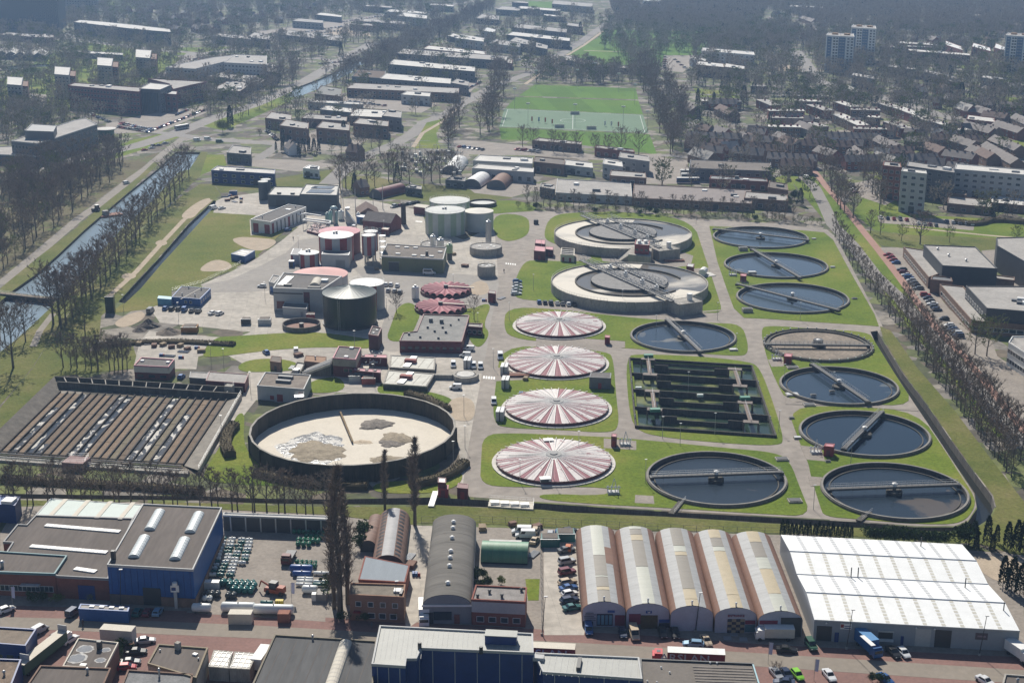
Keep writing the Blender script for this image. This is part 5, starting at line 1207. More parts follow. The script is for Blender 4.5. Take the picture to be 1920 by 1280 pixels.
for k in range(4): b.bump('roof_beam', .5, .1 + .25*k, 5.5, .5, .4, M_roofb)
b = B('red_control_house', 'red rooftop control house on a concrete block between the aeration tanks', [(1190,459),(1217,461),(1218,453),(1192,451)], 9, M_red, M_ggrey, z0=5); b.win(0, 3, [1.2], 1.5, 1.3, frame=M_red).vents([(.3, .5), (.75, .6)], r=.8, hh=1.2, m=M_white)
b.T.part('concrete_base', MB().prism([G(x, y, 4.9).xy for x, y in ((1178,477), (1220,482), (1222,466), (1185,463))], 0, 4.98), M_conc2)
a, q = G(1160, 486, .3), G(1188, 468, 4.9); b.T.part('ramp', MB().add([(a.x, a.y - 3, .1), (a.x, a.y + 5, .1), (q.x, q.y + 4, 4.9), (q.x, q.y - 4, 4.9), (q.x, q.y - 4, 0), (q.x, q.y + 4, 0)], [(0, 3, 2, 1), (0, 4, 3), (1, 2, 5)]), M_conc2)
b.T.part('stair_railing', railing(MB(), [(a.x, a.y - 3, .1), (q.x, q.y - 4, 4.9)], 1, 2), M_steel)
for lbl, px, py in (('rusty open skip tray near the aeration tanks', 1264, 490), ('long rusty tray beside the second striped dome', 968, 705)):
 c = G(px, py, 0); T = Thing('rusty_tray', lbl, 'tray', c); T.part('tray', MB().obox(c, (1, .05), 4.5, 1.6, 0, .9), mat('rust', (.28, .13, .09), .9, var=.25)); T.part('tray_rim', MB().obox(c, (1, .05), 4.3, .1, .9, 1.1), M_cream)
# small white tank on slab
c = G(1319, 516); T = Thing('white_pressure_tank', 'white rounded tank on a pale slab beside the nearer aeration tank', 'tank', c); T.part('slab', MB().obox(c, (1, .3), 4.5, 3.2, .1, .35), M_roofl); T.part('shell', MB().tube((c.x - 1, c.y - 2.5, 1.7), (c.x + .6, c.y + 2.2, 1.7), 1.6, 1.6, 14), M_white); T.part('cradle', MB().obox(c, (1, .3), 1.2, 2, .3, .9), M_conc2)
# inspection pits on the lawns
for i, (x, y, w) in enumerate(sorted(((1393,470,16),(1401,585,19),(1410,516,15),(1486,690,22),(1485,741,24),(1466,862,24),(1490,940,26),(1517,760,22),(1525,742,10),(1375,657,16),(1560,735,10),(1602,561,10),(1561,502,9),(1526,449,8),(1484,785,10),(1552,866,10),(1495,822,14)))):
 c = G(x, y); s = mpx(c, w)/2; T = Thing('inspection_pit', f'low concrete pit cover on the tank lawns, {ordi(i)} from left', 'pit cover', c, 'pit covers on the lawns')
 T.part('curb', MB().obox(c, (1, .06), s, s*.7, .1, 1.6 if y < 600 and x < 1420 else .55), M_conc2); T.part('lid', MB().obox(c, (1, .06), s*.85, s*.55, 1.6 if y < 600 and x < 1420 else .55, 1.75 if y < 600 and x < 1420 else .68), M_dark if i % 3 else M_steel)
# valve clusters
for i, (x, y, lbl) in enumerate(((1456,675,'white valve gear on a slab below the drained tank'), (1530,850,'white valve gear on a slab beside the red kiosk'), (1374,517,'white valve gear beside the upper settling tanks'), (1150,925,'white lifting frame on the lawn beside the nearest striped dome'), (1172,835,'white valve box on the paving above the nearest dome'))):
 c = G(x, y); T = Thing('valve_gear', lbl, 'valve', c); mb = MB()
 for k in range(4): mb.tube((c.x - 1.5 + k, c.y, .1), (c.x - 1.5 + k, c.y + .5, 2.2), .16, .16, 6)
 mb.tube((c.x - 2, c.y + .3, 1.8), (c.x + 2, c.y + .3, 1.8), .14, .14, 6); mb.tube((c.x - 1, c.y - .5, 0), (c.x + .2, c.y + .8, 4.2), .1, .1, 5); mb.tube((c.x + 1.4, c.y - .5, 0), (c.x + .2, c.y + .8, 4.2), .1, .1, 5)
 T.part('pipes', mb, M_white); T.part('plinth', MB().obox(c, (1, .1), 1.6, 1, .1, .7), M_lgrey)
# outlet weir structure in the ring ditch
c = G(960, 944, .4); T = Thing('outlet_weir', 'pale concrete outlet weir spanning the ring ditch', 'weir', c); q = [G(x, y, .5).xy for x, y in ((915,948),(1000,954),(1001,940),(918,935))]
T.part('deck', MB().prism(q, -2.6, .5), M_cream); T.part('deck_railing', railing(MB(), [(*q[0], .5), (*q[1], .5), (*q[2], .5), (*q[3], .5)], 1.1, 2), M_steel)
for k in range(4): p = q[0].lerp(q[1], .15 + .22*k); T.part('gate_plate', MB().obox((p.x, p.y + 2), (1, .1), 1.2, .9, .5, 1.1), M_white)
for x0, y0, x1, y1, lbl in ((808,948,817,920,'narrow white footbridge over the ring ditch'), (1258,962,1280,936,'dark sluice chute from the big settling tank to the ditch'), (1610,975,1630,958,'dark sluice chute from the corner settling tank to the ditch')):
 a, q = G(x0, y0, .5), G(x1, y1, .5); T = Thing('footbridge', lbl, 'footbridge', a); T.part('deck', MB().beam(a, q, 1.6, .3), M_white if 'white' in lbl else M_dconc); T.part('railing', railing(MB(), [a + Vector((.8, 0, 0)), q + Vector((.8, 0, 0))], 1, 2), M_steel)
# grey panels standing beside the domes
for x, y, lbl in ((877,688,'grey ribbed panel container beside the ten-sided tank'), (946,700,'grey ribbed panel container left of the second dome'), (948,725,'lower grey ribbed container left of the second dome'), (938,785,'small grey panel left of the third dome')):
 c = G(x, y); T = Thing('ribbed_container', lbl, 'container', c); T.part('body', MB().obox(c, (.1, 1), 2.4, 1.2, .1, 3.2), M_silv); T.part('centre_rib', MB().obox(c, (.1, 1), 2.5, .15, .1, 3.3), M_dark)
for k, (x, y) in enumerate(sorted(((1340,815),(1242,822),(1275,835),(1460,810),(975,905),(1037,905),(1085,850),(1562,735),(1595,870),(1525,955),(1470,720),(1210,905),(1230,625),(1380,660),(1015,475),(870,780),(872,840),(850,870),(610,545),(665,655),(725,590),(1000,385),(1305,420),(1345,600),(1500,600),(1000,545),(1167,575),(955,600),(925,690),(896,620),(720,440),(470,735),(420,690),(396,680),(416,820),(232,585),(335,600),(560,470),(497,560),(850,545),(700,720),(1290,735)))): put_lamp(G(x, y), 7, label=f'thin grey lamp post in the plant, {ordi(k)} from left')
# ================================================================= foreground street
M_navy = mat('navy_panel', (.007, .04, .18), .45, var=.15, scale=.4)
M_slab = mat('brown_bitumen', (.125, .105, .092), .9, var=.18, scale=.15, streak=(1, .15, 1))
M_sheet = mat('grey_sheet_roof', (.34, .345, .32), .6, var=.08, scale=.3)
M_sky = mat('opal_rooflight', (.62, .66, .66), .35, var=.08, scale=.6)
b = B('blue_hall', 'tall royal blue hall with brown roof and four barrel rooflights', [(201,1060),(362,1069),(416,953),(268,946)], 9.4, M_blue, M_slab, trim=M_lgrey, parw=.25)
for x, y in ((290,976), (364,981), (261,1026), (337,1030)):
 q = G(x, y, 9.4).xy - b.P[0]; e0 = b.P[1] - b.P[0]; e3 = b.P[3] - b.P[0]; det = e0.x*e3.y - e0.y*e3.x
 b.vault('barrel_rooflight', (q.x*e3.y - q.y*e3.x)/det, (e0.x*q.y - e0.y*q.x)/det, 11, 2.7, .9, M_sky, 1, 8)
for i in (0, 1): a, d, L = b.edge(i); b.put('brick_plinth', i, panel_mesh(L, 2.3, M_brickb, .12), L/2, 0)
b.panel('gateway', 0, .5, 4.2, 0, 4.4, M_dark, .14).bump('chimney', .03, .1, .9, .9, 2.2, M_dark)
for k in range(13): b.panel('panel_joint', 0, (k+.5)/13, .08, 2.4, 6.7, M_navy, .04)
b = Bld('brown_hall', 'low brown-roofed brick hall with white strip rooflights left of the blue hall', 'building', [(67,967),(250,973),(203,1086),(108,1081),(10,1040),(24,1018),(6,1017),(33,984),(50,985)], 5.4, M_brickr, M_slab, trim=M_grey)
b.panel('blue_gate', 2, .55, 4, 0, 3.6, M_navy)
for x0, y0, x1, y1 in ((85,983,225,995), (57,1022,201,1034), (140,1064,180,1070)):
 p, q = G(x0, y0, 5.7), G(x1, y1, 5.7); n = max(4, int((q-p).length / 1.1))
 for k in range(n): a = p.lerp(q, (k+.04)/n); e = p.lerp(q, (k+.96)/n); b.T.part('strip_rooflight_pane', MB().beam(a, e, 1.5, .28), M_white)
b = B('brick_office', 'flat brown-roofed brick office with teal roof edge at the left edge', [(-14,1034),(126,1043),(103,1077),(-14,1073)], 5.8, M_brickr, M_slab, trim=flat('teal_edge', (.1, .22, .24), .6)); b.win(2, 6, [1.3], 2.2, 1.5, .1, .95, cols=2).vent(.15, .7, .4, 1.2).panel('canopy', 2, .6, 4.5, 3.1, .25, M_lgrey, 1.2)
b = B('glasshouse', 'pale aqua sheet roof with cream strips behind the brown hall', [(67,965),(250,971),(268,946),(95,934)], 5.6, M_lgrey, mat('aqua_sheet', (.42, .5, .47), .6, var=.06), par=.1)
for k in range(4): b.bump('cream_strip', .16 + .24*k, .5, 1.2, 10.5, .12, M_cream)
b = B('blue_shed', 'small blue sheds at the far left edge beside the ditch trees', [(-15,945),(28,948),(38,931),(-10,928)], 5, M_navy, M_blue, par=.15); b.bump('white_unit', .7, .3, 3, 3, 1, M_white)
b = B('open_store', 'long low open-fronted store at the back of the tank yard', [(418,966),(616,974),(617,968),(419,961)], 4.2, M_dark, M_lgrey, par=.2, trim=M_lgrey)
for k in range(7): b.panel('store_post', 0, (k+.5)/7, .35, 0, 4, M_steel, .2)
b = B('blue_container', 'long blue cabin with gravel roof and white domes by the kerb', [(147,1141),(240,1146),(243,1137),(151,1132)], 2.9, M_blue, M_roofg, par=.12); b.lights([(.25, .6), (.45, .6), (.65, .6), (.85, .6)], 1.1, .8, .25)
def trailer(lbl, px, h, side, top, text=None, name='trailer', cab=None, z0=1.15):
 P = [G(x, y, h).xy for x, y in px]; c = sum(P, Vector((0, 0)))/4; d = (P[1] - P[0]).normalized(); n = Vector((-d.y, d.x)); L = (P[1] - P[0]).length; w = 1.28
 if n.dot(P[3] - P[0]) < 0: n = -n
 T = Thing(name, lbl, 'truck' if cab else 'trailer', (c.x, c.y, 0)); cc = P[0] + d*L/2 + n*w
 T.part('box_body', MB().obox(cc, d, L/2, w, z0, h - .03), side); T.part('roof', MB().obox(cc, d, L/2 + .02, w + .02, h - .03, h), top)
 T.part('chassis', MB().obox(cc, d, L/2 - .4, .5, .6, z0), M_dark)
 for u in (-L/2 + 1.6, -L/2 + 2.9, L/2 - 2.2, L/2 - 3.5):
  for s in (-1, 1): q = cc + d*u + n*s*(w - .2); T.part('wheel', MB().tube((q.x - n.x*.16, q.y - n.y*.16, .48), (q.x + n.x*.16, q.y + n.y*.16, .48), .48, .48, 12), M_tyre)
 if cab:
  q = P[0] - d*2.1 + n*w; cb = T.part('cab', MB().obox(q, d, 1.1, w - .05, .6, 3.0).obox(q + d*.2, d, .85, w - .15, 3.0, 3.5), cab); T.part('windscreen', MB().obox(q - d*1.1, d, .03, w - .25, 1.8, 2.8), M_cglass, cb); T.part('roof_hatch', MB().obox(q + d*.2, d, .4, .5, 3.5, 3.56), M_dark, cb)
  T.part('chassis_front', MB().obox(q + d*1.2, d, 1.4, .5, .5, .95), M_dark)
  for s in (-1, 1): e = q + n*s*(w - .2) - d*.1; T.part('wheel', MB().tube((e.x, e.y - .16, .48), (e.x, e.y + .16, .48), .48, .48, 12), M_tyre)
 if text:
  f = cc - n*(w + .03) + d*text[2]; text_mesh(T, text[0], (f.x, f.y, (z0 + h)/2 + .1), text[1], (pi/2, 0, atan2(d.y, d.x)), flat('pale_lettering', (.5, .5, .55), .6), sx=1.15, bold=.02)
 return T
trailer('red ARSLAN articulated truck with red cab on the street', [(1252,1222),(1360,1227),(1359,1217),(1250,1213)], 4.0, M_red, M_whroof, ('ARSLAN', 2.5, -2.4), 'articulated_truck', flat('red_cab', (.55, .03, .04), .4))
trailer('red ARSLAN trailer half hidden behind the blue building', [(975,1212),(1078,1217),(1087,1207),(980,1203)], 4.0, M_red, M_cream, ('ARSLAN', 2.5, -1))
trailer('plain white box trailer at the kerb', [(186,1179),(246,1183),(250,1171),(191,1168)], 4.0, M_lgrey, M_cream)
def box_truck(lbl, px, py, head, L, h, body, top, cabm, name='box_truck'):
 c = G(px, py, 1.5); d = Vector((cos(radians(head)), sin(radians(head)))); n = Vector((-d.y, d.x)); cc = c.xy; T = Thing(name, lbl, 'truck', (c.x, c.y, 0))
 T.part('box_body', MB().obox(cc - d*1, d, L/2 - 1, 1.2, .9, h), body); T.part('roof', MB().obox(cc - d*1, d, L/2 - 1.02, 1.18, h, h + .05), top)
 cb = T.part('cab', MB().obox(cc + d*(L/2 - 1.05), d, 1.0, 1.1, .5, 2.2).obox(cc + d*(L/2 - 1.25), d, .75, 1.05, 2.2, 2.6), cabm); T.part('windscreen', MB().obox(cc + d*(L/2 - .04), d, .02, .95, 1.4, 2.1), M_cglass, cb)
 T.part('chassis', MB().obox(cc, d, L/2 - .5, .5, .45, .9), M_dark)
 for u in (-L/2 + 1.3, L/2 - 1.0):
  for s in (-1, 1): e = cc + d*u + n*s*1.0; T.part('wheel', MB().tube((e.x - n.x*.15, e.y - n.y*.15, .42), (e.x + n.x*.15, e.y + n.y*.15, .42), .42, .42, 12), M_tyre)
 return T
t = box_truck('blue box truck with pale roof strip in front of the white hall', 1629, 1208, -72, 8, 3.6, flat('truck_blue', (.02, .12, .32), .45), flat('truck_blue_roof', (.06, .22, .45), .5), flat('truck_blue2', (.02, .1, .28), .4)); c = G(1627, 1200, 3.7); t.part('roof_strip', MB().obox(c.xy, (.31, -.95), 2.3, .55, 3.65, 3.72), M_white)
box_truck('white box truck beside the barrel-roofed workshop', 795, 1150, -86, 8, 3.6, M_white, M_white, M_white)
box_truck('white camper with orange stripe in front of the dark arched hall', 1452, 1186, 178, 8.5, 3.0, M_cream, M_white, M_white, 'camper')
box_truck('white motorhome at the right edge of the street', 1912, 1222, -68, 7, 3.1, M_white, M_white, M_white, 'motorhome')
box_truck('white box truck between the roofs at the bottom edge', 493, 1232, 80, 8.5, 3.4, M_white, M_whroof, M_lgrey)
t = box_truck('green-sided white lorry with open cream bed beside the navy building', 84, 1222, 72, 17, 3.2, flat('lorry_green', (.05, .13, .08), .6), M_cream, M_white, 'long_lorry')
for e in (-1, 1): q = Vector((t.loc.x, t.loc.y)) + Vector((.31, .95))*e*6.6; t.part('end_board', MB().obox(q, (1, -.3), 1.1, .1, 3.2, 4.6), M_lgrey)
# tank yard vehicles
t = box_truck('flatbed truck with dark red cab in the tank yard', 541, 1040, -97, 6.5, 1.3, M_dark, M_dgrey, M_maroon, 'flatbed_truck')
c = G(516, 1112); T = Thing('loader', 'orange loader crane standing in the tank yard', 'loader', c); om = flat('orange_machine', (.32, .07, .03), .6)
T.part('chassis', MB().obox(c, (1, -.35), 2.4, 1, .5, 1.4), om); T.part('cab', MB().obox((c.x - .3, c.y + .3), (1, -.35), .9, .8, 1.4, 2.9), M_dark); T.part('arm', MB().tube((c.x - 1, c.y, 1.8), (c.x - 3.4, c.y + 1.4, 2.6), .25, .2, 6).tube((c.x - 3.4, c.y + 1.4, 2.6), (c.x - 4.0, c.y + 1.8, .9), .18, .16, 6), om); T.part('engine_hood', MB().obox((c.x + 1.5, c.y - .6), (1, -.35), .9, .8, 1.4, 2.1), om)
for u, s in ((-1.6, -1), (-1.6, 1), (1.6, -1), (1.6, 1)): e = (c.x + u, c.y - .35*u + s*.95); T.part('wheel', MB().tube((e[0], e[1] - .2, .6), (e[0], e[1] + .2, .6), .6, .6, 12), M_tyre)
# gas tanks
M_teal = flat('teal_tank', (.015, .13, .12), .35); M_tealw = flat('white_tank', (.7, .72, .71), .35); M_dkt = flat('dark_tank', (.03, .04, .045), .4); M_gtank = flat('green_tank', (.02, .16, .09), .4); M_btank = flat('blue_tank', (.02, .08, .28), .4)
def tank_mesh(L, r, m, key, stand=True, band=None):
 if key in _WM: return _WM[key]
 def shell():
  mb = MB(); prof = [(0, -L/2), (r*.6, -L/2 + .06*r), (r*.92, -L/2 + r*.25), (r, -L/2 + r*.45), (r, L/2 - r*.45), (r*.92, L/2 - r*.25), (r*.6, L/2 - .06*r), (0, L/2)]
  t = MB().lathe((0, 0), prof, 12); mb.add([(z, x, y + r + .12) for x, y, z in t.v], t.f); return mb
 s = shell().mesh('shell', m, True); f = MB()
 for x in (-L*.3, L*.3): f.box(x - .08, -r*.7, 0, x + .08, r*.7, .3)
 f.cyl((0, 0), .18, 2*r + .05, 2*r + .3, 8)
 _WM[key] = (s, f.mesh('fittings', M_dark)); return _WM[key]
def gas_tank(px, py, L, r, m, key, lbl, group, ang=0, z=.05, up=False):
 p = G(px, py, .8); s, f = tank_mesh(L, r, m, key); o = bpy.data.objects.new('gas_tank', None); COL.objects.link(o); o.location = (p.x, p.y, z); o.rotation_euler = (0, 0, radians(ang)); tag(o, lbl, 'tank', group); link('shell', s, o); link('saddle', f, o); return o
R = random.Random(21); k = 0
for j in range(12):
 y = 1008 + j*6.1
 for i in range(4):
  x = 419 - j*1.8 + i*16.5 + R.uniform(-2, 2) - (j > 6)*2
  if i == 3 and j > 7: continue
  wl = R.random() < .62
  gas_tank(x, y + i*.8, 1.9, .48, M_tealw if wl else M_teal, 'gw' if wl else 'gt', f'{"white" if wl else "teal"} gas tank in row {ordi(j)} from the back, {ordi(i)} from the blue hall', 'crowded small gas tanks beside the blue hall', R.uniform(-8, 8))
for j, y in enumerate((1005, 1017)):
 pass
for j, (x0, y, n, dx, m, key, lb, ang, L, r) in enumerate(((552, 994, 7, 9, M_gtank, 'g1', 'green upright tank in the back row under the poplar', 90, 1.5, .6), (575, 1003, 4, 9, M_gtank, 'g1', 'green tank in the second row under the poplar', 90, 1.5, .6), (560, 1011, 5, 9, M_gtank, 'g1', 'green tank in the third row under the poplar', 90, 1.5, .6), (559, 1018, 3, 10, M_gtank, 'g1', 'green tank in the front row under the poplar', 90, 1.5, .6), (557, 1051, 5, 8.5, M_gtank, 'g2', 'small green tank behind the blue cylinders', 90, 1.3, .5), (563, 1057, 4, 9, M_gtank, 'g2', 'small green tank just behind the blue cylinders', 90, 1.3, .5),
      (418, 1091, 6, 11, M_teal, 'g3', 'large teal tank in the front yard row', 80, 2.0, .72), (432, 1096, 5, 11, M_teal, 'g3', 'large teal tank in the middle yard row', 80, 2.0, .72), (438, 1104, 4, 11, M_teal, 'g3', 'large teal tank nearest the loader', 80, 2.0, .72), (388, 1112, 3, 10, M_dkt, 'g4', 'black tank by the yard wall', 80, 1.8, .68), (428, 1115, 2, 10, M_dkt, 'g4', 'black tank beside the teal tanks', 80, 1.8, .68), (384, 1120, 2, 9, M_tealw, 'g5', 'white stubby tank by the yard wall', 85, 1.5, .6))):
 for i in range(n): gas_tank(x0 + i*dx, y + i*.5, L, r, m, key, f'{lb}, {ordi(i)} from left', 'round gas tanks in the yard', ang + R.uniform(-5, 5))
for i, (x, y, L, r, m, key, lb) in enumerate(((565, 1067, 5.6, .95, M_btank, 'c1', 'thick blue cylinder lying across the yard, rear one'), (566, 1075, 4.6, .7, M_btank, 'c2', 'thinner blue cylinder lying in front of the thick blue one'), (572, 1082, 4, .4, M_tealw, 'c3', 'slim white cylinder, rearmost of three'), (571, 1087, 4, .4, M_tealw, 'c3', 'slim white cylinder, middle of three'), (570, 1093, 4, .4, M_tealw, 'c3', 'slim white cylinder, front of three'), (581, 1106, 3.8, .95, M_tealw, 'c4', 'fat white tank beside the crates'),
      (603, 1072, 4, .4, M_tealw, 'c3', 'slim white cylinder under the poplar, rearmost'), (603, 1088, 4, .4, M_tealw, 'c3', 'slim white cylinder under the poplar, middle'), (602, 1093, 4, .4, M_teal, 'c5', 'slim teal cylinder under the poplar'), (447, 1141, 8, 1.15, M_tealw, 'c6', 'long white cylinder behind the street fence, left one'), (513, 1145, 9.5, 1.15, M_tealw, 'c7', 'long white cylinder behind the street fence, right one'), (378, 1141, 4.5, 1.0, M_tealw, 'c8', 'short white tanker cylinder beside the parked cars'), (500, 1128, 3, .5, M_teal, 'c9', 'teal cylinder behind the long white ones'), (488, 1134, 3.2, .45, M_btank, 'c10', 'blue-banded cylinder behind the long white ones'))): gas_tank(x, y, L, r, m, key, lb, 'lying cylinders in the yard', -3)
for lb, x, y, sx, sy, h, m in (('yellow crate in the tank yard', 524, 1130, 1.8, 1, 1.3, flat('yellow_crate', (.55, .42, .02), .6)), ('ribbed cream container by the kerb', 452, 1162, 5.2, 2.4, 2.6, M_cream), ('rusty red skip by the kerb', 533, 1160, 2.6, 2, 2.3, mat('rust2', (.3, .13, .09), .9)), ('grey crate of scrap at the foot of the poplar', 604, 1118, 2.4, 3, 1.8, M_roofg), ('white gas bottle rack on wheels in the yard', 396, 1098, 4, 1.6, 1.8, M_white), ('white cube tank at the foot of the poplar', 590, 1121, 1.2, 1.2, 1.8, M_white)):
 c = G(x, y, .5); T = Thing('crate', lb, 'container', (c.x, c.y, 0)); T.part('box', MB().obox(c.xy, (1, -.04), sx/2, sy/2, .05, h), m); rb = MB()
 for k in range(int(sx/.5) + 1): rb.obox((c.x - sx/2 + k*.5, c.y - sy/2 + .02*k), (1, -.04), .05, .05, .06, h + .04)
 T.part('ribs', rb, M_dark if 'yellow' in lb else m)
# --- middle block
def px_barrel(name, lbl, back, front, wpx, rise, base, mats, zc, **k):
 a, q = G(*back, zc), G(*front, zc); w = mpx(q, wpx); return barrel(name, lbl, 'building', a.xy, q.xy, w, rise, base, mats, **k)
rust = mat('rusted_sheet', (.2, .12, .09), .75, var=.25, scale=.4, streak=(.3, 1.5, .3)); rust2 = mat('dull_steel_sheet', (.25, .25, .26), .6, var=.15, scale=.4, metal=.0, streak=(.3, 1.5, .3))
T = px_barrel('barrel_hall', 'rusty brown barrel-roofed shed with silver ridge beside the poplar', (740,962), (727,1051), 62, 3.4, 1.2, [(0, 1.2, rust, 'roof_strip', 0, 1, 0), (1.2, 1.95, rust2, 'roof_strip', 0, 1, 0), (1.95, pi, rust, 'roof_strip', 0, 1, 0)], 3, endm=M_dark)
for kk in range(13):
 for a0, a1 in ((.75, 1.15), (2.0, 2.4)):
  u = .04 + kk*.074; vs = []
  for uu in (u, u + .03):
   for s in range(4): a = a0 + (a1-a0)*s/3; q = T.A + T.d*uu*T.L + T.n*cos(a)*T.w*1.012; vs.append((q.x, q.y, 1.2 + sin(a)*3.4*1.012 + .03))
  T.part('dark_rooflight', MB().add(vs, [(s, s+1, s+5, s+4) for s in range(3)]), M_dark)
px_barrel('barrel_hall', 'lower brown barrel shed left of the rusty one', (706,968), (690,1018), 30, 1.8, 1.4, [(0, pi, rust, 'roof_strip', 0, .5, 0), (0, pi, rust, 'roof_strip', .505, 1, 0)], 2.4, endm=M_dark)
b = Bld('sheet_shed', 'grey sheet-metal lean-to in front of the rusty barrel shed', 'building', [(672,1086),(760,1091),(768,1059),(684,1042)], 4, M_brickr, mat('blue_grey_sheet', (.2, .235, .27), .75, var=.07, streak=(2, .2, 1)), par=.05); b.panel('red_plinth', 0, .5, 9, 2.6, 1.2, M_maroon)
b = B('brick_house', 'flat-roofed brown brick house at the foot of the poplar', [(655,1116),(757,1121),(760,1097),(658,1094)], 6.2, mat('warm_brick', (.3, .17, .11), .9, var=.15), mat('brown_felt', (.2, .175, .14), .95, var=.2)); b.win(0, 4, [3.6], 1.3, 1.3, .05, .95).win(0, 3, [.8], 1.6, 1.4, .3, .9).panel('awning', 0, .14, 1.6, 2.3, .3, M_red, .8).bump('roof_hatch', .87, .5, 1.6, 1.6, .5, M_white).bump('roof_duct', .95, .3, .6, 2.4, .8, M_dark)
T = px_barrel('workshop', 'long grey-brown barrel-roofed workshop with roof vents', (852,975), (838,1127), 92, 2.6, 4.6, [(0, pi, mat('old_felt_roof', (.15, .14, .125), .9, var=.2, scale=.15, streak=(.15, 1.5, .15)), 'roof_bay', i/8, (i+.985)/8, 0) for i in range(8)], 5.5, endm=M_grey, wallm=M_lgrey)
for u in (.12, .2, .33, .5, .58, .68, .88): q = T.A + T.d*u*T.L; T.part('roof_vent', MB().cyl(q, .45, 7.0, 7.7, 10).cyl(q, .6, 7.7, 7.95, 10, .3), M_white)
q = T.B + T.d*.12; T.part('fascia', MB().obox(q, T.n, T.w + .2, .12, 4.3, 4.75), M_white); T.part('shop_window', MB().obox(q - T.n*1, T.n, 2.0, .1, 1.0, 3), M_glass); T.part('side_door', MB().obox(q + T.n*2.2, T.n, .6, .1, .1, 2.3), M_brickr); T.part('dark_gate', MB().obox(q - T.n*4.2, T.n, 1.1, .1, .1, 2.8), M_dark)
b = B('duplex_house', 'white and brick duplex house with gravel flat roof', [(884,1125),(985,1130),(988,1103),(892,1098)], 6.0, M_brickr, mat('gravel_roof', (.27, .25, .235), .95, var=.25, scale=.5))
a, d, L = b.edge(0); b.put('white_storey', 0, panel_mesh(L, 2.6, M_lgrey, .1), L/2, 3.2); b.win(0, 5, [3.9], 1.2, 1.1, .05, .95, M_grey, cols=2); b.win(0, 4, [.8], 1.7, 1.4, .05, .95); b.vents([(.1, .2), (.3, .55), (.55, .3), (.9, .8)], r=.3, hh=.7, m=M_dark)
gm_ = [mat('green_sheet_' + n, c, .5, var=.08) for n, c in (('a', (.1, .25, .15)), ('b', (.09, .23, .14)))]
a, q = G(904, 1036, 1), G(991, 1039, 1); T = barrel('green_hut', 'green half-round hut beside the car yard', 'building', a.xy, q.xy, 7.6, 3.6, .4, [(0, pi, gm_[i % 2], 'roof_sheet', i/8, (i+.99)/8, 0) for i in range(8)], endm=M_dkgreen); T.part('roof_light', MB().obox(((a+q)/2).xy + Vector((0, 1.2)), T.d, 4, .8, 3.4, 3.85), M_roofl)
# --- five arched halls
A0 = [(1080,999),(1152,1000),(1231,1003),(1301,1006),(1375,1010)]; A1 = [(1152,1000),(1226,1003),(1298,1006),(1370,1009),(1441,1012)]
F0 = [(1092,1143),(1174,1146),(1257,1151),(1340,1154),(1421,1158)]; F1 = [(1173,1146),(1256,1150),(1338,1154),(1420,1158),(1506,1167)]
M_galv = mat('galvanised_sheet', (.33, .335, .335), .65, var=.12, scale=.5, metal=.0, streak=(.3, 2, .3)); M_opal = mat('opal_sheet', (.4, .41, .35), .5, var=.08, scale=.5, streak=(.3, 2, .3)); M_amber = mat('amber_sheet', (.4, .33, .21), .6, var=.1, scale=.5); M_smoke = mat('smoke_sheet', (.2, .18, .15), .6, var=.1, scale=.6, streak=(.3, 3, .3)); M_rrust = mat('brown_sheet', (.2, .105, .07), .75, var=.12, scale=.4, streak=(.3, 2, .3))
tops = [[(M_opal, 0, .42), (M_smoke, .42, .68), (M_opal, .68, .7), (M_smoke, .7, .82), (M_amber, .82, .86), (M_smoke, .86, 1)], [(M_opal, 0, .04), (M_smoke, .04, .12), (M_amber, .12, .2), (M_smoke, .2, .55), (M_opal, .55, 1)], [(M_smoke, 0, .25), (M_opal, .25, .33), (M_amber, .33, .38), (M_smoke, .38, .8), (M_amber, .8, .92), (M_amber, .92, 1)], [(M_amber, 0, .12), (M_smoke, .12, .24), (M_opal, .24, .3), (M_amber, .3, .85), (M_amber, .85, 1)], [(M_amber, 0, .15), (M_smoke, .15, .35), (M_opal, .35, .5), (M_amber, .5, .8), (M_opal, .8, 1)]]
wnam = ['leftmost arched hall, with painted gate panels beside the car yard', 'second arched hall from left, with brown gate and red graffiti', 'middle arched hall with plain pale front', 'fourth arched hall from left, with chequered gate', 'rightmost arched hall, half its front black']
M_front = mat('lilac_white_wall', (.42, .43, .5), .8, var=.08, scale=.4)
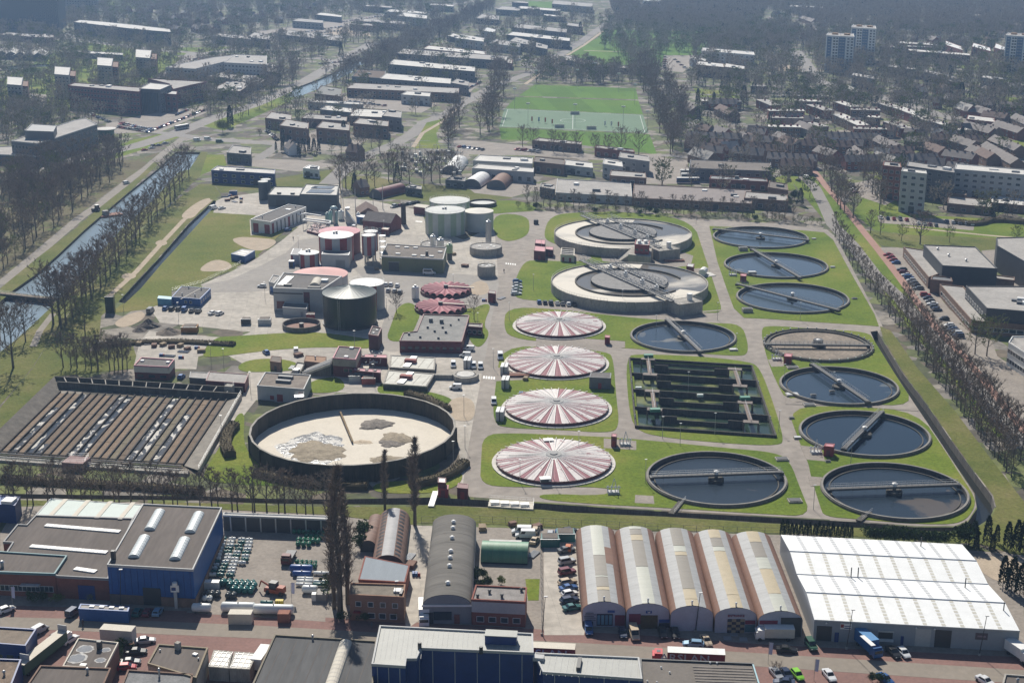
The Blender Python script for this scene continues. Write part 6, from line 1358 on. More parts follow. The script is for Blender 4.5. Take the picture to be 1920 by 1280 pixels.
for i in range(5):
 z = 3.9; a = (G(*A0[i], z) + G(*A1[i], z))/2; q = (G(*F0[i], z) + G(*F1[i], z))/2; w = (G(*F1[i], z) - G(*F0[i], z)).length
 seg = [(0, .86, M_rrust, 'roof_strip', 0, 1, 0), (2.42, pi, M_rrust, 'roof_strip', 0, 1, 0)]
 for k in range(9): seg += [(.86, 1.25, M_galv, 'roof_sheet', k/9, (k+.99)/9, .01), (1.85, 2.42, M_galv, 'roof_sheet', k/9, (k+.99)/9, .01)]
 seg += [(1.25, 1.85, m, 'rooflight_sheet', u0, u1 - .004, .03) for m, u0, u1 in tops[i]]
 if i == 0: seg += [(2.2, 2.7, M_rrust, 'rust_patch', .32, .55, .05)][:0] + [(.8, 1.25, M_rrust, 'rust_patch', .3, .52, .05)]
 T = barrel('arched_hall', wnam[i], 'building', a.xy, q.xy, w, 2.3, 3.9, seg, endm=M_front, group='arched halls in a row', wallm=M_rrust)
 f = T.B + T.d*.06; nn = T.n if T.n.x > 0 else -T.n
 def fp(u, z0, ww, hh, m, nm, dd=.05): c = f + nn*u; T.part(nm, MB().obox(c + T.d*dd/2, nn, ww/2, dd, z0, z0 + hh), m)
 ang = atan2(nn.y, nn.x)
 def ft(s, u, z0, size, m, nm='lettering', sx=1): c = f + nn*u + T.d*.2; text_mesh(T, s, (c.x, c.y, z0), size, (pi/2, 0, ang), m, nm, sx=sx, bold=.02)
 ink = flat('dark_ink', (.03, .03, .05), .7); gred = flat('graffiti_red', (.2, .02, .05), .7); gbl = flat('graffiti_blue', (.03, .08, .28), .7)
 if i == 0:
  fp(.2, .3, 3.6, 2.9, ink, 'painted_gate')
  for k in range(4): fp(-1.15 + k*.88, .6, .62, 2.3, flat('poster_blue_%d' % (k % 2), ((.1, .22, .32), (.14, .28, .36))[k % 2], .7), 'painted_figure', .1)
  for k, (u, zz, ww) in enumerate(((-3.2, 3.3, 1.8), (-3.0, 2.9, 2.4), (-3.3, 2.5, 2.2), (-3.1, 2.1, 2.6), (-3.0, 1.6, 2.4))): fp(u, zz, ww, .16, flat('faded_ink', (.14, .13, .15), .8), 'faded_script')
  fp(1.6, 3.5, 1.6, .55, gbl, 'blue_tag'); fp(3.6, .3, 2.2, 2.6, gred, 'graffiti_panel'); fp(-3.6, .2, 2.4, 1.1, ink, 'graffiti_panel')
 if i == 1: fp(.3, 0, 3.8, 3.3, mat('brown_gate', (.09, .065, .025), .8), 'gate'); fp(-2.9, 1.1, 2.6, 2.5, gred, 'graffiti_panel'); fp(-2.9, .2, 2.6, .9, flat('graffiti_teal', (.05, .12, .13), .7), 'graffiti_panel', .06); fp(3.7, 1.5, 2.4, .8, gbl, 'graffiti_panel'); fp(3.7, .3, 2.4, 1.1, ink, 'graffiti_panel'); fp(.2, 3.8, 1.3, .6, gbl, 'emblem'); ft('W', .2, 4.1, .6, M_white, 'emblem_letter')
 if i == 3:
  ft('ENTRANCE', 0, 4.3, .72, gred); tan = flat('tan_square', (.3, .24, .15), .8)
  for r in range(5):
   for c2 in range(4): fp(-1.35 + c2*.95, .05 + r*.68, .93, .66, tan if (r + c2) % 2 else ink, 'gate_square')
  fp(3.2, 2.2, 2.2, .9, gred, 'graffiti_panel'); fp(3.2, .3, 2.2, 1.7, flat('graffiti_teal2', (.06, .16, .2), .7), 'graffiti_panel')
 if i == 4: fp(2.4, .02, 4.6, 4.6, M_dark, 'black_front'); fp(-2.6, .3, 4.6, 2.4, gbl, 'graffiti_panel'); fp(-2.6, 3.0, 4.0, .9, gred, 'graffiti_band'); fp(-2.6, 2.7, 4.2, .25, M_white, 'graffiti_band')
 q = T.B - T.d*.6; T.part('ridge_vent', MB().cyl(q, .18, 6.1, 7.0, 8).cyl(q, .3, 7.0, 7.2, 8, .15), M_white)
pm = flat('pale_tile', (.3, .3, .31), .8)
for x, y in ((1364,1196), (1394,1198), (1376,1188)):
 c = G(x, y); T = Thing('pale_slab', f'pale square slab on the asphalt before the chequered gate, {"left" if x == 1364 else "right" if x == 1394 else "middle"} one', 'slab', c); T.part('slab', MB().obox(c.xy, (1, -.06), .85, .85, .03, .08), pm)
# --- white hall
def white_hall():
 Lp = [(1464,1002),(1481,1033),(1494,1076),(1512,1110),(1527,1161)]; Rp = [(1804,1020),(1831,1051),(1853,1095),(1885,1130),(1912,1182)]; Z = [5.0, 5.9, 5.0, 5.9, 5.0]
 L = [G(*p, z) for p, z in zip(Lp, Z)]; R = [G(*p, z) for p, z in zip(Rp, Z)]
 c = (L[0] + R[4])/2; T = Thing('white_hall', 'wide white double-gabled hall with rows of roof windows', 'building', (c.x, c.y, 0)); n = 11
 wm = mat('hall_white_sheet', (.8, .81, .8), .6, var=.05, scale=.4); sm = mat('hall_rooflight', (.55, .53, .46), .5, var=.1); sm2 = mat('hall_rooflight_b', (.5, .51, .52), .5, var=.1)
 off = Vector((0, 0, .03))
 for b in range(4):
  for i in range(n):
   f0, f1 = i/n, (i+1)/n; P = lambda f, t: L[b].lerp(R[b], f).lerp(L[b+1].lerp(R[b+1], f), t)
   q = [P(f0, 0), P(f1, 0), P(f1, 1), P(f0, 1)]; T.part('roof_sheet', MB().add(q, [(3, 2, 1, 0)]), wm)
   if i:
    m = 8
    for k in range(m):
     g = f0 - .01; hh = .02; qq = [P(g, (k+.12)/m) + off, P(g + hh, (k+.12)/m) + off, P(g + hh, (k+.8)/m) + off, P(g, (k+.8)/m) + off]
     T.part('roof_window', MB().add(qq, [(3, 2, 1, 0)]), sm if b % 2 else sm2)
  if b: T.part('ridge_cap' if b % 2 else 'valley_gutter', MB().tube(L[b] + off, R[b] + off, .18, .18, 5), M_alu)
 wl = mat('hall_grey_wall', (.3, .32, .35), .75, var=.06); gr = lambda p: (p.x, p.y, 0)
 T.part('front_wall', MB().add([gr(L[4]), gr(R[4]), R[4] - off, L[4] - off], [(0, 1, 2, 3)]), wl)
 for S, nm in ((L, 'left_wall'), (R, 'right_wall')): vs = [s - off for s in S]; T.part(nm, MB().add(vs + [gr(S[4]), gr(S[0])], [(0, 1, 2, 3, 4, 5, 6)]), wl)
 T.part('back_wall', MB().add([gr(L[0]), gr(R[0]), R[0] - off, L[0] - off], [(3, 2, 1, 0)]), wl)
 T.part('eaves_gutter', MB().tube(L[4] + Vector((0, -.1, -.05)), R[4] + Vector((0, -.1, -.05)), .16, .16, 6), M_lgrey)
 d = (R[4] - L[4]); W = d.length; d.normalize(); nn = Vector((d.y, -d.x, 0))
 def fp(u0, u1, z0, z1, m, nm, dd=.06): a = L[4] + d*u0*W + nn*dd/2; e = L[4] + d*u1*W + nn*dd/2; T.part(nm, MB().beam((a.x, a.y, z1), (e.x, e.y, z1), dd, z1 - z0), m)
 fp(.015, .09, 0, 3.6, M_dark, 'open_gate'); fp(.105, .125, 0, 2.2, M_navy, 'blue_door', .3); fp(.13, .185, 3.1, 4.5, M_white, 'sign_board'); fp(.132, .147, 3.5, 4.3, M_red, 'sign_emblem', .1); fp(.15, .182, 3.3, 3.5, M_navy, 'sign_line', .1); fp(.15, .182, 3.8, 3.95, M_navy, 'sign_line', .1)
 fp(.21, .28, 1.6, 2.9, flat('teal_glass', (.06, .11, .12), .2), 'window_band'); fp(.32, .39, 1.4, 2.9, M_dark, 'window_band'); fp(.315, .395, 2.95, 3.4, M_lgrey, 'shutter_box', .2); fp(.315, .395, .7, 1.3, M_white, 'sill_units', .3); fp(.43, .445, 0, 2.2, M_navy, 'blue_door')
 fp(.5, .575, 0, 4.2, M_lgrey, 'sliding_door'); fp(.595, .675, 0, 4.2, M_dark, 'open_gate'); fp(.79, .85, 2.4, 4.0, mat('dull_sign', (.13, .1, .11), .8), 'sign_board'); fp(.8, .84, 3.0, 3.4, mat('dull_sign_text', (.3, .22, .25), .8), 'sign_line', .1)
 for u in (.06, .5, .59): a = L[4] + d*u*W + nn*.3; T.part('wall_lamp', MB().cyl((a.x, a.y), .2, 4.35, 4.6, 8), M_white)
 for x, y in ((1810,1095), (1882,1141), (1596,1075), (1609,1075), (1727,1018)): q = G(x, y, 6); T.part('roof_flue', MB().cyl(q, .13, 5.2, 7.6, 8), M_dark)
white_hall()
# --- nearest row of roofs
b = B('navy_building', 'navy building with brown gravel roof at the lower left edge', [(-14,1207),(48,1212),(68,1181),(-14,1176)], 5.4, M_navy, mat('brown_gravel', (.22, .18, .14), .95, var=.2, scale=.5)); b.win(0, 3, [2], 1.8, 1.3, frame=M_blue)
b = B('navy_building', 'mossy roof in the lower left corner', [(-14,1300),(20,1290),(40,1238),(-14,1236)], 4.6, M_navy, mat('mossy_gravel', (.2, .15, .11), .95, var=.3, scale=.5)); b.vent(.5, .5)
b = B('patched_roof_house', 'brown roof with four grey patches beside the lorry', [(118,1250),(197,1255),(222,1206),(147,1198)], 5.2, M_brickb, M_slab, trim=M_cream, parw=.2); b.bump('chimney', .62, .75, .9, .9, 1.8, M_dark).bump('skylight', .45, .1, 1.3, .9, .3, M_white)
gp = mat('grey_patch', (.19, .2, .22), .8, var=.15); wp = mat('white_sealant', (.45, .44, .42), .8); R = random.Random(2)
for fu, fv, s in ((.28, .68, 1.9), (.78, .72, 1.1), (.22, .33, 2.3), (.78, .33, 1.2)):
 c = b.pt(fu, fv)
 for nm, m, sc, z in (('sealant', wp, 1.0, .03), ('felt_patch', gp, .78, .05)):
  b.T.part(nm, MB().add([(c.x + cos(a)*s*sc*R.uniform(.85, 1.1), c.y + sin(a)*s*sc*R.uniform(.75, 1.0), b.h + z) for a in [2*pi*k/22 for k in range(22)]], [tuple(range(22))]), m)
b = B('brown_roof_house', 'broad brown roof at the bottom edge below the patched one', [(48,1290),(190,1296),(208,1254),(76,1249)], 6, M_brickb, M_slab); b.vent(.7, .8)
b = B('brown_roof_house', 'dark brown roof with chimney right of the red car', [(277,1245),(368,1272),(390,1216),(297,1209)], 5.4, M_conc2, M_slab, trim=mat('tan_edge', (.25, .2, .13), .8)); b.bump('chimney', .42, .9, 1, 1, 1.6, M_conc2).lights([(.8, .75)], 1, .8).vents([(.1, .7), (.9, .6)], r=.15, hh=.4)
b = B('grey_roof_house', 'half grey half dark roof at the bottom edge', [(226,1292),(356,1298),(362,1265),(240,1257)], 5.4, M_brickb, mat('grey_felt', (.2, .2, .2), .9, var=.25, scale=.3)); b.vent(.5, .8, .2, 1.5)
for k, (px, lb) in enumerate(((((391,1249),(428,1252),(436,1221),(401,1218)), 'left glazed grid canopy at the bottom edge'), (((430,1252),(468,1254),(482,1224),(440,1221)), 'right glazed grid canopy at the bottom edge'))):
 b = B('glazed_canopy', lb, px, 3.2, M_conc2, mat('dusty_glass', (.3, .28, .25), .4, var=.15), par=.05)
 for i in range(4): b.bump('glazing_bar', .12 + .25*i, .5, .12, (b.P[3]-b.P[0]).length*.94, .12, M_white).bump('glazing_bar', .5, .12 + .25*i, (b.P[1]-b.P[0]).length*.94, .12, .1, M_white)
b = B('black_roof_hall', 'big black roof with white barrel rooflight at the bottom edge', [(470,1292),(698,1302),(706,1203),(515,1191)], 6.2, M_brickb, mat('black_felt', (.085, .085, .085), .9, var=.2, scale=.1, streak=(1, .15, 1)), trim=mat('tan_edge2', (.2, .17, .12), .8)); b.vault('barrel_rooflight', .67, .42, 22, 2.6, .9, M_cream, 1, 14, M_roofl).vent(.38, .97, .2, .9)
for k in range(8): b.bump('felt_seam', .1 + .115*k, .5, .12, 18, .03, M_slab)
b = B('blue_front_building', 'big navy blue building with pale grey sheet roof at bottom centre', [(712,1174),(999,1189),(1000,1225),(790,1216),(781,1236),(762,1236),(760,1250),(697,1246)], 9.0, M_navy, M_sheet, trim=M_lgrey); b.T.part('plant_room', MB().prism([G(x, y, 11).xy for x, y in ((909,1191),(968,1193),(970,1183),(912,1180))], 9.05, 11), M_navy); b.T.part('plant_room_roof', MB().prism([G(x, y, 11.1).xy for x, y in ((908,1191),(969,1194),(971,1182),(911,1179))], 11.01, 11.15), M_sheet)
for e, n in ((2, 5), (6, 3), (3, 1)):
 for k in range(n): b.panel('wall_joint', e, (k+.5)/n, .15, 0, 8.6, M_lgrey)
for x, y in ((787,1214), (902,1222)): q = G(x, y, 9.3); b.T.part('roof_flue', MB().cyl(q, .4, 9, 10.6, 8), M_dark)
for k in range(30): b.T.part('sheet_seam', MB().beam(G(722 + k*9.2, 1175.5 + k*.48, 9.05), G(712 + k*9.6, 1214 + k*.32 if k > 8 else 1234, 9.05), .08, .06), M_lgrey)
b = B('blue_front_building', 'lower navy building with grey sheet roof and bent duct', [(1018,1261),(1204,1274),(1198,1234),(1001,1225)], 7.6, M_navy, M_sheet, trim=M_lgrey); b.bump('bent_duct', .4, .5, .8, 4.2, .8, M_dark).bump('roof_box', .02, .7, 2.2, 1.6, .8, M_lgrey)
for k in range(16): b.bump('sheet_seam', .04 + k*.062, .5, .08, 9, .05, M_lgrey)
for k in range(4): b.panel('wall_joint', 0, .12 + .25*k, .15, 0, 7.4, M_lgrey)
b = B('brown_front_building', 'wide brown ribbed roof with pale blue right edge at bottom right', [(1204,1296),(1430,1304),(1412,1245),(1200,1236)], 6.4, M_dark, mat('taupe_felt', (.17, .15, .13), .9, var=.12, scale=.2), trim=M_dark)
for k in range(9): b.bump('roof_rib', .72, .12 + k*.09, 12, .35, .12, mat('taupe_rib', (.22, .195, .175), .9))
b.T.part('blue_edge', MB().beam(G(1412, 1244.5, 6.8), G(1430, 1303, 6.8), .3, .3), flat('pale_blue_edge', (.3, .5, .55), .5)); b.vents([(.18, .75), (.25, .6), (.05, .3), (.13, .28), (.62, .97), (.68, .97)], r=.14, hh=.35, m=M_white)
b = B('dark_roof_house', 'dark roof corner at the bottom right edge', [(1875,1300),(1935,1300),(1935,1269),(1884,1265)], 4.5, M_conc2, M_slab); b.vent(.5, .6)
# street furniture
for x, y, lb in ((1587, 1216, 'tall street lamp before the white hall, left one'), (1836, 1228, 'tall street lamp before the white hall, right one'), (1304, 1183, 'tall street lamp before the middle arched hall'), (226, 1137, 'tall street lamp before the blue hall'), (739, 1160, 'tall street lamp before the brown brick house'), (1016, 1190, 'tall street lamp at the car yard entrance')):
 c = G(x, y); T = Thing('street_lamp', lb, 'street lamp', c, 'street lamps along the street'); T.part('pole', MB().tube(c, (c.x + .7, c.y, 9.4), .11, .06, 6), M_dark); T.part('lamp_head', MB().obox((c.x + .8, c.y), (1, .1), .4, .16, 9.35, 9.55), M_white); T.part('base', MB().cyl(c, .3, 0, .5, 8), M_conc2)
c = G(331, 1140); T = Thing('pylon_sign', 'white pylon sign with oval emblem before the blue hall', 'sign', c); T.part('post', MB().box(c.x - .35, c.y - .2, 0, c.x + .35, c.y + .2, 4.2), M_lgrey); T.part('sign_head', MB().box(c.x - 1.0, c.y - .15, 4.2, c.x + .9, c.y + .15, 5.8), M_white); T.part('oval_emblem', MB().cyl((c.x, c.y), .6, 5.8, 6.6, 12), M_white); T.part('dark_stripe', MB().box(c.x - .8, c.y - .18, 4.6, c.x + .2, c.y - .151, 5.4), M_navy)
for x, y, lb in ((24, 1136, 'pale banner flag on a pole at the left edge'), (1440, 1243, 'white banner flag on the street below the chequered gate'), (1526, 1275, 'pale banner flag at the bottom edge beside the green car'), (547, 1128, 'lilac banner flag in the tank yard')):
 c = G(x, y); T = Thing('banner_flag', lb, 'flag', c); T.part('pole', MB().tube(c, (c.x, c.y, 5), .05, .04, 5), M_steel); T.part('banner', MB().add([(c.x + .05, c.y, 2.2), (c.x + .75, c.y - .1, 2.1), (c.x + .9, c.y + .05, 4.9), (c.x + .1, c.y, 5)], [(0, 1, 2, 3)]), flat('lilac_cloth', (.5, .5, .66), .8))
# fences
def fence(lbl, pts, h=1.8, m=None, step=3.0, name='fence'):
 P = [G(*p) for p in pts]; T = Thing(name, lbl, 'fence', P[0]); k = 0
 for a, q in zip(P, P[1:]):
  L = (q - a).length; n = max(1, int(L/step))
  for i in range(n): e = a.lerp(q, i/n); T.part('fence_post', MB().tube((e.x, e.y, 0), (e.x, e.y, h), .05, .05, 5), m or M_dark)
  for zz in (h, h*.55, .25): T.part('fence_wire', MB().tube((a.x, a.y, zz), (q.x, q.y, zz), .03, .03, 4, False), m or M_dark)
 return T
fence('wire fence behind the halls along the ditch verge', [(790,980),(900,978),(1090,986),(1330,998),(1460,1001)], 1.8)
fence('yard fence between the car yard and the green hut', [(1012,985),(1014,1080),(1016,1190)], 2.0)
fence('fence along the concrete edge of the west field', [(322,545),(380,530),(480,480)], 1.2, M_steel, 5)
# ================================================================= the town beyond the plant
FOOT = []
def FB(lbl, px, h, w, r, win=None, name='building', group=None, par=.4, lights=0, **k):
 """far building by its roof outline; win: (edge, columns, floors) list"""
 b = Bld(name, lbl, 'building', px, h, w, r, par=par, group=group, **k); FOOT.append(b.P)
 for e, n, fl in (win or []):
  a, d, L = b.edge(e); step = (h - .8)/fl; ww = min(2.4, L/n*.62)
  me = window_mesh(ww, step*.5, M_white if w not in (M_dgrey, M_purple) else M_lgrey, M_glass)
  for r_ in range(fl):
   for c in range(n): b.put('window', e, me, L*(c+.5)/n, .7 + r_*step)
 R = random.Random(len(lbl))
 if len(px) == 4:
  for i in range(lights): b.bump('rooflight' if i % 2 == 0 else 'roof_unit', R.uniform(.12, .88), R.uniform(.2, .8), R.uniform(2, 5), R.uniform(1.5, 3), R.uniform(.5, 1.4), M_white if i % 3 else M_dgrey)
 return b
M_purple = M_brickp
FB('long purple-brick office with rows of small windows', [(127,161),(261,173),(266,165),(140,156)], 17, M_purple, M_roofg, [(0, 22, 5)], lights=4)
b = FB('glass-fronted corner block of the purple-brick office', [(261,167),(300,169),(321,160),(282,156)], 17.5, M_dgrey, M_roofl, [(1, 6, 4)]); b.panel('glass_wall', 0, .5, 14, 1, 14, flat('office_glass', (.05, .09, .11), .1), .2)
for k in range(5): b.panel('mullion', 0, .18 + .16*k, .4, 1, 14, M_dgrey, .35)
FB('dark brick stair tower of the purple-brick office', [(300,176),(331,178),(332,172),(302,170)], 13, M_purple, M_dgrey, [(0, 3, 3)])
FB('rear wing of the purple-brick office', [(277,148),(388,154),(358,160),(325,168),(318,158)], 14, M_purple, M_roofg, [(1, 8, 4), (2, 8, 4)])
FB('dark angular office with overhanging pale roof edge on the left', [(21,265),(72,270),(182,234),(160,222),(140,226)], 13, M_dgrey, M_roofg, [(0, 8, 3), (1, 14, 3)], trim=M_lgrey)
FB('rooftop box of the dark angular office', [(46,246),(100,248),(106,236),(60,233)], 18, M_dgrey, M_dgrey, z0=13)
FB('low podium with glass front of the dark angular office', [(-10,290),(72,294),(114,282),(104,272),(-10,276)], 6, M_dgrey, M_roofg, [(0, 14, 1), (1, 8, 1)], trim=M_lgrey)
c = G(200, 262); T = Thing('glass_rotunda', 'round green glass pavilion beside the dark angular office', 'building', c); T.part('glass_drum', MB().cyl(c, 5.5, 0, 7, 20), flat('green_glass', (.03, .12, .08), .15)); T.part('disc_roof', MB().cyl(c, 7, 7, 7.6, 24), M_roofl)
for x, y, h, nm in ((30,146,19,'nearest left'), (119,127,18,'second'), (199,110,17,'third'), (271,95,16,'farthest')):
 b = FB(f'small red and grey apartment block with white roof, {nm} of four', [(x-17,y+13),(x+10,y+15),(x+13,y),(x-16,y-2)], h, M_grey, M_roofl, [(0, 4, 6)], name='apartment_block', group='four red apartment blocks'); FB(f'red brick stair half of the {nm} small apartment block', [(x+10,y+16),(x+22,y+17),(x+23,y+7),(x+13,y+6)], h - 3, M_brickr, M_brickb, [(0, 2, 6)], name='apartment_block', group='four red apartment blocks')
FB('stepped grey office complex, left wing', [(285,150),(330,140),(420,146),(480,160),(500,150),(440,128),(330,132)], 5, M_grey, M_roofg)
FB('stepped grey office complex, long upper terrace', [(310,127),(365,130),(422,116),(470,108),(455,102),(400,108),(350,118)], 13, M_lgrey, M_roofg, [(0, 8, 4), (1, 9, 4), (2, 9, 4)])
FB('stepped grey office complex, right block', [(420,118),(500,122),(500,105),(440,103)], 14, M_lgrey, M_roofg, [(0, 12, 4)], lights=5)
FB('flat brown hall below the stepped office', [(390,170),(450,172),(475,155),(430,152)], 7, M_brickb, M_roofg, [(0, 8, 1)], lights=5)
FB('long curved dark school with pale roof', [(138,42),(190,48),(260,56),(320,61),(318,55),(250,47),(190,41),(150,38)], 14, M_dgrey, M_roofl, [(0, 8, 3), (1, 10, 3), (2, 10, 3)])
FB('giant hazy blue-grey apartment slab at the top left', [(-40,-30),(104,-26),(118,-34),(-40,-40)], 55, mat('slab_flat', (.13, .135, .14), .9, var=.06), M_roofg, [(0, 20, 16)])
FB('lower hazy slab right of the giant slab', [(118,-6),(180,-4),(184,-8),(120,-10)], 22, M_grey, M_roofg, [(0, 12, 6)])
for k in range(5): gable('zigzag_hall', f'white zigzag-roofed hall beside the pond, {ordi(k)} gable from left', 'building', [(3+k*17, 96+k*.8), (9+k*17, 88+k*.8)], 8, 4, 15, M_dgrey, M_roofl, 'zigzag white roofs')
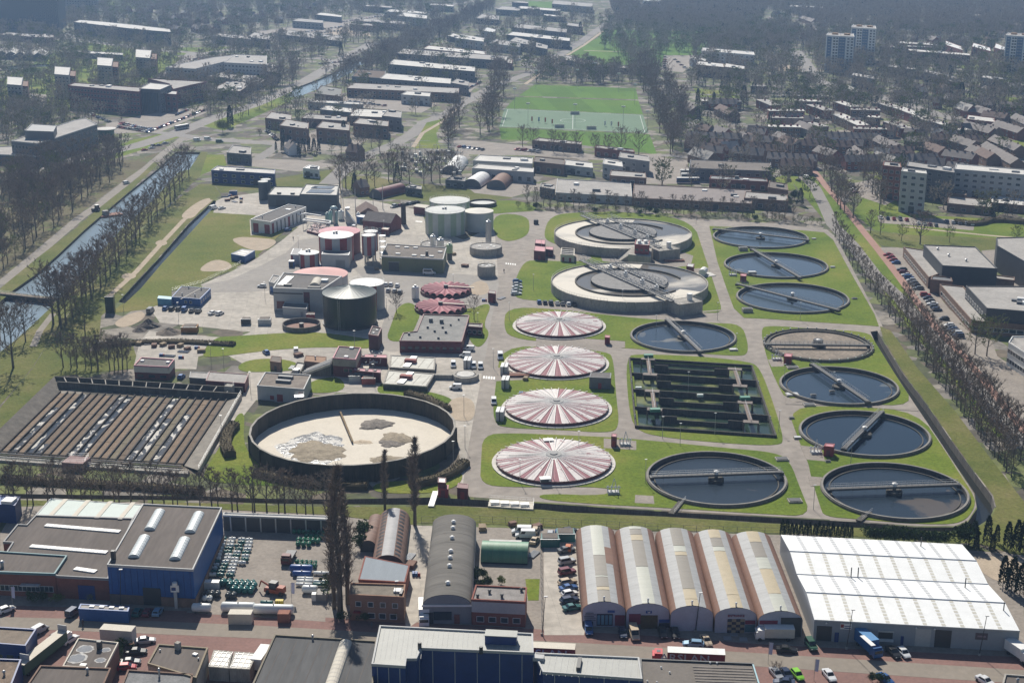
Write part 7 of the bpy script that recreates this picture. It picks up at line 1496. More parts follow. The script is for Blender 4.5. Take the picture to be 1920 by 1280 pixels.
for i, (x0, y0, x1, y1, dy, h, w, r, l) in enumerate((
 (0,66,96,72,5,6,M_brickb,M_roofg,'low flat school behind the pond, left'), (70,70,100,72,6,9,M_brickb,M_roofg,'taller flat school block behind the pond'), (112,98,230,104,4,5,M_dgrey,M_roofl,'long low roof among lawns'), (465,70,505,76,9,9,M_dgrey,M_roofg,'dark grey block at the canal road'), (480,131,522,138,14,8,M_brickb,M_roofg,'broad flat roof left of the canal'), (400,68,470,75,5,8,M_grey,M_roofg,'grey slab beyond the crossing'),
 (530,66,640,78,9,6,M_dgrey,M_roofg,'dark shop with yellow sign'), (548,40,605,44,5,8,M_grey,M_roofg,'shop block in the retail park, left'), (655,46,700,50,4,7,M_brickb,M_roofg,'low maroon store in the retail park'), (668,40,768,47,5,8,M_dgrey,M_roofg,'dark store in the retail park'), (744,30,800,36,6,11,M_lgrey,M_roofl,'pale tall store in the retail park'), (720,22,800,27,4,8,M_lgrey,M_roofl,'white-roofed store in the retail park'), (798,10,850,13,3,8,M_grey,M_roofl,'far white roof in the retail park'), (590,28,640,33,4,7,M_dgrey,M_roofl,'far dark shop left in the retail park'), (680,12,740,16,3,8,M_dgrey,M_roofg,'far shop near the top edge'),
 (892,35,935,38,8,7,M_dgrey,M_roofg,'grey shed right of the canal, far'), (930,18,975,21,6,8,M_dgrey,M_roofg,'dark shed right of the canal, farther'), (960,5,990,7,3,8,M_dgrey,M_roofg,'farthest dark shed by the green field'), (1035,8,1112,14,7,9,M_grey,M_roofg,'long grey factory before the green field'), (965,16,1050,22,4,8,M_dgrey,M_roofl,'white-roofed factory hall near the green field'), (1018,30,1060,33,3,7,M_dgrey,M_roofl,'narrow white roof by the avenue'),
 (902,58,928,62,6,12,M_lgrey,M_lgrey,'tall pale silo block in the trade park'), (853,72,907,79,7,9,M_lgrey,M_roofl,'pale cubic warehouse in the trade park'), (838,68,862,72,5,6,M_dark,M_roofl,'small dark shed left of the pale cube'), (918,82,975,89,8,8,M_lgrey,M_roofg,'pale grey hall in the trade park'), (960,52,1062,62,7,9,M_dgrey,M_roofg,'dark hall with white roof edge in the trade park'), (950,66,1068,78,6,9,M_dgrey,M_roofl,'long dark hall with striped fascia'), (1062,48,1092,52,5,9,M_brickb,M_roofg,'pitched brown barn by the avenue'), (955,78,1005,88,8,8,M_dgrey,M_roofg,'stepped hall beside the avenue'), (990,86,1026,93,7,8,M_dgrey,M_roofg,'small flat store beside the avenue'),
 (792,92,910,103,6,7,M_brickr,M_roofl,'red brick factory with white strip roof'), (745,101,950,115,9,8,M_dgrey,M_roofg,'very long dark warehouse with pale roof edge'), (905,110,960,120,7,6,M_brickr,M_roofg,'red brick end building of the long warehouse'), (727,121,890,135,9,9,M_dgrey,M_roofl,'long warehouse with white rooflights'), (660,144,722,148,14,6,mat('bluegrey', (.12, .16, .19), .7),mat('brown_green_roof', (.12, .08, .055), .95),'shed with brown planted roof'), (712,148,845,158,10,7,M_dgrey,M_roofl,'glass-roofed nursery hall'), (845,156,878,162,8,8,M_dgrey,M_roofg,'dark square office near the avenue'), (650,166,860,176,10,7,M_brickb,M_roofg,'wide brick works with white strip light'), (752,178,806,182,7,7,M_lgrey,M_roofl,'white-fronted hall beside the yard'), (590,176,640,182,15,6,M_brickb,mat('green_grey_roof', (.2, .2, .185), .9),'grey-green roofed shed by the canal'), (577,192,680,197,4,5,M_lgrey,M_roofl,'long low white office below the canal shed'),
 (497,222,546,228,12,7,M_brickb,M_roofg,'low brown shed left of the trade yard'), (524,236,578,243,12,9,M_brickb,M_roofg,'brown brick office with paired rooflights'), (593,240,655,246,12,9,M_brickb,M_roofg,'brown brick office beside it on the right'), (600,206,660,212,8,6,M_dgrey,M_roofl,'white-roofed shed in the trade yard'), (655,218,735,222,14,6,M_brickb,M_roofl,'cream ribbed roof with many vents'), (716,218,752,222,12,9,M_dgrey,M_roofg,'tall grey hall end in the trade yard'), (662,232,728,238,10,8,M_brickb,M_roofg,'flat brown office at the road bend'), (565,222,650,228,8,6,M_brickb,M_roofg,'flat brown link in the trade yard'),
 (425,287,470,291,14,6,M_dgrey,M_roofg,'small flat pavilion with white canopy'), (396,320,515,327,8,7,M_navy,M_roofl,'dark navy hall at the end of the canal basin'), (568,316,598,319,6,5,M_white,M_white,'white canopy building at the junction'),
 (1055,112,1125,125,8,5,M_dgrey,M_roofg,'broad flat gym roof by the avenue'), (1130,125,1190,130,4,5,M_dgrey,M_roofg,'low dark roof left of the big trees'), (1315,96,1415,104,6,10,M_white,M_roofl,'long white three-storey school'), (1305,122,1358,127,7,10,M_brickb,M_roofl,'brick block below the white school, left'), (1358,126,1400,132,7,10,M_brickb,M_roofl,'brick block below the white school, right'), (1293,112,1330,116,5,6,M_white,M_roofl,'small white annex of the school'),
 (998,264,1090,272,5,5,M_brickb,M_roofg,'long dark clubhouse below the sports field'), (1115,278,1190,286,5,5,M_brickr,M_roofg,'low red clubhouse beside the sports field'),
 (887,302,998,308,11,6,M_lgrey,M_roofl,'pale hall with long white rooflight'), (885,316,1000,324,8,6,M_lgrey,M_roofl,'pale hall with white front'), (1000,304,1058,310,10,6,M_brickb,M_roofb,'brown-roofed hall with round rooflights'), (1058,310,1112,316,10,5,M_lgrey,M_roofl,'cream-lit flat hall beside it'), (1143,330,1212,335,10,7,M_brickb,M_roofg,'grey-roofed two-storey office behind the tanks'), (1130,308,1168,314,10,8,M_lgrey,M_roofl,'white cube with stepped roof behind the yard'), (1160,296,1218,304,10,8,M_grey,M_roofg,'grey flat-roofed block left of the avenue trees'), (1042,362,1185,370,26,4,M_lgrey,M_roofg,'big light grey shed behind the far aeration tank'), (1186,372,1410,383,26,4,M_brickb,mat('mauve_roof', (.25, .215, .2), .9, var=.15),'wide brown-mauve roof with white strips behind the tanks'), (1292,316,1447,322,16,7,M_dgrey,M_roofb,'dark hall with red brick front behind the tanks'), (1330,336,1440,342,6,5,M_brickr,M_dgrey,'red brick front range beside the coaches'), (1395,372,1478,378,12,5,M_brickb,M_roofg,'flat roof at the corner of the avenue'), (1440,352,1478,358,12,6,M_brickb,M_roofb,'brown-roofed house block by the avenue'), (1012,352,1040,356,8,5,M_dgrey,M_roofg,'small dark hut by the big grey shed'), (835,338,872,341,7,4,M_dgrey,M_roofg,'small dark office with white sign'), (760,352,790,356,6,4,M_dgrey,M_roofg,'grey transformer hut near the barrel tank'),
 (1655,311,1690,315,8,18,M_brickr,M_roofg,'red brick end tower of the long office'), (1700,312,1790,325,9,16,M_dgrey,M_roofg,'dark middle wing of the long office'), (1790,318,1935,330,10,16,M_lgrey,M_roofl,'long pale banded office wing at the right edge'), (1690,322,1738,327,6,21,M_lgrey,M_roofl,'slim white office tower with two window columns'), (1776,382,1860,390,14,4,M_brickb,M_roofg,'low flat pavilion before the long office, left'), (1855,380,1935,388,14,4,M_brickb,M_roofl,'low flat pavilion before the long office, right'), (1776,362,1812,367,8,5,M_brickb,M_roofg,'small pavilion beside the white tower'),
 (1597,142,1640,149,5,10,M_grey,M_roofl,'four-storey gallery flat near the white towers'), (1840,146,1882,152,5,9,M_grey,M_roofl,'four-storey gallery flat at the right'), (1664,126,1722,132,4,8,M_grey,M_roofg,'long flat behind the playing court'), (1732,136,1795,150,5,8,M_grey,M_roofg,'slanting terrace flat behind the park'), (1685,82,1760,86,4,8,M_brickb,M_roofl,'hazy row flat right of the towers'), (1700,96,1820,105,4,9,M_brickb,M_roofl,'hazy long flat right of the towers'), (1770,84,1805,95,7,9,M_brickr,M_whroof,'white-roofed stepped houses in the haze, left'), (1822,88,1858,97,7,9,M_brickr,M_whroof,'white-roofed stepped houses in the haze, middle'), (1864,90,1892,98,8,10,M_brickr,M_whroof,'white-roofed stepped houses in the haze, right'), (1812,224,1866,230,8,5,M_brickr,M_roofl,'school pavilion among the houses'), (1205,2,1245,4,3,9,M_white,M_whroof,'white sports hall in the far woods'), (1160,0,1200,2,3,9,M_grey,M_whroof,'pale hall at the top edge in the woods'), (1480,13,1545,16,3,8,M_cream,M_roofl,'far cream roofs in the haze at top right'))):
 n = max(3, int((x1-x0)*mpx(G((x0+x1)/2, y1), 1)/5)); far = y1 < 70
 win = [(0, min(n, 22), max(1, int(h/3.2)))] if h >= 7 or 'office' in l or 'flat' in l else ([(0, min(n, 12), 1)] if y0 > 120 else None)
 b = FB(l if len(l.split()) > 3 else l + ' far away', [(x0,y0),(x1,y1),(x1+(1 if x1 < 1100 else -2), y1-dy),(x0+(12 if x0 < 1000 else 3), y0-dy)], h, w, r, win, lights=0 if far else min(7, 1 + n//5))
 if y0 > 60: b.panel('entrance', 0, .3 + .4*(i % 3)/2, 3, 0, min(3.5, h - 1), M_glass if i % 2 else M_dark)
# towers with white and blue vertical bands
for x0, y0, x1, lb in ((1549,67,1602,'left white and blue striped apartment tower'), (1596,52,1643,'right white and blue striped apartment tower'), (1886,67,1934,'white and blue striped apartment tower at the right edge')):
 b = FB(lb, [(x0,y0),(x1,y0+3),(x1-2,y0-3),(x0+4,y0-5)], 34, mat('tower_white', (.75, .75, .73), .8, var=.05), M_roofg, name='apartment_tower', group='striped apartment towers'); a, d, L = b.edge(0)
 for f, w in ((.13, .16), (.58, .24)): b.put('blue_band', 0, panel_mesh(L*w, 32, mat('tower_blue', (.08, .15, .27), .6, var=.1), .1), L*f, 1)
 me = window_mesh(1.9, 1.5, M_dgrey, M_glass)
 for fl in range(12):
  for f in (.3, .4, .8, .93): b.put('window', 0, me, L*f, 1.5 + fl*2.7)
  for f in (.13, .53, .63): b.put('balcony', 0, panel_mesh(1.9, .5, M_lgrey, .5), L*f, 1.2 + fl*2.7)
 b.bump('orange_roof_hut', .3, .5, 5, 3, 1.6, flat('orange_hut', (.5, .28, .12), .7)).bump('orange_roof_hut', .75, .5, 5, 3, 1.6, flat('orange_hut', (.5, .28, .12), .7)).vent(.5, .5, .2, 5)
# warehouses beyond the avenue
M_wh = mat('warehouse_dark', (.06, .065, .075), .7, var=.12)
b = FB('tall dark grey-roofed warehouse block beyond the avenue, upper', [(1767,499),(1870,505),(1829,464),(1732,460)], 9.5, M_wh, M_roofg, lights=0); b.vents([(.2, .8), (.55, .3), (.3, .5)], r=.4)
b = FB('low front range of the upper warehouse', [(1741,521),(1767,512),(1902,527),(1902,521),(1767,505),(1731,470),(1694,464)], 4.6, M_brickb, M_roofg); b.win(6, 12, [1.2], 3, 1.6, .05, .95)
b = FB('tall dark grey-roofed warehouse block beyond the avenue, lower', [(1850,579),(1936,586),(1936,538),(1811,537)], 9.5, M_wh, M_roofg, lights=4); b.win(3, 9, [5.5], 2.2, 1.6)
b = FB('low front range of the lower warehouse', [(1822,602),(1936,612),(1936,592),(1850,590),(1806,538),(1762,534)], 4.6, M_brickb, M_roofg); b.win(5, 12, [1.2], 3, 1.6, .05, .95); b.win(0, 8, [1.2], 3, 1.6)
FB('dark warehouse with white emblem at the right edge', [(1868,447),(1870,462),(1936,500),(1936,445)], 11, M_wh, M_roofg)
b = FB('white office with ribbon windows at the right edge', [(1891,643),(1936,672),(1936,632),(1898,632)], 8, M_white, M_roofg); b.win(0, 9, [1.2, 4.6], 2, 1.6)
FB('beige shed strip roof beside the lower warehouse', [(1745,525),(1786,529),(1783,521),(1748,518)], 5.5, M_brickb, M_dgrey)
# row houses
RH = [(0,825,270,827),(20,877,385,884),(0,943,245,948),(325,783,460,828),(200,752,400,757),(305,918,415,950),(525,760,655,800),(620,817,840,823),(525,855,715,938),(640,958,890,965),(745,872,840,877),(865,772,945,800),(975,803,1140,862),(1120,868,1270,918),(1290,917,1480,975),(905,908,1045,962),(1180,540,1300,572),(1310,580,1420,612),(1000,345,1260,352),(860,350,1000,356),(1040,395,1500,410),(-50,745,60,790),(-500,752,-200,756),(-20,645,-120,640),(560,640,680,690),(1800,620,1920,640)]
for i, (x0, y0, x1, y1) in enumerate(RH):
 p0, p1 = (1440 + x0/4, y0/4), (1440 + x1/4, y1/4); n = max(2, int(abs(x1-x0)/45))
 A, Bq = G(*p0, 6.5), G(*p1, 6.5); dd = (Bq - A).normalized(); nn = Vector((-dd.y, dd.x, 0))*4.2; T = Thing('row_house', f'flat-roofed brick terrace with chimneys, {ordi(i)} in the pale rows of the right-hand estate', 'row house', ((A+Bq)/2).xy.to_3d(), 'flat-roofed terraces'); q = [A-nn, Bq-nn, Bq+nn, A+nn]; FOOT.append([v.xy for v in q])
 T.part('wall', MB().prism([v.xy for v in q], 0, 6.1), M_brickb if i % 3 else M_brickr); T.part('roof', MB().prism([v.xy for v in [A-nn*1.06, Bq-nn*1.06, Bq+nn*1.06, A+nn*1.06]], 6.11, 6.5), M_roofg if i % 2 else M_roofl)
 me = window_mesh(2.6, 1.4, M_white, M_glass, 2)
 s = -1 if nn.y > 0 else 1
 for k in range(n):
  e = A.lerp(Bq, (k+.5)/n); T.part('chimney', MB().box(e.x-.6, e.y-.6, 6.4, e.x+.6, e.y+.6, 7.9), M_brickp)
  for z in (.9, 3.7): f = e + nn*s*1.01; T.inst('window', me, (f.x, f.y, z), atan2(dd.y, dd.x) + (0 if dd.x > 0 else pi))
GH = [(350,985,850,1000),(150,1040,650,1058),(0,1140,370,1160),(570,1165,1270,1150),(1190,1060,1330,1105),(1640,1060,1880,1190),(1480,905,1700,962),(1240,1000,1640,1022),(830,1012,985,1080),(650,1090,740,1150),(-520,925,-420,942),(-640,755,-540,800),(-440,740,-230,745),(-360,780,-250,825),(-480,990,-200,1000),(-610,985,-480,990),(-420,1040,-300,1050),(-180,1010,40,1022),(-120,960,-10,968),(-60,1080,150,1090),(-260,1100,-60,1110),(380,1090,520,1130),(900,1090,1100,1100),(1050,1010,1220,1030),(1330,1120,1560,1150),(1560,1085,1700,1150),(1700,1010,1900,1090),(1720,900,1920,960),(1620,830,1800,850),(1860,850,1980,900),(1350,1210,1500,1225),(-500,1070,-380,1080),(1480,740,1700,755),(1750,760,1920,775),(100,1190,340,1200),(1400,1010,1560,1060)]
R = random.Random(8)
for i, (x0, y0, x1, y1) in enumerate(GH):
 p0, p1 = (1440 + x0/4, y0/4), (1440 + x1/4, y1/4); n = max(2, int(abs(x1-x0)/50))
 gable('row_house', f'pitched dark-roofed brick terrace, {ordi(i)} in the dark rows of the right-hand estate', 'row house', [p0, p1], 8.5, 5.2, 9, M_brickr if i % 3 == 0 else M_brickb, (M_tiled, M_tile, M_tiled)[i % 3], 'pitched terraces', chim=n, wins=n, rows=2)
 A, Bq = G(*p0, 8).xy, G(*p1, 8).xy; e = (Bq-A).normalized(); e = Vector((-e.y, e.x))*5; FOOT.append([A-e, Bq-e, Bq+e, A+e])
def far_houses(poly, n, seed, lbl, grp):
 R = random.Random(seed); xs = [p[0] for p in poly]; ys = [p[1] for p in poly]; pts = []
 while len(pts) < n:
  x, y = R.uniform(min(xs), max(xs)), R.uniform(min(ys), max(ys))
  if inpoly((x, y), poly): pts.append((x, y))
 for k, (x, y) in enumerate(sorted(pts)):
  w = R.uniform(9, 20) * (.5 + y/200); s = R.choice((.06, -.05, .3))
  gable('house', lbl + f', {ordi(k)} from left', 'house', [(x, y), (x + w, y + w*s)], R.uniform(7.5, 9.5), 5, 9, R.choice((M_brickr, M_brickb, M_brickb, M_cream)), R.choice((M_tile, M_tiled, M_tiled, M_roofg, M_tiled)), grp, chim=1, wins=3)
def inpoly(p, P):
 c = False; j = len(P) - 1
 for i in range(len(P)):
  if (P[i][1] > p[1]) != (P[j][1] > p[1]) and p[0] < (P[j][0]-P[i][0])*(p[1]-P[i][1])/(P[j][1]-P[i][1]) + P[i][0]: c = not c
  j = i
 return c
far_houses([(1440,55),(1540,70),(1540,25),(1440,20)], 16, 1, 'small house among hazy trees left of the striped towers', 'houses left of the towers')
far_houses([(1660,75),(1900,70),(1920,5),(1650,10)], 40, 2, 'small house in the hazy woods at the top right', 'houses in the far woods')
far_houses([(240,2),(480,2),(480,45),(330,50),(200,36)], 52, 3, 'small row house in the hazy estate at the top left', 'houses of the far left estate')
far_houses([(480,5),(600,2),(560,30),(480,50)], 14, 4, 'small house between trees left of the retail park', 'houses near the retail park')
far_houses([(1250,225),(1440,215),(1440,290),(1280,285)], 12, 6, 'brick house in the near part of the right-hand estate', 'houses of the near estate')
far_houses([(1440,205),(1900,225),(1920,295),(1560,300),(1440,290)], 24, 7, 'brick house squeezed between the terraces of the right-hand estate', 'houses between the terraces')
far_houses([(1650,150),(1920,150),(1920,215),(1700,190)], 14, 9, 'brick house beside the park of the right-hand estate', 'houses by the park')
for x0, y0, x1, y1, w, lb, ends in ((845,326,862,306,16,'white round-roofed tent hall beside the substation', M_whroof), (884,352,905,338,20,'white round-roofed shed behind the digesters', M_whroof), (930,354,945,340,18,'rusty round-roofed shed behind the digesters', M_rrust), (704,372,752,360,8,'big maroon barrel tank lying in the grass mound', M_maroon)):
 a, q = G(x0, y0), G(x1, y1); T = barrel('barrel_shed', lb, 'shed', a.xy, q.xy, 11 if w > 10 else 9, 4.5, .6, [(0, pi, ends, 'roof_sheet', k/4, (k+.98)/4, 0) for k in range(4)], endm=M_dgrey)
gable('house', 'white gabled cottage by the junction hedge', 'house', [(543,262),(552,268)], 8, 4, 8, M_white, M_tiled, chim=1, wins=2); gable('house', 'dark-roofed brick villa at the road bend', 'house', [(655,270),(676,272)], 9, 5, 9, M_brickb, M_tile, chim=2, wins=3)
gable('house', 'dark brick house above the maroon barrel tank', 'house', [(668,338),(685,336)], 8, 4.5, 9, M_brickb, M_tiled, chim=1, wins=2)
# substation
c = G(810, 305); T = Thing('substation', 'open-air substation of thin steel frames and bus bars', 'substation', c); mb = MB(); R = random.Random(3)
for i in range(90):
 p = G(R.uniform(752, 868), R.uniform(287, 330)); h = R.uniform(4, 9); mb.tube((p.x, p.y, 0), (p.x, p.y, h), .16, .12, 4)
 if i % 2: mb.tube((p.x, p.y, h), (p.x + R.uniform(4, 10), p.y, h), .12, .12, 4)
 if i % 3 == 0: mb.box(p.x - .9, p.y - .9, 0, p.x + .9, p.y + .9, 2.2)
T.part('steel_frames', mb, M_steel)['kind'] = 'stuff'
# floodlight masts, flags, goals on the pitches
for i, (x, y) in enumerate(((990,236),(1078,238),(1168,243),(1005,168),(1082,166),(1160,174),(1116,152),(1190,196),(965,205),(1213,252))):
 c = G(x, y); T = Thing('floodlight_mast', f'floodlight mast on the sports fields, {ordi(i)} of ten', 'floodlight', c, 'floodlight masts'); T.part('pole', MB().tube(c, (c.x, c.y, 16), .13, .09, 6), M_steel); T.part('lamp_bar', MB().box(c.x - 1.4, c.y - .3, 15.6, c.x + 1.4, c.y + .3, 16.6), M_white)
for i, (x, y, col) in enumerate(((996,229,'orange'),(1009,230,'light blue'),(1021,231,'orange'),(1034,234,'orange'),(1133,237,'white'),(1145,238,'white'),(1158,239,'orange'))):
 c = G(x, y); T = Thing('training_flag', f'{col} training flag on the artificial pitch, {ordi(i)} from left', 'flag', c, 'training flags'); T.part('pole', MB().tube(c, (c.x, c.y, 4), .1, .1, 4), M_white); T.part('cloth', MB().box(c.x, c.y - .05, .8, c.x + 1.1, c.y + .05, 4), flat('flag_' + col.replace(' ', '_'), CARCOL[col], .7))
for x, y, lb in ((1078,215,'white goal at the far side of the artificial pitch'), (1049,240,'dugout left of the near touchline'), (1109,243,'dugout right of the near touchline')):
 c = G(x, y); T = Thing('pitch_shelter', lb, 'goal' if 'goal' in lb else 'dugout', c); mb = MB(); mb.box(c.x - 3.6, c.y - .1, 2.3, c.x + 3.6, c.y + .1, 2.5); mb.box(c.x - 3.6, c.y - .1, 0, c.x - 3.4, c.y + .1, 2.3); mb.box(c.x + 3.4, c.y - .1, 0, c.x + 3.6, c.y + .1, 2.3); T.part('frame', mb, M_white); T.part('back', MB().box(c.x - 3.3, c.y + .8, 0, c.x + 3.3, c.y + .9, 2.2), M_lgrey)
lm = flat('pitch_line', (.55, .6, .55), .8)
T = Thing('pitch_markings', 'white lines painted on the artificial pitch', 'markings', G(1078, 226)); Q = [G(x, y).xy for x, y in ((952,205.5),(1200,216.5),(1209,248),(942,236.5))]
for i in range(4): a, q = Q[i], Q[(i+1) % 4]; T.part('line', MB().beam((*a, .03), (*q, .03), .35, .02), lm)
a, q = (Q[0]+Q[1])/2, (Q[2]+Q[3])/2; T.part('line', MB().beam((*a, .03), (*q, .03), .35, .02), lm); T.part('centre_circle', MB().ring((a+q)/2, 9, 9.35, .015, .03, 32), lm)
# ================================================================= trees and hedges
def twigmat(name, c, v=.3):
 return mat(name, c, .9, var=v, scale=.25, fine=False, spec=.2)
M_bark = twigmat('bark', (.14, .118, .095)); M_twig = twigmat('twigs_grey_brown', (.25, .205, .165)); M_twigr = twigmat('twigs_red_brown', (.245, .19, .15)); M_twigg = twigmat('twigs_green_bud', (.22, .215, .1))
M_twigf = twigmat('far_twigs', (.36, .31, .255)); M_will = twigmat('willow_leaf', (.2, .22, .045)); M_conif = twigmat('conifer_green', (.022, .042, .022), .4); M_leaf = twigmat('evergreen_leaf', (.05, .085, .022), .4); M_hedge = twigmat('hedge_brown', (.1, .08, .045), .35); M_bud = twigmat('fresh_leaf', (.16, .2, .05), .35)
def blade(mb, p, d, L, w, R):
 d = d.normalized(); s = d.cross(Vector((R.uniform(-1, 1), R.uniform(-1, 1), R.uniform(-1, 1))))
 if s.length < .05: s = d.orthogonal()
 s = s.normalized()*w/2; q = p + d*L; k = p + d*L*.55 + Vector((R.uniform(-.1, .1), R.uniform(-.1, .1), .06))*L
 mb.add([p - s, p + s, k + s*.7, k - s*.7, q], [(0, 1, 2, 3), (3, 2, 4)])
def bare_tree(seed, h=13, rad=4.5, base=.22, n1=15, n2=6, n3=7, up=.9, tw=.075, leaf=0, far=False):
 R = random.Random(seed); tr = MB(); cr = MB(); lf = MB()
 pts = [Vector((0, 0, -.3))];
 for i in range(1, 6): pts.append(Vector((R.uniform(-.25, .25)*i*.5, R.uniform(-.25, .25)*i*.5, h*.86*i/5)))
 r0 = h*.018
 for i in range(5): tr.tube(pts[i], pts[i+1], r0*(1 - i*.17), r0*(1 - (i+1)*.17), 4 if far else 6, False)
 def at(f): x = f*5; i = min(4, int(x)); return pts[i].lerp(pts[i+1], x - i)
 for k in range(n1):
  f = base + (1 - base)*(k + R.random()*.6)/n1; a = k*2.4 + R.uniform(-.4, .4); p = at(min(.99, f))
  prof = sin(pi*min(1, max(.06, (f - base)/(1 - base)*.82 + .2)))**.6
  L = rad*prof*R.uniform(.85, 1.15)*1.12; e = up*R.uniform(.75, 1.2); d = Vector((cos(a), sin(a), e)).normalized()
  m = p + d*L*.55; q = m + (d + Vector((0, 0, .35)) + Vector((R.uniform(-.2, .2), R.uniform(-.2, .2), 0))).normalized()*L*.5
  if not far or k % 2: tr.tube(p, m, r0*.36*(1.15 - f*.7), r0*.22*(1.15 - f*.7), 3, False); tr.tube(m, q, r0*.22*(1.15 - f*.7), .03, 3, False)
  for j in range(n2):
   g = .25 + .75*(j + R.random())/n2; s = p.lerp(m, g/.55) if g < .55 else m.lerp(q, (g - .55)/.45)
   d2 = (d*.8 + Vector((R.uniform(-1, 1), R.uniform(-1, 1), R.uniform(-.1, .9)))).normalized(); L2 = L*R.uniform(.28, .5)
   e2 = s + d2*L2
   if not far: cr.tube(s, e2, .045, .02, 3, False)
   for t in range(n3):
    u = s.lerp(e2, .25 + .75*R.random()); d3 = (d2*.7 + Vector((R.uniform(-1, 1), R.uniform(-1, 1), R.uniform(-.3, 1)))).normalized(); LL = R.uniform(.6, 1.35)*(1.3 if far else 1)
    blade(cr, u, d3, LL, tw, R)
    if leaf and R.random() < leaf:
     v = u + d3*LL*R.uniform(.5, 1); z = R.uniform(.1, .2)*(1.8 if far else 1); o = Vector((R.uniform(-1, 1), R.uniform(-1, 1), R.uniform(-.5, 1))).normalized(); a1 = o.orthogonal().normalized()*z; b1 = o.cross(a1).normalized()*z
     lf.add([v - a1 - b1, v + a1 - b1, v + a1 + b1, v - a1 + b1], [(0, 1, 2, 3)])
 if leaf: o = len(cr.v); cr.v += lf.v; cr.f += [tuple(i + o for i in f) for f in lf.f]; cr.m += [1]*len(lf.f)
 return tr, cr
def conifer(seed, h=12, r=2.6, n=700, narrow=False, far=False):
 R = random.Random(seed); tr = MB().tube((0, 0, -.2), (0, 0, h*.95), h*.016, .03, 5, False); cr = MB()
 for i in range(n):
  f = R.random()**.8; z = h*(.04 + .95*f); rr = r*((1 - f)**(.8 if not narrow else .35))*(.75 + .35*R.random())*(1 if not narrow else min(1, (1.02 - f)*5)); a = R.uniform(0, 6.283)
  p = Vector((rr*cos(a)*.8, rr*sin(a)*.8, z)); d = Vector((cos(a), sin(a), -.25 if not narrow else .9)); blade(cr, p, d, R.uniform(.5, 1.0)*(.5 + r*.25), R.uniform(.3, .55)*(1.5 if far else 1), R)
 return tr, cr
def broadleaf(seed, h=8, r=3.2, n=900, sz=.4, droop=0):
 R = random.Random(seed); tr = MB().tube((0, 0, -.2), (0, 0, h*.6), h*.02, h*.012, 5, False); cr = MB(); cl = [Vector((R.gauss(0, r*.42), R.gauss(0, r*.42), h*R.uniform(.45, .85))) for _ in range(14)]
 for c in cl: tr.tube((0, 0, h*.35), c, h*.008, .03, 3, False)
 for i in range(n):
  c = R.choice(cl); v = Vector((R.gauss(0, 1), R.gauss(0, 1), R.gauss(0, .8))).normalized()*r*.42*R.uniform(.5, 1.05); p = c + v
  if droop: blade(cr, p, Vector((v.x*.15, v.y*.15, -1)), R.uniform(1, 2.4), .16, R)
  else: blade(cr, p, v + Vector((0, 0, .3)), R.uniform(.7, 1.3)*sz*1.5, sz, R)
 return tr, cr
PROTO = {}
def proto(key, tc, cm, tm=None, bm=None):
 PROTO[key] = (tc[0].mesh('trunk', tm or M_bark), tc[1].mesh('crown', [cm, bm] if bm else cm))
for i in range(4): proto(f'bare{i}', bare_tree(10+i, 18.5 + i*.9, 6.2 + .4*i, .2, 18, 7, 10, .9, .15), (M_twig, M_twigr)[i % 2])
for i in range(3): proto(f'slim{i}', bare_tree(20+i, 14, 3.3, .2, 15, 5, 8, 1.2, .11), (M_twig, M_twigr, M_twig)[i])
for i in range(2): proto(f'bud{i}', bare_tree(30+i, 14, 5.2, .2, 15, 6, 7, .9, .1, leaf=.5), M_twigg, None, M_bud)
for i in range(2): proto(f'bush{i}', bare_tree(40+i, 5, 2.6, .05, 14, 5, 7, .7, .07), (M_twigr, M_twigg)[i])
for i in range(2): proto(f'poplar{i}', bare_tree(50+i, 27, 2.7, .12, 50, 7, 7, 2.9, .085), M_twigr)
proto('willow0', broadleaf(60, 10, 4.6, 1000, .4, 1), M_will); proto('ever0', broadleaf(61, 5, 2.6, 900, .35), M_leaf); proto('ever1', broadleaf(62, 6, 2.8, 900, .4), M_bud)
proto('conifer0', conifer(70), M_conif); proto('conifer1', conifer(71, 10, 1.5, 600, True), M_conif)
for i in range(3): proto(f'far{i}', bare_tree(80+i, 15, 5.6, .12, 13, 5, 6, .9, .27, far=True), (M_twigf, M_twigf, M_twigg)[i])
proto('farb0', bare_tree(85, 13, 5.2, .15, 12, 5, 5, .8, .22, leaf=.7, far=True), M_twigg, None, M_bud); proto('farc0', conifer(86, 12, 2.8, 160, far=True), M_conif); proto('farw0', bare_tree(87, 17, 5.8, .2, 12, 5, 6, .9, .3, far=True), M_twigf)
AV = []
def _reg_avoid():
 for nm, m, P, z in REG:
  if nm in ('road', 'canal_water', 'ditch_water', 'artificial_pitch', 'sports_field', 'cycle_path', 'car_park', 'towpath', 'yard', 'main_road', 'plant_yard', 'plant_road'): AV.append(P)
 AV.extend(FOOT)
_reg_avoid(); AVB = [(min(p[0] for p in P), max(p[0] for p in P), min(p[1] for p in P), max(p[1] for p in P), P) for P in AV]
def free(q):
 for a, b, c, d, P in AVB:
  if a <= q[0] <= b and c <= q[1] <= d and inpoly(q, P): return False
 return True
KN = {'bare': 'bare_tree', 'slim': 'bare_tree', 'bud': 'budding_tree', 'bush': 'shrub', 'poplar': 'poplar', 'willow': 'willow', 'ever': 'evergreen_shrub', 'conifer': 'conifer'}
TR = random.Random(99)
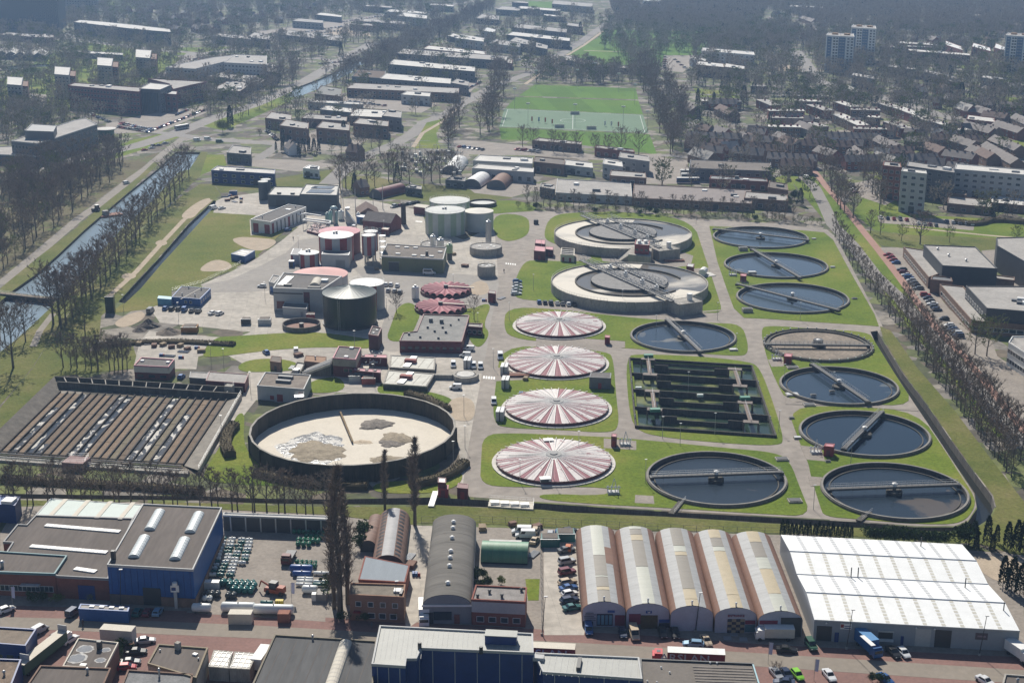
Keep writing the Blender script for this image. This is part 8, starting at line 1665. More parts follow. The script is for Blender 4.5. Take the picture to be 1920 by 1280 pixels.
def plant(where, L, group):
 """L: (px, py, proto, scale); one tree each, numbered along its row"""
 for i, (x, y, k, s) in enumerate(sorted(L)):
  nm = KN[k.rstrip('0123456789')]; p = G(x, y); o = bpy.data.objects.new(nm, None); COL.objects.link(o); o.location = (p.x, p.y, 0); o.rotation_euler = (0, 0, TR.uniform(0, 6.28)); o.scale = (s*TR.uniform(.92, 1.08), s*TR.uniform(.92, 1.08), s)
  tag(o, f'{nm.replace("_", " ")} {where}, {ordi(i)} from left' if len(L) > 1 else where, 'shrub' if 'shrub' in nm else 'tree', group); t, c = PROTO[k]; link('trunk', t, o); link('crown', c, o)
def row(pts, n, kinds, s0, s1, jit=3, jy=None):
 out = []; P = [Vector(p) for p in pts]; ln = [(b-a).length for a, b in zip(P, P[1:])]; tot = sum(ln)
 for i in range(n):
  t = tot*(i + .5)/n; j = 0
  while t > ln[j] and j < len(ln) - 1: t -= ln[j]; j += 1
  q = P[j].lerp(P[j+1], t/ln[j]); out.append((q.x + TR.uniform(-jit, jit), q.y + TR.uniform(-1, 1)*(jy if jy is not None else jit*.5), TR.choice(kinds), TR.uniform(s0, s1)))
 return out
BR = ['bare0', 'bare1', 'bare2', 'bare3']; SL = ['slim0', 'slim1', 'slim2']; BD = ['bud0', 'bud1']; BU = ['bush0', 'bush1']
plant('on the right bank of the canal', row([(360,325),(310,388),(262,444),(216,505),(174,552),(128,606),(105,620)], 25, BR, .9, 1.2, 5) + [(25,690,'bare2',1.2),(48,640,'bare1',.85),(10,645,'bare0',.8),(160,628,'bud0',1.1),(100,608,'bare3',1.2),(112,607,'bare1',1.2),(162,562,'bare0',1.15)], 'trees on the canal bank')
plant('in the low brush along the canal track', row([(330,375),(240,470),(180,540),(120,625)], 14, BU, .6, 1.1, 8), 'canal brush')
plant('on the edge of the dense wood left of the canal', row([(235,318),(170,362),(100,420),(30,485),(0,510)], 20, BR + SL + BD, .8, 1.1, 6) + row([(225,310),(130,365),(60,420),(0,465)], 18, BR + SL + BD, .8, 1.1, 7), 'wood beside the canal')
plant('in the avenue row beside the red cycle path', row([(1562,440),(1600,500),(1640,555),(1690,620),(1740,690),(1790,755),(1840,820),(1900,900)], 44, SL, .75, 1.0, 3) + row([(1690,590),(1740,650),(1790,715),(1850,790),(1915,870)], 28, SL, .9, 1.15, 5), 'avenue trees')
plant('on the far part of the avenue', row([(1545,330),(1575,390),(1600,415)], 8, BR, .8, 1.05, 5) + row([(1610,330),(1640,385),(1660,400)], 7, BR, .7, .95, 12) + [(1725,458,'bare1',.9),(1650,440,'slim0',.9),(1632,437,'slim1',.9),(1850,668,'bud0',1.1),(1828,664,'bud1',1.0),(1905,460,'bud0',.7),(1780,455,'bud1',.6),(1690,452,'bud0',.6)], 'far avenue trees')
plant('in the row between the ditch and the blue hall', row([(5,945),(150,948),(330,952),(480,958),(620,965)], 34, SL, .8, 1.05, 7, 4), 'trees by the ditch')
plant('tallest dense poplar at the edge of the tank yard', [(638,1150,'poplar0',1.55)], 'tall poplars'); plant('slim poplar rising before the round sludge tank', [(722,957,'poplar1',.74)], 'tall poplars'); plant('bare-stemmed poplar right before the round sludge tank', [(778,985,'poplar0',1.04)], 'tall poplars'); plant('second dense poplar just left of the tallest one', [(627,1140,'poplar1',1.15)], 'tall poplars'); plant('poplar crown right of the tallest one', [(652,1132,'poplar1',1.2)], 'tall poplars')
plant('behind the channel basin', row([(118,690),(180,692),(250,694)], 12, SL, .8, 1.05, 6, 4) + row([(140,680),(200,668),(235,655)], 9, ['bush0', 'bush1', 'bud0'], .7, 1.0, 8, 4), 'trees behind the channel basin')
plant('in the gardens round the junction cottage', row([(515,285),(560,290),(600,286)], 9, ['conifer1', 'ever0', 'conifer0'], .6, .9, 4, 3) + row([(620,285),(700,282),(760,290)], 8, BR + BD, .5, .8, 8, 6) + row([(470,250),(520,262),(640,262),(745,250)], 10, BD + BU, .6, .9, 8, 5), 'junction garden trees')
plant('single bare tree on the lawn left of the umbrella tanks', [(743,586,'bare0',.5)], 'plant trees'); plant('single bare tree right of the umbrella tanks', [(889,600,'bare3',.48)], 'plant trees')
plant('in the tree belt behind the aeration tanks', row([(975,385),(1085,392),(1200,397),(1330,402),(1500,412)], 34, SL, .55, .85, 8, 3), 'belt behind the tanks')
plant('in the low hedge behind the aeration tanks', row([(970,392),(1100,398),(1250,403),(1400,412),(1545,422)], 46, ['bush1', 'bush0', 'ever0', 'bush1'], .5, .8, 5, 3), 'hedge behind the tanks')
plant('among the tall trees near the substation', row([(630,350),(690,352),(745,338),(800,345),(850,342)], 13, BR, .75, 1.1, 8, 6) + [(665,360,'conifer0',.9),(645,262,'conifer0',1.1),(560,262,'conifer0',.8),(575,266,'conifer0',.8),(530,264,'conifer0',.7),(745,340,'conifer0',.9)], 'trees near the substation')
plant('in the conifer row right behind the white hall', [(x, y, 'conifer1', s) for x, y, s in ((1850,1022,.8),(1868,1018,.5),(1888,1030,.75),(1905,1034,.85),(1918,1036,.9),(1830,1030,.5),(1880,1100,.8),(1896,1110,.9),(1912,1115,.8),(1860,1035,.5))] + [(1812,1022,'ever0',1.1),(1800,1018,'ever0',.9),(1825,1024,'conifer0',.6)], 'conifers by the white hall')
plant('in the hedge row behind the white hall', row([(1462,1006),(1530,1010),(1600,1012)], 16, ['conifer1'], .38, .5, 1, 1) + row([(1625,1014),(1700,1018),(1775,1022)], 14, ['ever0'], .6, .85, 2, 1), 'hedge behind the white hall')
plant('in the front street gardens', [(900,1105,'ever0',.5),(915,1100,'ever0',.5),(890,1090,'ever0',.7),(940,1095,'ever1',.35),(905,1085,'ever0',.5),(225,1222,'ever0',.6),(222,1232,'ever0',.5),(213,1245,'ever1',.4),(80,1128,'ever0',.5),(60,1128,'ever0',.5),(108,1130,'ever1',.4),(170,1128,'bush1',.35),(640,1165,'ever0',.5),(685,1165,'ever0',.45),(745,1165,'bush1',.5),(1455,1262,'bush0',.5),(1635,1278,'ever0',.4),(1650,1278,'ever0',.4),(622,1110,'ever0',.9),(680,1010,'ever0',.9),(676,1030,'ever0',.8),(0,1090,'ever0',1.0)], 'garden shrubs')
plant('in the bare belt right of the sports fields', row([(1205,135),(1222,190),(1240,240),(1262,290)], 26, BR, .9, 1.15, 9, 5) + row([(1250,150),(1262,200),(1285,260)], 14, BR, .8, 1.1, 10, 5), 'belt right of the sports fields')
plant('in the bare wood left of the sports fields', row([(945,150),(930,200),(905,260)], 16, BR, .9, 1.2, 14, 6) + row([(860,215),(850,255),(835,285)], 9, BR, .8, 1.1, 8, 5), 'wood left of the sports fields')
plant('below the sports fields', row([(965,275),(1040,284),(1120,290),(1210,292)], 9, BR, .7, .9, 8, 3), 'trees below the sports fields')
plant('standing out in the far town', [(x, y, k, s) for x, y, k, s in ((418,250,'willow0',1.1),(432,238,'conifer1',1.5),(1800,200,'conifer0',1.6),(1860,190,'conifer0',1.3),(1308,198,'conifer1',1.3),(1338,202,'conifer1',1.2),(1394,200,'conifer0',1.4),(1275,230,'conifer0',1.1),(1802,275,'conifer1',1.3),(1740,170,'conifer0',1),(1700,118,'conifer0',1.1),(1685,118,'conifer0',1.1),(1088,65,'conifer0',1.3),(640,105,'conifer0',1.2),(1752,195,'willow0',.9),(1500,385,'conifer0',.8),(1490,375,'ever0',1),(1470,385,'ever0',1.1),(1480,395,'bush1',1.2))], 'trees standing out')
# clipped hedges round the sludge tank
def hedge(lbl, pts, w, h):
 P = [G(*p) for p in smooth(pts, 2, False)]; T = Thing('clipped_hedge', lbl, 'hedge', P[0]); core = MB(); R = random.Random(len(lbl)); vs = []
 for i, p in enumerate(P):
  d = (P[min(i+1, len(P)-1)] - P[max(i-1, 0)]).normalized(); n = Vector((-d.y, d.x, 0))
  for f, z in ((-1, 0), (-1, .75), (-.6, 1), (.6, 1), (1, .75), (1, 0)): q = p + n*f*w/2*R.uniform(.94, 1.06); vs.append((q.x, q.y, z*h*R.uniform(.94, 1.05)))
 core.add(vs, [(6*i+k, 6*i+k+1, 6*i+k+7, 6*i+k+6) for i in range(len(P)-1) for k in range(5)] + [(0, 1, 2, 3, 4, 5)[::-1], tuple(6*len(P)-6+k for k in range(6))]); T.part('core', core, M_hedge); lf = MB(); L = sum((b-a).length for a, b in zip(P, P[1:]))
 for i in range(int(L*26)):
  t = R.random()*(len(P)-1); j = int(t); p = P[j].lerp(P[min(j+1, len(P)-1)], t-j); d = (P[min(j+1, len(P)-1)] - P[j]).normalized(); n = Vector((-d.y, d.x, 0)); f = R.uniform(-1, 1); z = h*min(1, 1.25 - abs(f)*.6)*R.uniform(.3, 1.03) if abs(f) > .8 else h*R.uniform(.95, 1.06); q = p + n*f*w/2*1.02; blade(lf, Vector((q.x, q.y, z)), n*f + Vector((0, 0, .7)), R.uniform(.25, .5), .2, R)
 T.part('leaf_shell', lf, M_hedge)['kind'] = 'stuff'
hedge('curved clipped hedge below the round sludge tank, left half', [(480,890),(540,906),(620,914),(690,916)], 3, 1.8); hedge('curved clipped hedge below the round sludge tank, right half', [(770,914),(810,906),(850,890),(872,872)], 3.2, 2); hedge('short dark hedge left of the round sludge tank', [(432,858),(422,840),(425,820),(440,802)], 3.4, 2.2); hedge('curved hedge behind the right side of the round sludge tank', [(762,740),(795,748),(825,762),(840,772)], 3, 1.6); hedge('long hedge along the plant side of the ditch', [(5,902),(120,908),(250,915),(380,925)], 3, 1.6)
hedge('hedge along the park path beyond the avenue', [(1790,418),(1830,424),(1860,414),(1925,420)], 4, 2); hedge('hedge along the embankment above the channel basin', [(175,652),(300,640),(440,648)], 3, 1.2)
# far trees: one object for each wood (nobody could count them)
def scatter(name, keys, pts):
 col = bpy.data.collections.new('trees_for_' + name);
 for i, k in enumerate(keys):
  t, c = PROTO[k]; mb = MB(); me = bpy.data.meshes.new(k); V, Fc, Mi = [], [], []
  for q, base in ((t, 0), (c, 1)): o = len(V); V += [tuple(v.co) for v in q.vertices]; Fc += [tuple(x + o for x in p.vertices) for p in q.polygons]; Mi += [base + p.material_index for p in q.polygons]
  me.from_pydata(V, [], Fc)
  for m in list(t.materials) + list(c.materials): me.materials.append(m)
  me.polygons.foreach_set('material_index', Mi); col.objects.link(bpy.data.objects.new(f'{name}_{i}', me))
 me = bpy.data.meshes.new(name); me.from_pydata([(p[0], p[1], 0) for p in pts], [], []); o = link(name, me); o['kind'] = 'stuff'; o['label'] = name.replace('_', ' ') + ' of the hazy town beyond the plant'
 g = bpy.data.node_groups.new('scatter_' + name, 'GeometryNodeTree'); g.interface.new_socket('Geometry', in_out='INPUT', socket_type='NodeSocketGeometry'); g.interface.new_socket('Geometry', in_out='OUTPUT', socket_type='NodeSocketGeometry')
 N = g.nodes.new; L = g.links.new; gi, go, ip, ci = N('NodeGroupInput'), N('NodeGroupOutput'), N('GeometryNodeInstanceOnPoints'), N('GeometryNodeCollectionInfo')
 ci.inputs['Collection'].default_value = col; ci.inputs['Separate Children'].default_value = True; ci.inputs['Reset Children'].default_value = True; ip.inputs['Pick Instance'].default_value = True
 r1 = N('FunctionNodeRandomValue'); r1.data_type = 'FLOAT_VECTOR'; r1.inputs[0].default_value = (0, 0, 0); r1.inputs[1].default_value = (0, 0, 6.28)
 r2 = N('FunctionNodeRandomValue'); r2.data_type = 'FLOAT'; r2.inputs[2].default_value = .65; r2.inputs[3].default_value = 1.15; r2.inputs['Seed'].default_value = 3
 L(gi.outputs[0], ip.inputs['Points']); L(ci.outputs[0], ip.inputs['Instance']); L(r1.outputs[0], ip.inputs['Rotation']); L(r2.outputs[1], ip.inputs['Scale']); L(ip.outputs[0], go.inputs[0])
 o.modifiers.new('scatter', 'NODES').node_group = g; return o
def fill(poly, area, seed):
 R = random.Random(seed); W = [G(*p).xy for p in poly]; x0, x1, y0, y1 = min(p.x for p in W), max(p.x for p in W), min(p.y for p in W), max(p.y for p in W); out = []
 for _ in range(int((x1-x0)*(y1-y0)/area)):
  q = (R.uniform(x0, x1), R.uniform(y0, y1))
  if inpoly(q, W) and free(q): out.append(q)
 return out
FAR = ['far0', 'far1', 'far2', 'farw0', 'far0', 'farb0']
scatter('wood_left_of_canal', BR[:2] + SL[:2] + ['bud0'], fill([(0,350),(60,325),(150,303),(250,300),(225,312),(130,365),(60,415),(0,460)], 62, 1))
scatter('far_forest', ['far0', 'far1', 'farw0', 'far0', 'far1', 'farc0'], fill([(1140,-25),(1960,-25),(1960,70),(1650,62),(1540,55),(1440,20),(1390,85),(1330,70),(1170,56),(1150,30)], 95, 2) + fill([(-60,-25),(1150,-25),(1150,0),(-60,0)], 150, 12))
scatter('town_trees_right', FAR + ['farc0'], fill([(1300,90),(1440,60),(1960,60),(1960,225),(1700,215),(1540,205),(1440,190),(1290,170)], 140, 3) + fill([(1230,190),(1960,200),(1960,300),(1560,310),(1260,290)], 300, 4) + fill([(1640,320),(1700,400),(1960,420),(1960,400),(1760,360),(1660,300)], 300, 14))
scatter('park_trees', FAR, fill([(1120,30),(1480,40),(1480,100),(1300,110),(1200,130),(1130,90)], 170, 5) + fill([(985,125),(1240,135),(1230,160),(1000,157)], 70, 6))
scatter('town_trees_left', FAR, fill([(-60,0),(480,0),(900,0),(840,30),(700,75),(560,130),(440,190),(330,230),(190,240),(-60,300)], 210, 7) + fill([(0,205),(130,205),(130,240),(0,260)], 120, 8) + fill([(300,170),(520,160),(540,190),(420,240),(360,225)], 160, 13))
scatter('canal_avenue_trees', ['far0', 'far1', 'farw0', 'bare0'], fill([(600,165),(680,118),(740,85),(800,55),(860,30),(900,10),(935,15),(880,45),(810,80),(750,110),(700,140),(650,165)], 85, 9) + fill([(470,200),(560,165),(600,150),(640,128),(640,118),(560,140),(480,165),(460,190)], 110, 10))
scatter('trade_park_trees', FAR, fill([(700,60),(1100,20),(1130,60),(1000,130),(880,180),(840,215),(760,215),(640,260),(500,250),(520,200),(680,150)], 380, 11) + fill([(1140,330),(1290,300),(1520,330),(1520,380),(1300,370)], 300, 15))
# ================================================================= haze
hz = MB().box(-8500, -550, -4, 8500, 11500, 175); o = hz.build('haze', []); o['kind'] = 'stuff'; o['label'] = 'pale blue daylight haze over the whole town'
m = bpy.data.materials.new('haze_air'); m.use_nodes = True; n = m.node_tree; n.nodes.clear(); pv = n.nodes.new('ShaderNodeVolumePrincipled'); pv.inputs['Color'].default_value = (.42, .64, 1, 1); pv.inputs['Density'].default_value = .00014; pv.inputs['Anisotropy'].default_value = .35
mo = n.nodes.new('ShaderNodeOutputMaterial'); n.links.new(pv.outputs[0], mo.inputs['Volume']); o.data.materials.append(m)
# ================================================================= parked and moving vehicles
H, S, E2, O, V, SV = 'hatchback', 'saloon', 'estate', 'off-roader', 'van', 'small van'
cars('in the row beside the nearer aeration tank', [(1011,566,95,H,'blue'),(1022,567,95,H,'black'),(1033,568,95,O,'black'),(1045,568,95,S,'silver'),(1055,569,95,S,'grey'),(1066,570,95,H,'white'),(1077,570,95,S,'black'),(1110,573,95,H,'dark red'),(1120,573,95,H,'dark blue')])
cars('in the stack beside the main road bend', [(970,527,8,H,'blue'),(970,533,8,H,'silver'),(970,538,8,S,'white'),(969,544,8,S,'silver'),(968,550,8,E2,'white')], 'front')
cars('near the round silver tank', [(724,533,88,H,'white'),(733,533,88,H,'white'),(745,535,88,H,'white'),(728,544,88,H,'silver'),(740,545,88,H,'silver'),(750,547,88,E2,'grey')])
cars('before the blue site office', [(310,578,85,H,'blue'),(322,579,85,H,'black'),(335,579,85,H,'black'),(346,580,85,SV,'blue'),(360,582,85,S,'black'),(372,583,85,S,'black'),(282,583,85,V,'grey'),(399,586,60,S,'white'),(412,587,60,H,'white')])
cars('on the plant office forecourt', [(879,654,175,SV,'white'),(872,666,175,SV,'white'),(850,684,-88,SV,'white'),(888,686,-88,SV,'white'),(901,687,-88,SV,'white'),(854,726,178,SV,'white'),(938,669,-88,V,'white'),(926,753,-88,SV,'white'),(866,640,80,S,'dark blue')])
cars('loose about the plant yard', [(491,536,175,H,'white'),(499,660,120,H,'blue'),(555,657,100,SV,'white'),(540,431,40,H,'blue'),(664,426,80,SV,'white'),(805,512,-4,'minibus','white'),(340,706,80,H,'blue'),(572,391,5,E2,'grey'),(400,390,60,V,'white'),(416,390,50,S,'white')])
cars('along the lawn near the squat chimney', carrow((738,387), (782,379), 8, 60, 5))
cars('in the verge car park beside the avenue', carrow((1665,477), (1680,492), 4, 178, 1, (H, S)) + carrow((1691,505), (1722,540), 8, 178, 2) + carrow((1735,553), (1757,580), 6, 178, 3) + carrow((1770,597), (1800,634), 10, 178, 4, skip=.1) + [(1732,604,120,H,'black')])
cars('in the car yard beside the leftmost arched hall', [(1062,1030,20,S,'grey'),(1063,1052,22,O,'silver'),(1063,1072,22,O,'dark red'),(1064,1090,22,E2,'beige'),(1066,1101,22,S,'blue'),(1068,1112,22,H,'white'),(1068,1124,22,E2,'dark blue'),(1073,1138,20,S,'teal'),(1066,1026,80,H,'orange'),(1047,998,85,S,'blue'),(1032,1000,85,H,'silver'),(978,996,178,V,'white'),(985,1003,178,V,'white'),(1004,993,80,H,'beige'),(1003,1012,70,S,'beige'),(1068,994,20,H,'black')])
cars('on the street side before the arched halls', [(1104,1180,-88,SV,'blue'),(1168,1186,-88,H,'dark blue'),(1189,1188,-85,V,'beige'),(1243,1185,-88,S,'black'),(1266,1186,-88,S,'black'),(1300,1206,172,E2,'light blue'),(1324,1200,-78,S,'beige')])
cars('along the street before the white hall', [(1475,1217,-6,S,'black'),(1521,1209,-82,O,'green'),(1675,1222,-75,S,'black'),(1694,1223,-75,H,'white')])
cars('in the bottom edge parking', [(1456,1262,-75,S,'silver'),(1475,1263,-80,S,'dark blue'),(1495,1264,-75,H,'lime green'),(1555,1265,-78,S,'white'),(1660,1272,-65,S,'blue'),(1848,1276,-60,S,'white'),(1470,1278,170,S,'dark blue')])
cars('on the left part of the street', [(12,1142,45,H,'white'),(137,1148,70,SV,'dark blue'),(258,1147,85,H,'teal'),(277,1147,85,H,'dark red'),(296,1146,85,H,'light blue'),(272,1200,12,S,'silver'),(256,1221,8,S,'black'),(244,1240,8,S,'grey'),(238,1250,8,H,'red'),(131,1198,62,S,'white'),(105,1193,62,S,'grey'),(75,1180,60,SV,'silver')])
cars('on the towpath and left road', [(237,343,50,SV,'white'),(25,330,20,V,'white'),(271,281,40,S,'red'),(285,277,40,S,'white'),(288,273,40,H,'black'),(298,272,40,S,'grey'),(310,268,40,S,'silver'),(370,263,0,V,'white'),(390,261,0,V,'white'),(412,266,0,V,'green')], far=True)
cars('in the car park before the purple-brick office', carrow((226,232), (282,242), 14, 70, 11) + carrow((222,238), (278,247), 13, 70, 12) + carrow((278,247), (382,207), 26, 110, 13) + carrow((172,215), (205,228), 8, 60, 14) + carrow((330,215), (352,206), 8, 110, 15), far=True)
cars('in the round car park beyond the purple office', carrow((356,112), (395,108), 10, 80, 16) + carrow((358,117), (392,115), 9, 80, 17), far=True)
cars('in the lots of the trade park', carrow((655,190), (720,198), 8, 30, 18) + carrow((790,185), (850,172), 12, 80, 19) + carrow((500,245), (520,262), 8, 60, 20) + carrow((870,170), (900,155), 10, 50, 21) + carrow((930,130), (1050,80), 26, 40, 22, skip=.2) + carrow((600,120), (640,116), 8, 60, 23), far=True)
cars('in the retail park', carrow((500,72), (640,50), 24, 60, 24) + carrow((640,42), (720,30), 16, 60, 25) + carrow((560,66), (640,58), 14, 70, 26), far=True)
cars('before the slim white office tower', carrow((1652,408), (1700,412), 5, 85, 27) + carrow((1722,418), (1755,422), 4, 85, 28) + carrow((1775,416), (1822,420), 5, 85, 29) + carrow((1672,355), (1680,370), 4, 20, 30) + carrow((1596,345), (1604,360), 4, 20, 31), far=True)
cars('on the avenue road', [(1500,325,110,S,'black'),(1482,320,110,S,'white'),(1511,333,110,V,'white'),(1496,338,110,H,'black'),(1480,338,60,H,'grey')], far=True)
cars('along the sports club lane', carrow((862,275), (905,280), 6, 60, 32) + carrow((970,280), (1010,284), 6, 30, 33), far=True)
cars('between the terraces of the estate', carrow((1450,182), (1560,184), 12, 5, 34, skip=.3) + carrow((1560,316), (1700,307), 10, 5, 35, skip=.4) + carrow((1530,205), (1570,232), 6, 130, 36), far=True)
cars('in the school car park', carrow((1248,108), (1246,128), 6, 5, 37) + carrow((1266,112), (1290,132), 5, 20, 38), far=True)
for i, (x, y, L, c, lb) in enumerate(((341,240,12,M_lgrey,'grey city bus on the left road'),)):
 p = G(x, y, 1); T = Thing('bus', lb, 'bus', (p.x, p.y, 0)); d = (.55, .83); T.part('body', MB().obox(p.xy, d, L/2, 1.3, .4, 3.1), c); T.part('window_band', MB().obox(p.xy, d, L/2 - .3, 1.33, 1.5, 2.5), M_cglass); T.part('roof', MB().obox(p.xy, d, L/2 - .1, 1.2, 3.1, 3.25), M_white)
for i, (x, y, lb, c) in enumerate(((1296,324,'white coach in the yard behind the tanks, rearmost',M_white),(1298,331,'white coach in the yard behind the tanks, middle',M_white),(1290,339,'blue and white coach in the yard behind the tanks',M_navy),(1368,347,'long pale trailer beside the coaches',M_lgrey))):
 p = G(x, y, 1.5); T = Thing('coach', lb, 'coach', (p.x, p.y, 0)); T.part('body', MB().obox(p.xy, (1, 0), 6.5, 1.3, .5, 3.3), c); T.part('window_band', MB().obox(p.xy, (1, 0), 6.3, 1.33, 1.6, 2.6), M_cglass); T.part('roof', MB().obox(p.xy, (1, 0), 6.4, 1.2, 3.3, 3.45), M_white)
# things in the yards
for x, y, w, h, lb in ((279,612,46,3.2,'tall dark gravel heap on the west yard'), (318,624,54,2.2,'low brown earth heap on the west yard'), (262,620,30,1.6,'black scrap heap beside the gravel')):
 c = G(x, y); r = mpx(c, w)/2; T = Thing('heap', lb, 'heap', c); mb = MB(); R = random.Random(w); vs = [(c.x, c.y, h)]
 for j in (1, 2, 3, 4):
  for k in range(18): a = 6.283*k/18; q = r*j/4*R.uniform(.9, 1.1); vs.append((c.x + q*cos(a), c.y + q*sin(a)*.9, max(0, h*(1 - j/4)*R.uniform(.85, 1.1))))
 mb.add(vs, [(0, 1+k, 1+(k+1) % 18) for k in range(18)] + [(1+j*18+k, 19+j*18+k, 19+j*18+(k+1) % 18, 1+j*18+(k+1) % 18) for j in range(3) for k in range(18)]); T.part('mound', mb, mat('heap_' + str(w), (.13, .11, .095) if w < 50 else (.2, .165, .13), .95, var=.3, scale=.8, bump=.3))
for x, y, lb, m, s in ((357,621,'orange-brown open skip on the west yard',mat('skip_orange', (.35, .17, .05), .8),3.0), (208,585,'tall dark green cabinet beside the west ditch',M_dkgreen,1.7), (462,607,'black round-topped tank by the west lawn',M_dark,1.8), (1060,1010,'green skip full of rubble in the car yard',M_teal,2.4), (1031,1020,'green open container of scrap beside the car yard',M_teal,2.4), (438,365,'blue crate among stored parts on the north yard',M_blue,2.0), (1005,420,'dark recycling box on the lawn edge',M_dark,1.2), (666,714,'grey hopper before the pink-roofed hall',M_ggrey,2.0), (692,718,'orange-red skip before the pink-roofed hall',mat('skip_red', (.4, .1, .07), .8),2.3), (497,607,'grey pump cabinet by the west lawn',M_lgrey,2.4), (583,598,'red and white pump skid beside the green silo',M_red,1.6)):
 c = G(x, y); T = Thing('skip', lb, 'container', c); h = 6.5 if 'tall dark green' in lb else 2.2; T.part('box', MB().prism([(c.x-s, c.y-s*.8), (c.x+s, c.y-s*.8), (c.x+s*.9, c.y+s*.8), (c.x-s*.9, c.y+s*.8)], .05, h), m); T.part('rim', MB().box(c.x-s-.1, c.y-s*.8-.1, h, c.x+s+.1, c.y-s*.8+.1, h+.15), M_steel); T.part('load', MB().box(c.x-s*.8, c.y-s*.6, h+.005, c.x+s*.8, c.y+s*.6, h+.25), M_roofb)
c = G(180, 396); T = Thing('tractor', 'dark tractor with flail arm on the towpath', 'tractor', c); T.part('body', MB().obox(c.xy, (.7, .7), 2, .8, .8, 1.8), M_dark); T.part('cab', MB().obox((c.x+.5, c.y+.5), (.7, .7), .9, .85, 1.8, 3.1), M_cglass); T.part('cab_roof', MB().obox((c.x+.5, c.y+.5), (.7, .7), 1, .9, 3.1, 3.3), M_white); T.part('arm', MB().tube((c.x, c.y, 2), (c.x+3, c.y-3, .8), .2, .2, 6), M_dark)
for u, s in ((-1.3, -1), (-1.3, 1), (1.2, -1), (1.2, 1)): e = (c.x+.7*u-.7*s, c.y+.7*u+.7*s); T.part('wheel', MB().tube((e[0]-.15, e[1]+.15, .8), (e[0]+.15, e[1]-.15, .8), .8, .8, 12), M_tyre)
c = G(203, 405, -1); T = Thing('work_barge', 'rusty work barge moored in the canal', 'barge', (c.x, c.y, -1.1)); T.part('hull', MB().obox(c.xy, (1, .75), 7, 3, -1.3, -.2), mat('barge_rust', (.3, .16, .12), .9, var=.25)); T.part('deck_house', MB().obox((c.x-1, c.y-.6), (1, .75), 1.4, 1.4, -.2, 2), M_grey)
a, q = G(0, 549, .8), G(103, 560, .8); T = Thing('weir_footbridge', 'timber footbridge across the canal weir', 'footbridge', a); T.part('deck', MB().beam(a, q, 2, .4), mat('bridge_timber', (.22, .18, .14), .9)); T.part('railing', railing(MB(), [a, q], 1.1, 2.5, .06), M_steel); T.part('sill', MB().beam((a.x, a.y, -.9), (q.x, q.y, -.9), 1.2, 1.2), M_dconc)
def person(px, py, lb, top, legs):
 p = G(px, py); T = Thing('person', lb, 'person', p); me = bpy.data.meshes.new('body'); v = [(0,0,.95),(0,0,1.2),(0,0,1.42),(0,0,1.55),(0,0,1.7),(-.2,0,1.42),(-.27,.02,1.12),(-.26,-.1,.86),(.2,0,1.42),(.27,0,1.12),(.26,.1,.86),(-.1,0,.9),(-.12,.08,.5),(-.12,-.06,.07),(.1,0,.9),(.12,-.1,.5),(.12,.1,.07),(-.12,.1,.05),(.12,.26,.05)]
 e = [(0,1),(1,2),(2,3),(3,4),(2,5),(5,6),(6,7),(2,8),(8,9),(9,10),(0,11),(11,12),(12,13),(0,14),(14,15),(15,16),(13,17),(16,18)]; me.from_pydata(v, e, []); ob = link('body', me, T.o); sk = ob.modifiers.new('skin', 'SKIN'); rr = [.15,.15,.16,.06,.11,.08,.06,.045,.08,.06,.045,.1,.075,.05,.1,.075,.05,.045,.045]
 for i, r in enumerate(rr): me.skin_vertices[0].data[i].radius = (r, r*.8 if i < 3 else r)
 me.skin_vertices[0].data[0].use_root = True; ob.modifiers.new('sub', 'SUBSURF').levels = 1; me.materials.append(flat(top[0], top[1], .9)); ob.modifiers['sub'].render_levels = 1
 T.part('hair', MB().lathe((p.x, p.y-.01), [(.115, 1.68), (.12, 1.75), (.06, 1.82), (0, 1.83)], 10), M_dark)
person(945, 511, 'person in dark clothes walking on the main road', ('dark_clothes', (.03, .03, .035)), None); person(550, 450, 'person in dark trousers standing on the sandy yard', ('grey_clothes', (.09, .09, .11)), None); person(697, 1178, 'person in pale top walking on the street pavement', ('pale_clothes', (.12, .12, .14)), None); person(156, 1174, 'person crossing the left street', ('brown_clothes', (.06, .04, .035)), None)
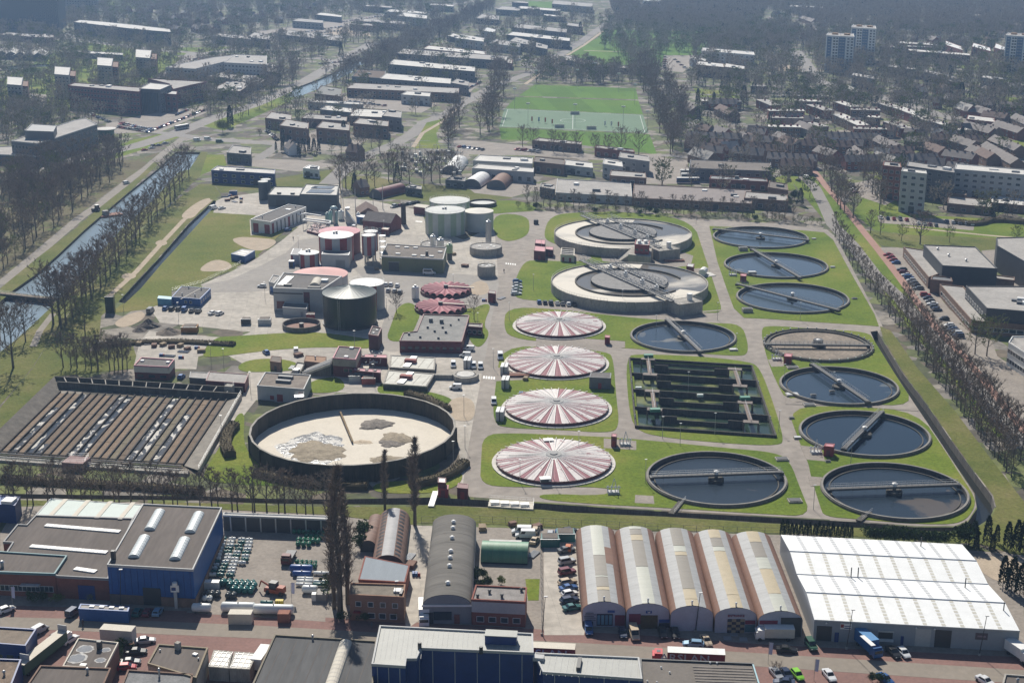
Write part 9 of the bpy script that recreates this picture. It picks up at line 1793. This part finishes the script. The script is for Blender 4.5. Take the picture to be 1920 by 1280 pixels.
# zebra crossings
for lb, pts, n in (('zebra crossing on the main road beside the ten-sided tank', ((905,707), (929,709)), 5), ('zebra crossing at the top of the main road', ((947,494), (968,496)), 5), ('zebra crossing near the digesters', ((779,415), (792,416)), 5)):
 a, q = G(*pts[0]), G(*pts[1]); T = Thing('zebra_crossing', lb, 'crossing', a)
 for k in range(n): e = a.lerp(q, (k+.5)/n); T.part('stripe', MB().box(e.x-.28, e.y-1.4, .05, e.x+.28, e.y+1.4, .06), M_white)
# stored goods about the yards
R = random.Random(12); spots = [(422,370),(429,368),(436,373),(443,371),(450,374),(427,377),(440,379),(452,380),(262,646),(274,644),(290,650),(306,648),(322,652),(338,650),(352,656),(366,654),(378,660),(344,660),(300,668),(318,668),(336,672),(560,668),(548,690),(598,500),(706,506),(850,478),(872,500),(940,560),(985,712),(975,740),(860,540),(905,565),(1170,478),(1240,488),(1008,990),(960,985),(905,992),(1000,1040),(775,1080),(770,1062),(768,1045)]
for i, (x, y) in enumerate(sorted(spots)):
 c = G(x, y); k = i % 4; T = Thing('stored_goods', f'small heap of stored {("pallets", "pipes", "crates", "drums")[k]} in a yard, {ordi(i)} from left', 'stored goods', c, 'stored goods in the yards'); m = [mat('pallet_wood', (.3, .23, .15), .9), M_steel, mat('crate_brown', (.2, .12, .09), .9), M_blue][k]; a = R.uniform(0, 3); d = (cos(a), sin(a)); s = R.uniform(.9, 1.5)
 if k == 1:
  for j in range(5): q = (c.x - d[1]*(j-2)*.4, c.y + d[0]*(j-2)*.4); T.part('pipe', MB().tube((q[0] - d[0]*2, q[1] - d[1]*2, .25), (q[0] + d[0]*2, q[1] + d[1]*2, .25), .18, .18, 6), m)
 elif k == 3:
  for j in range(5): T.part('drum', MB().cyl((c.x + (j % 3)*.7, c.y + (j//3)*.7), .32, .03, .95, 10), M_red if j == 2 else m)
 else:
  for j in range(3): T.part('board', MB().obox((c.x + R.uniform(-.2, .2), c.y + R.uniform(-.2, .2)), d, s, s*.7, .03 + j*.4, .36 + j*.4), m)
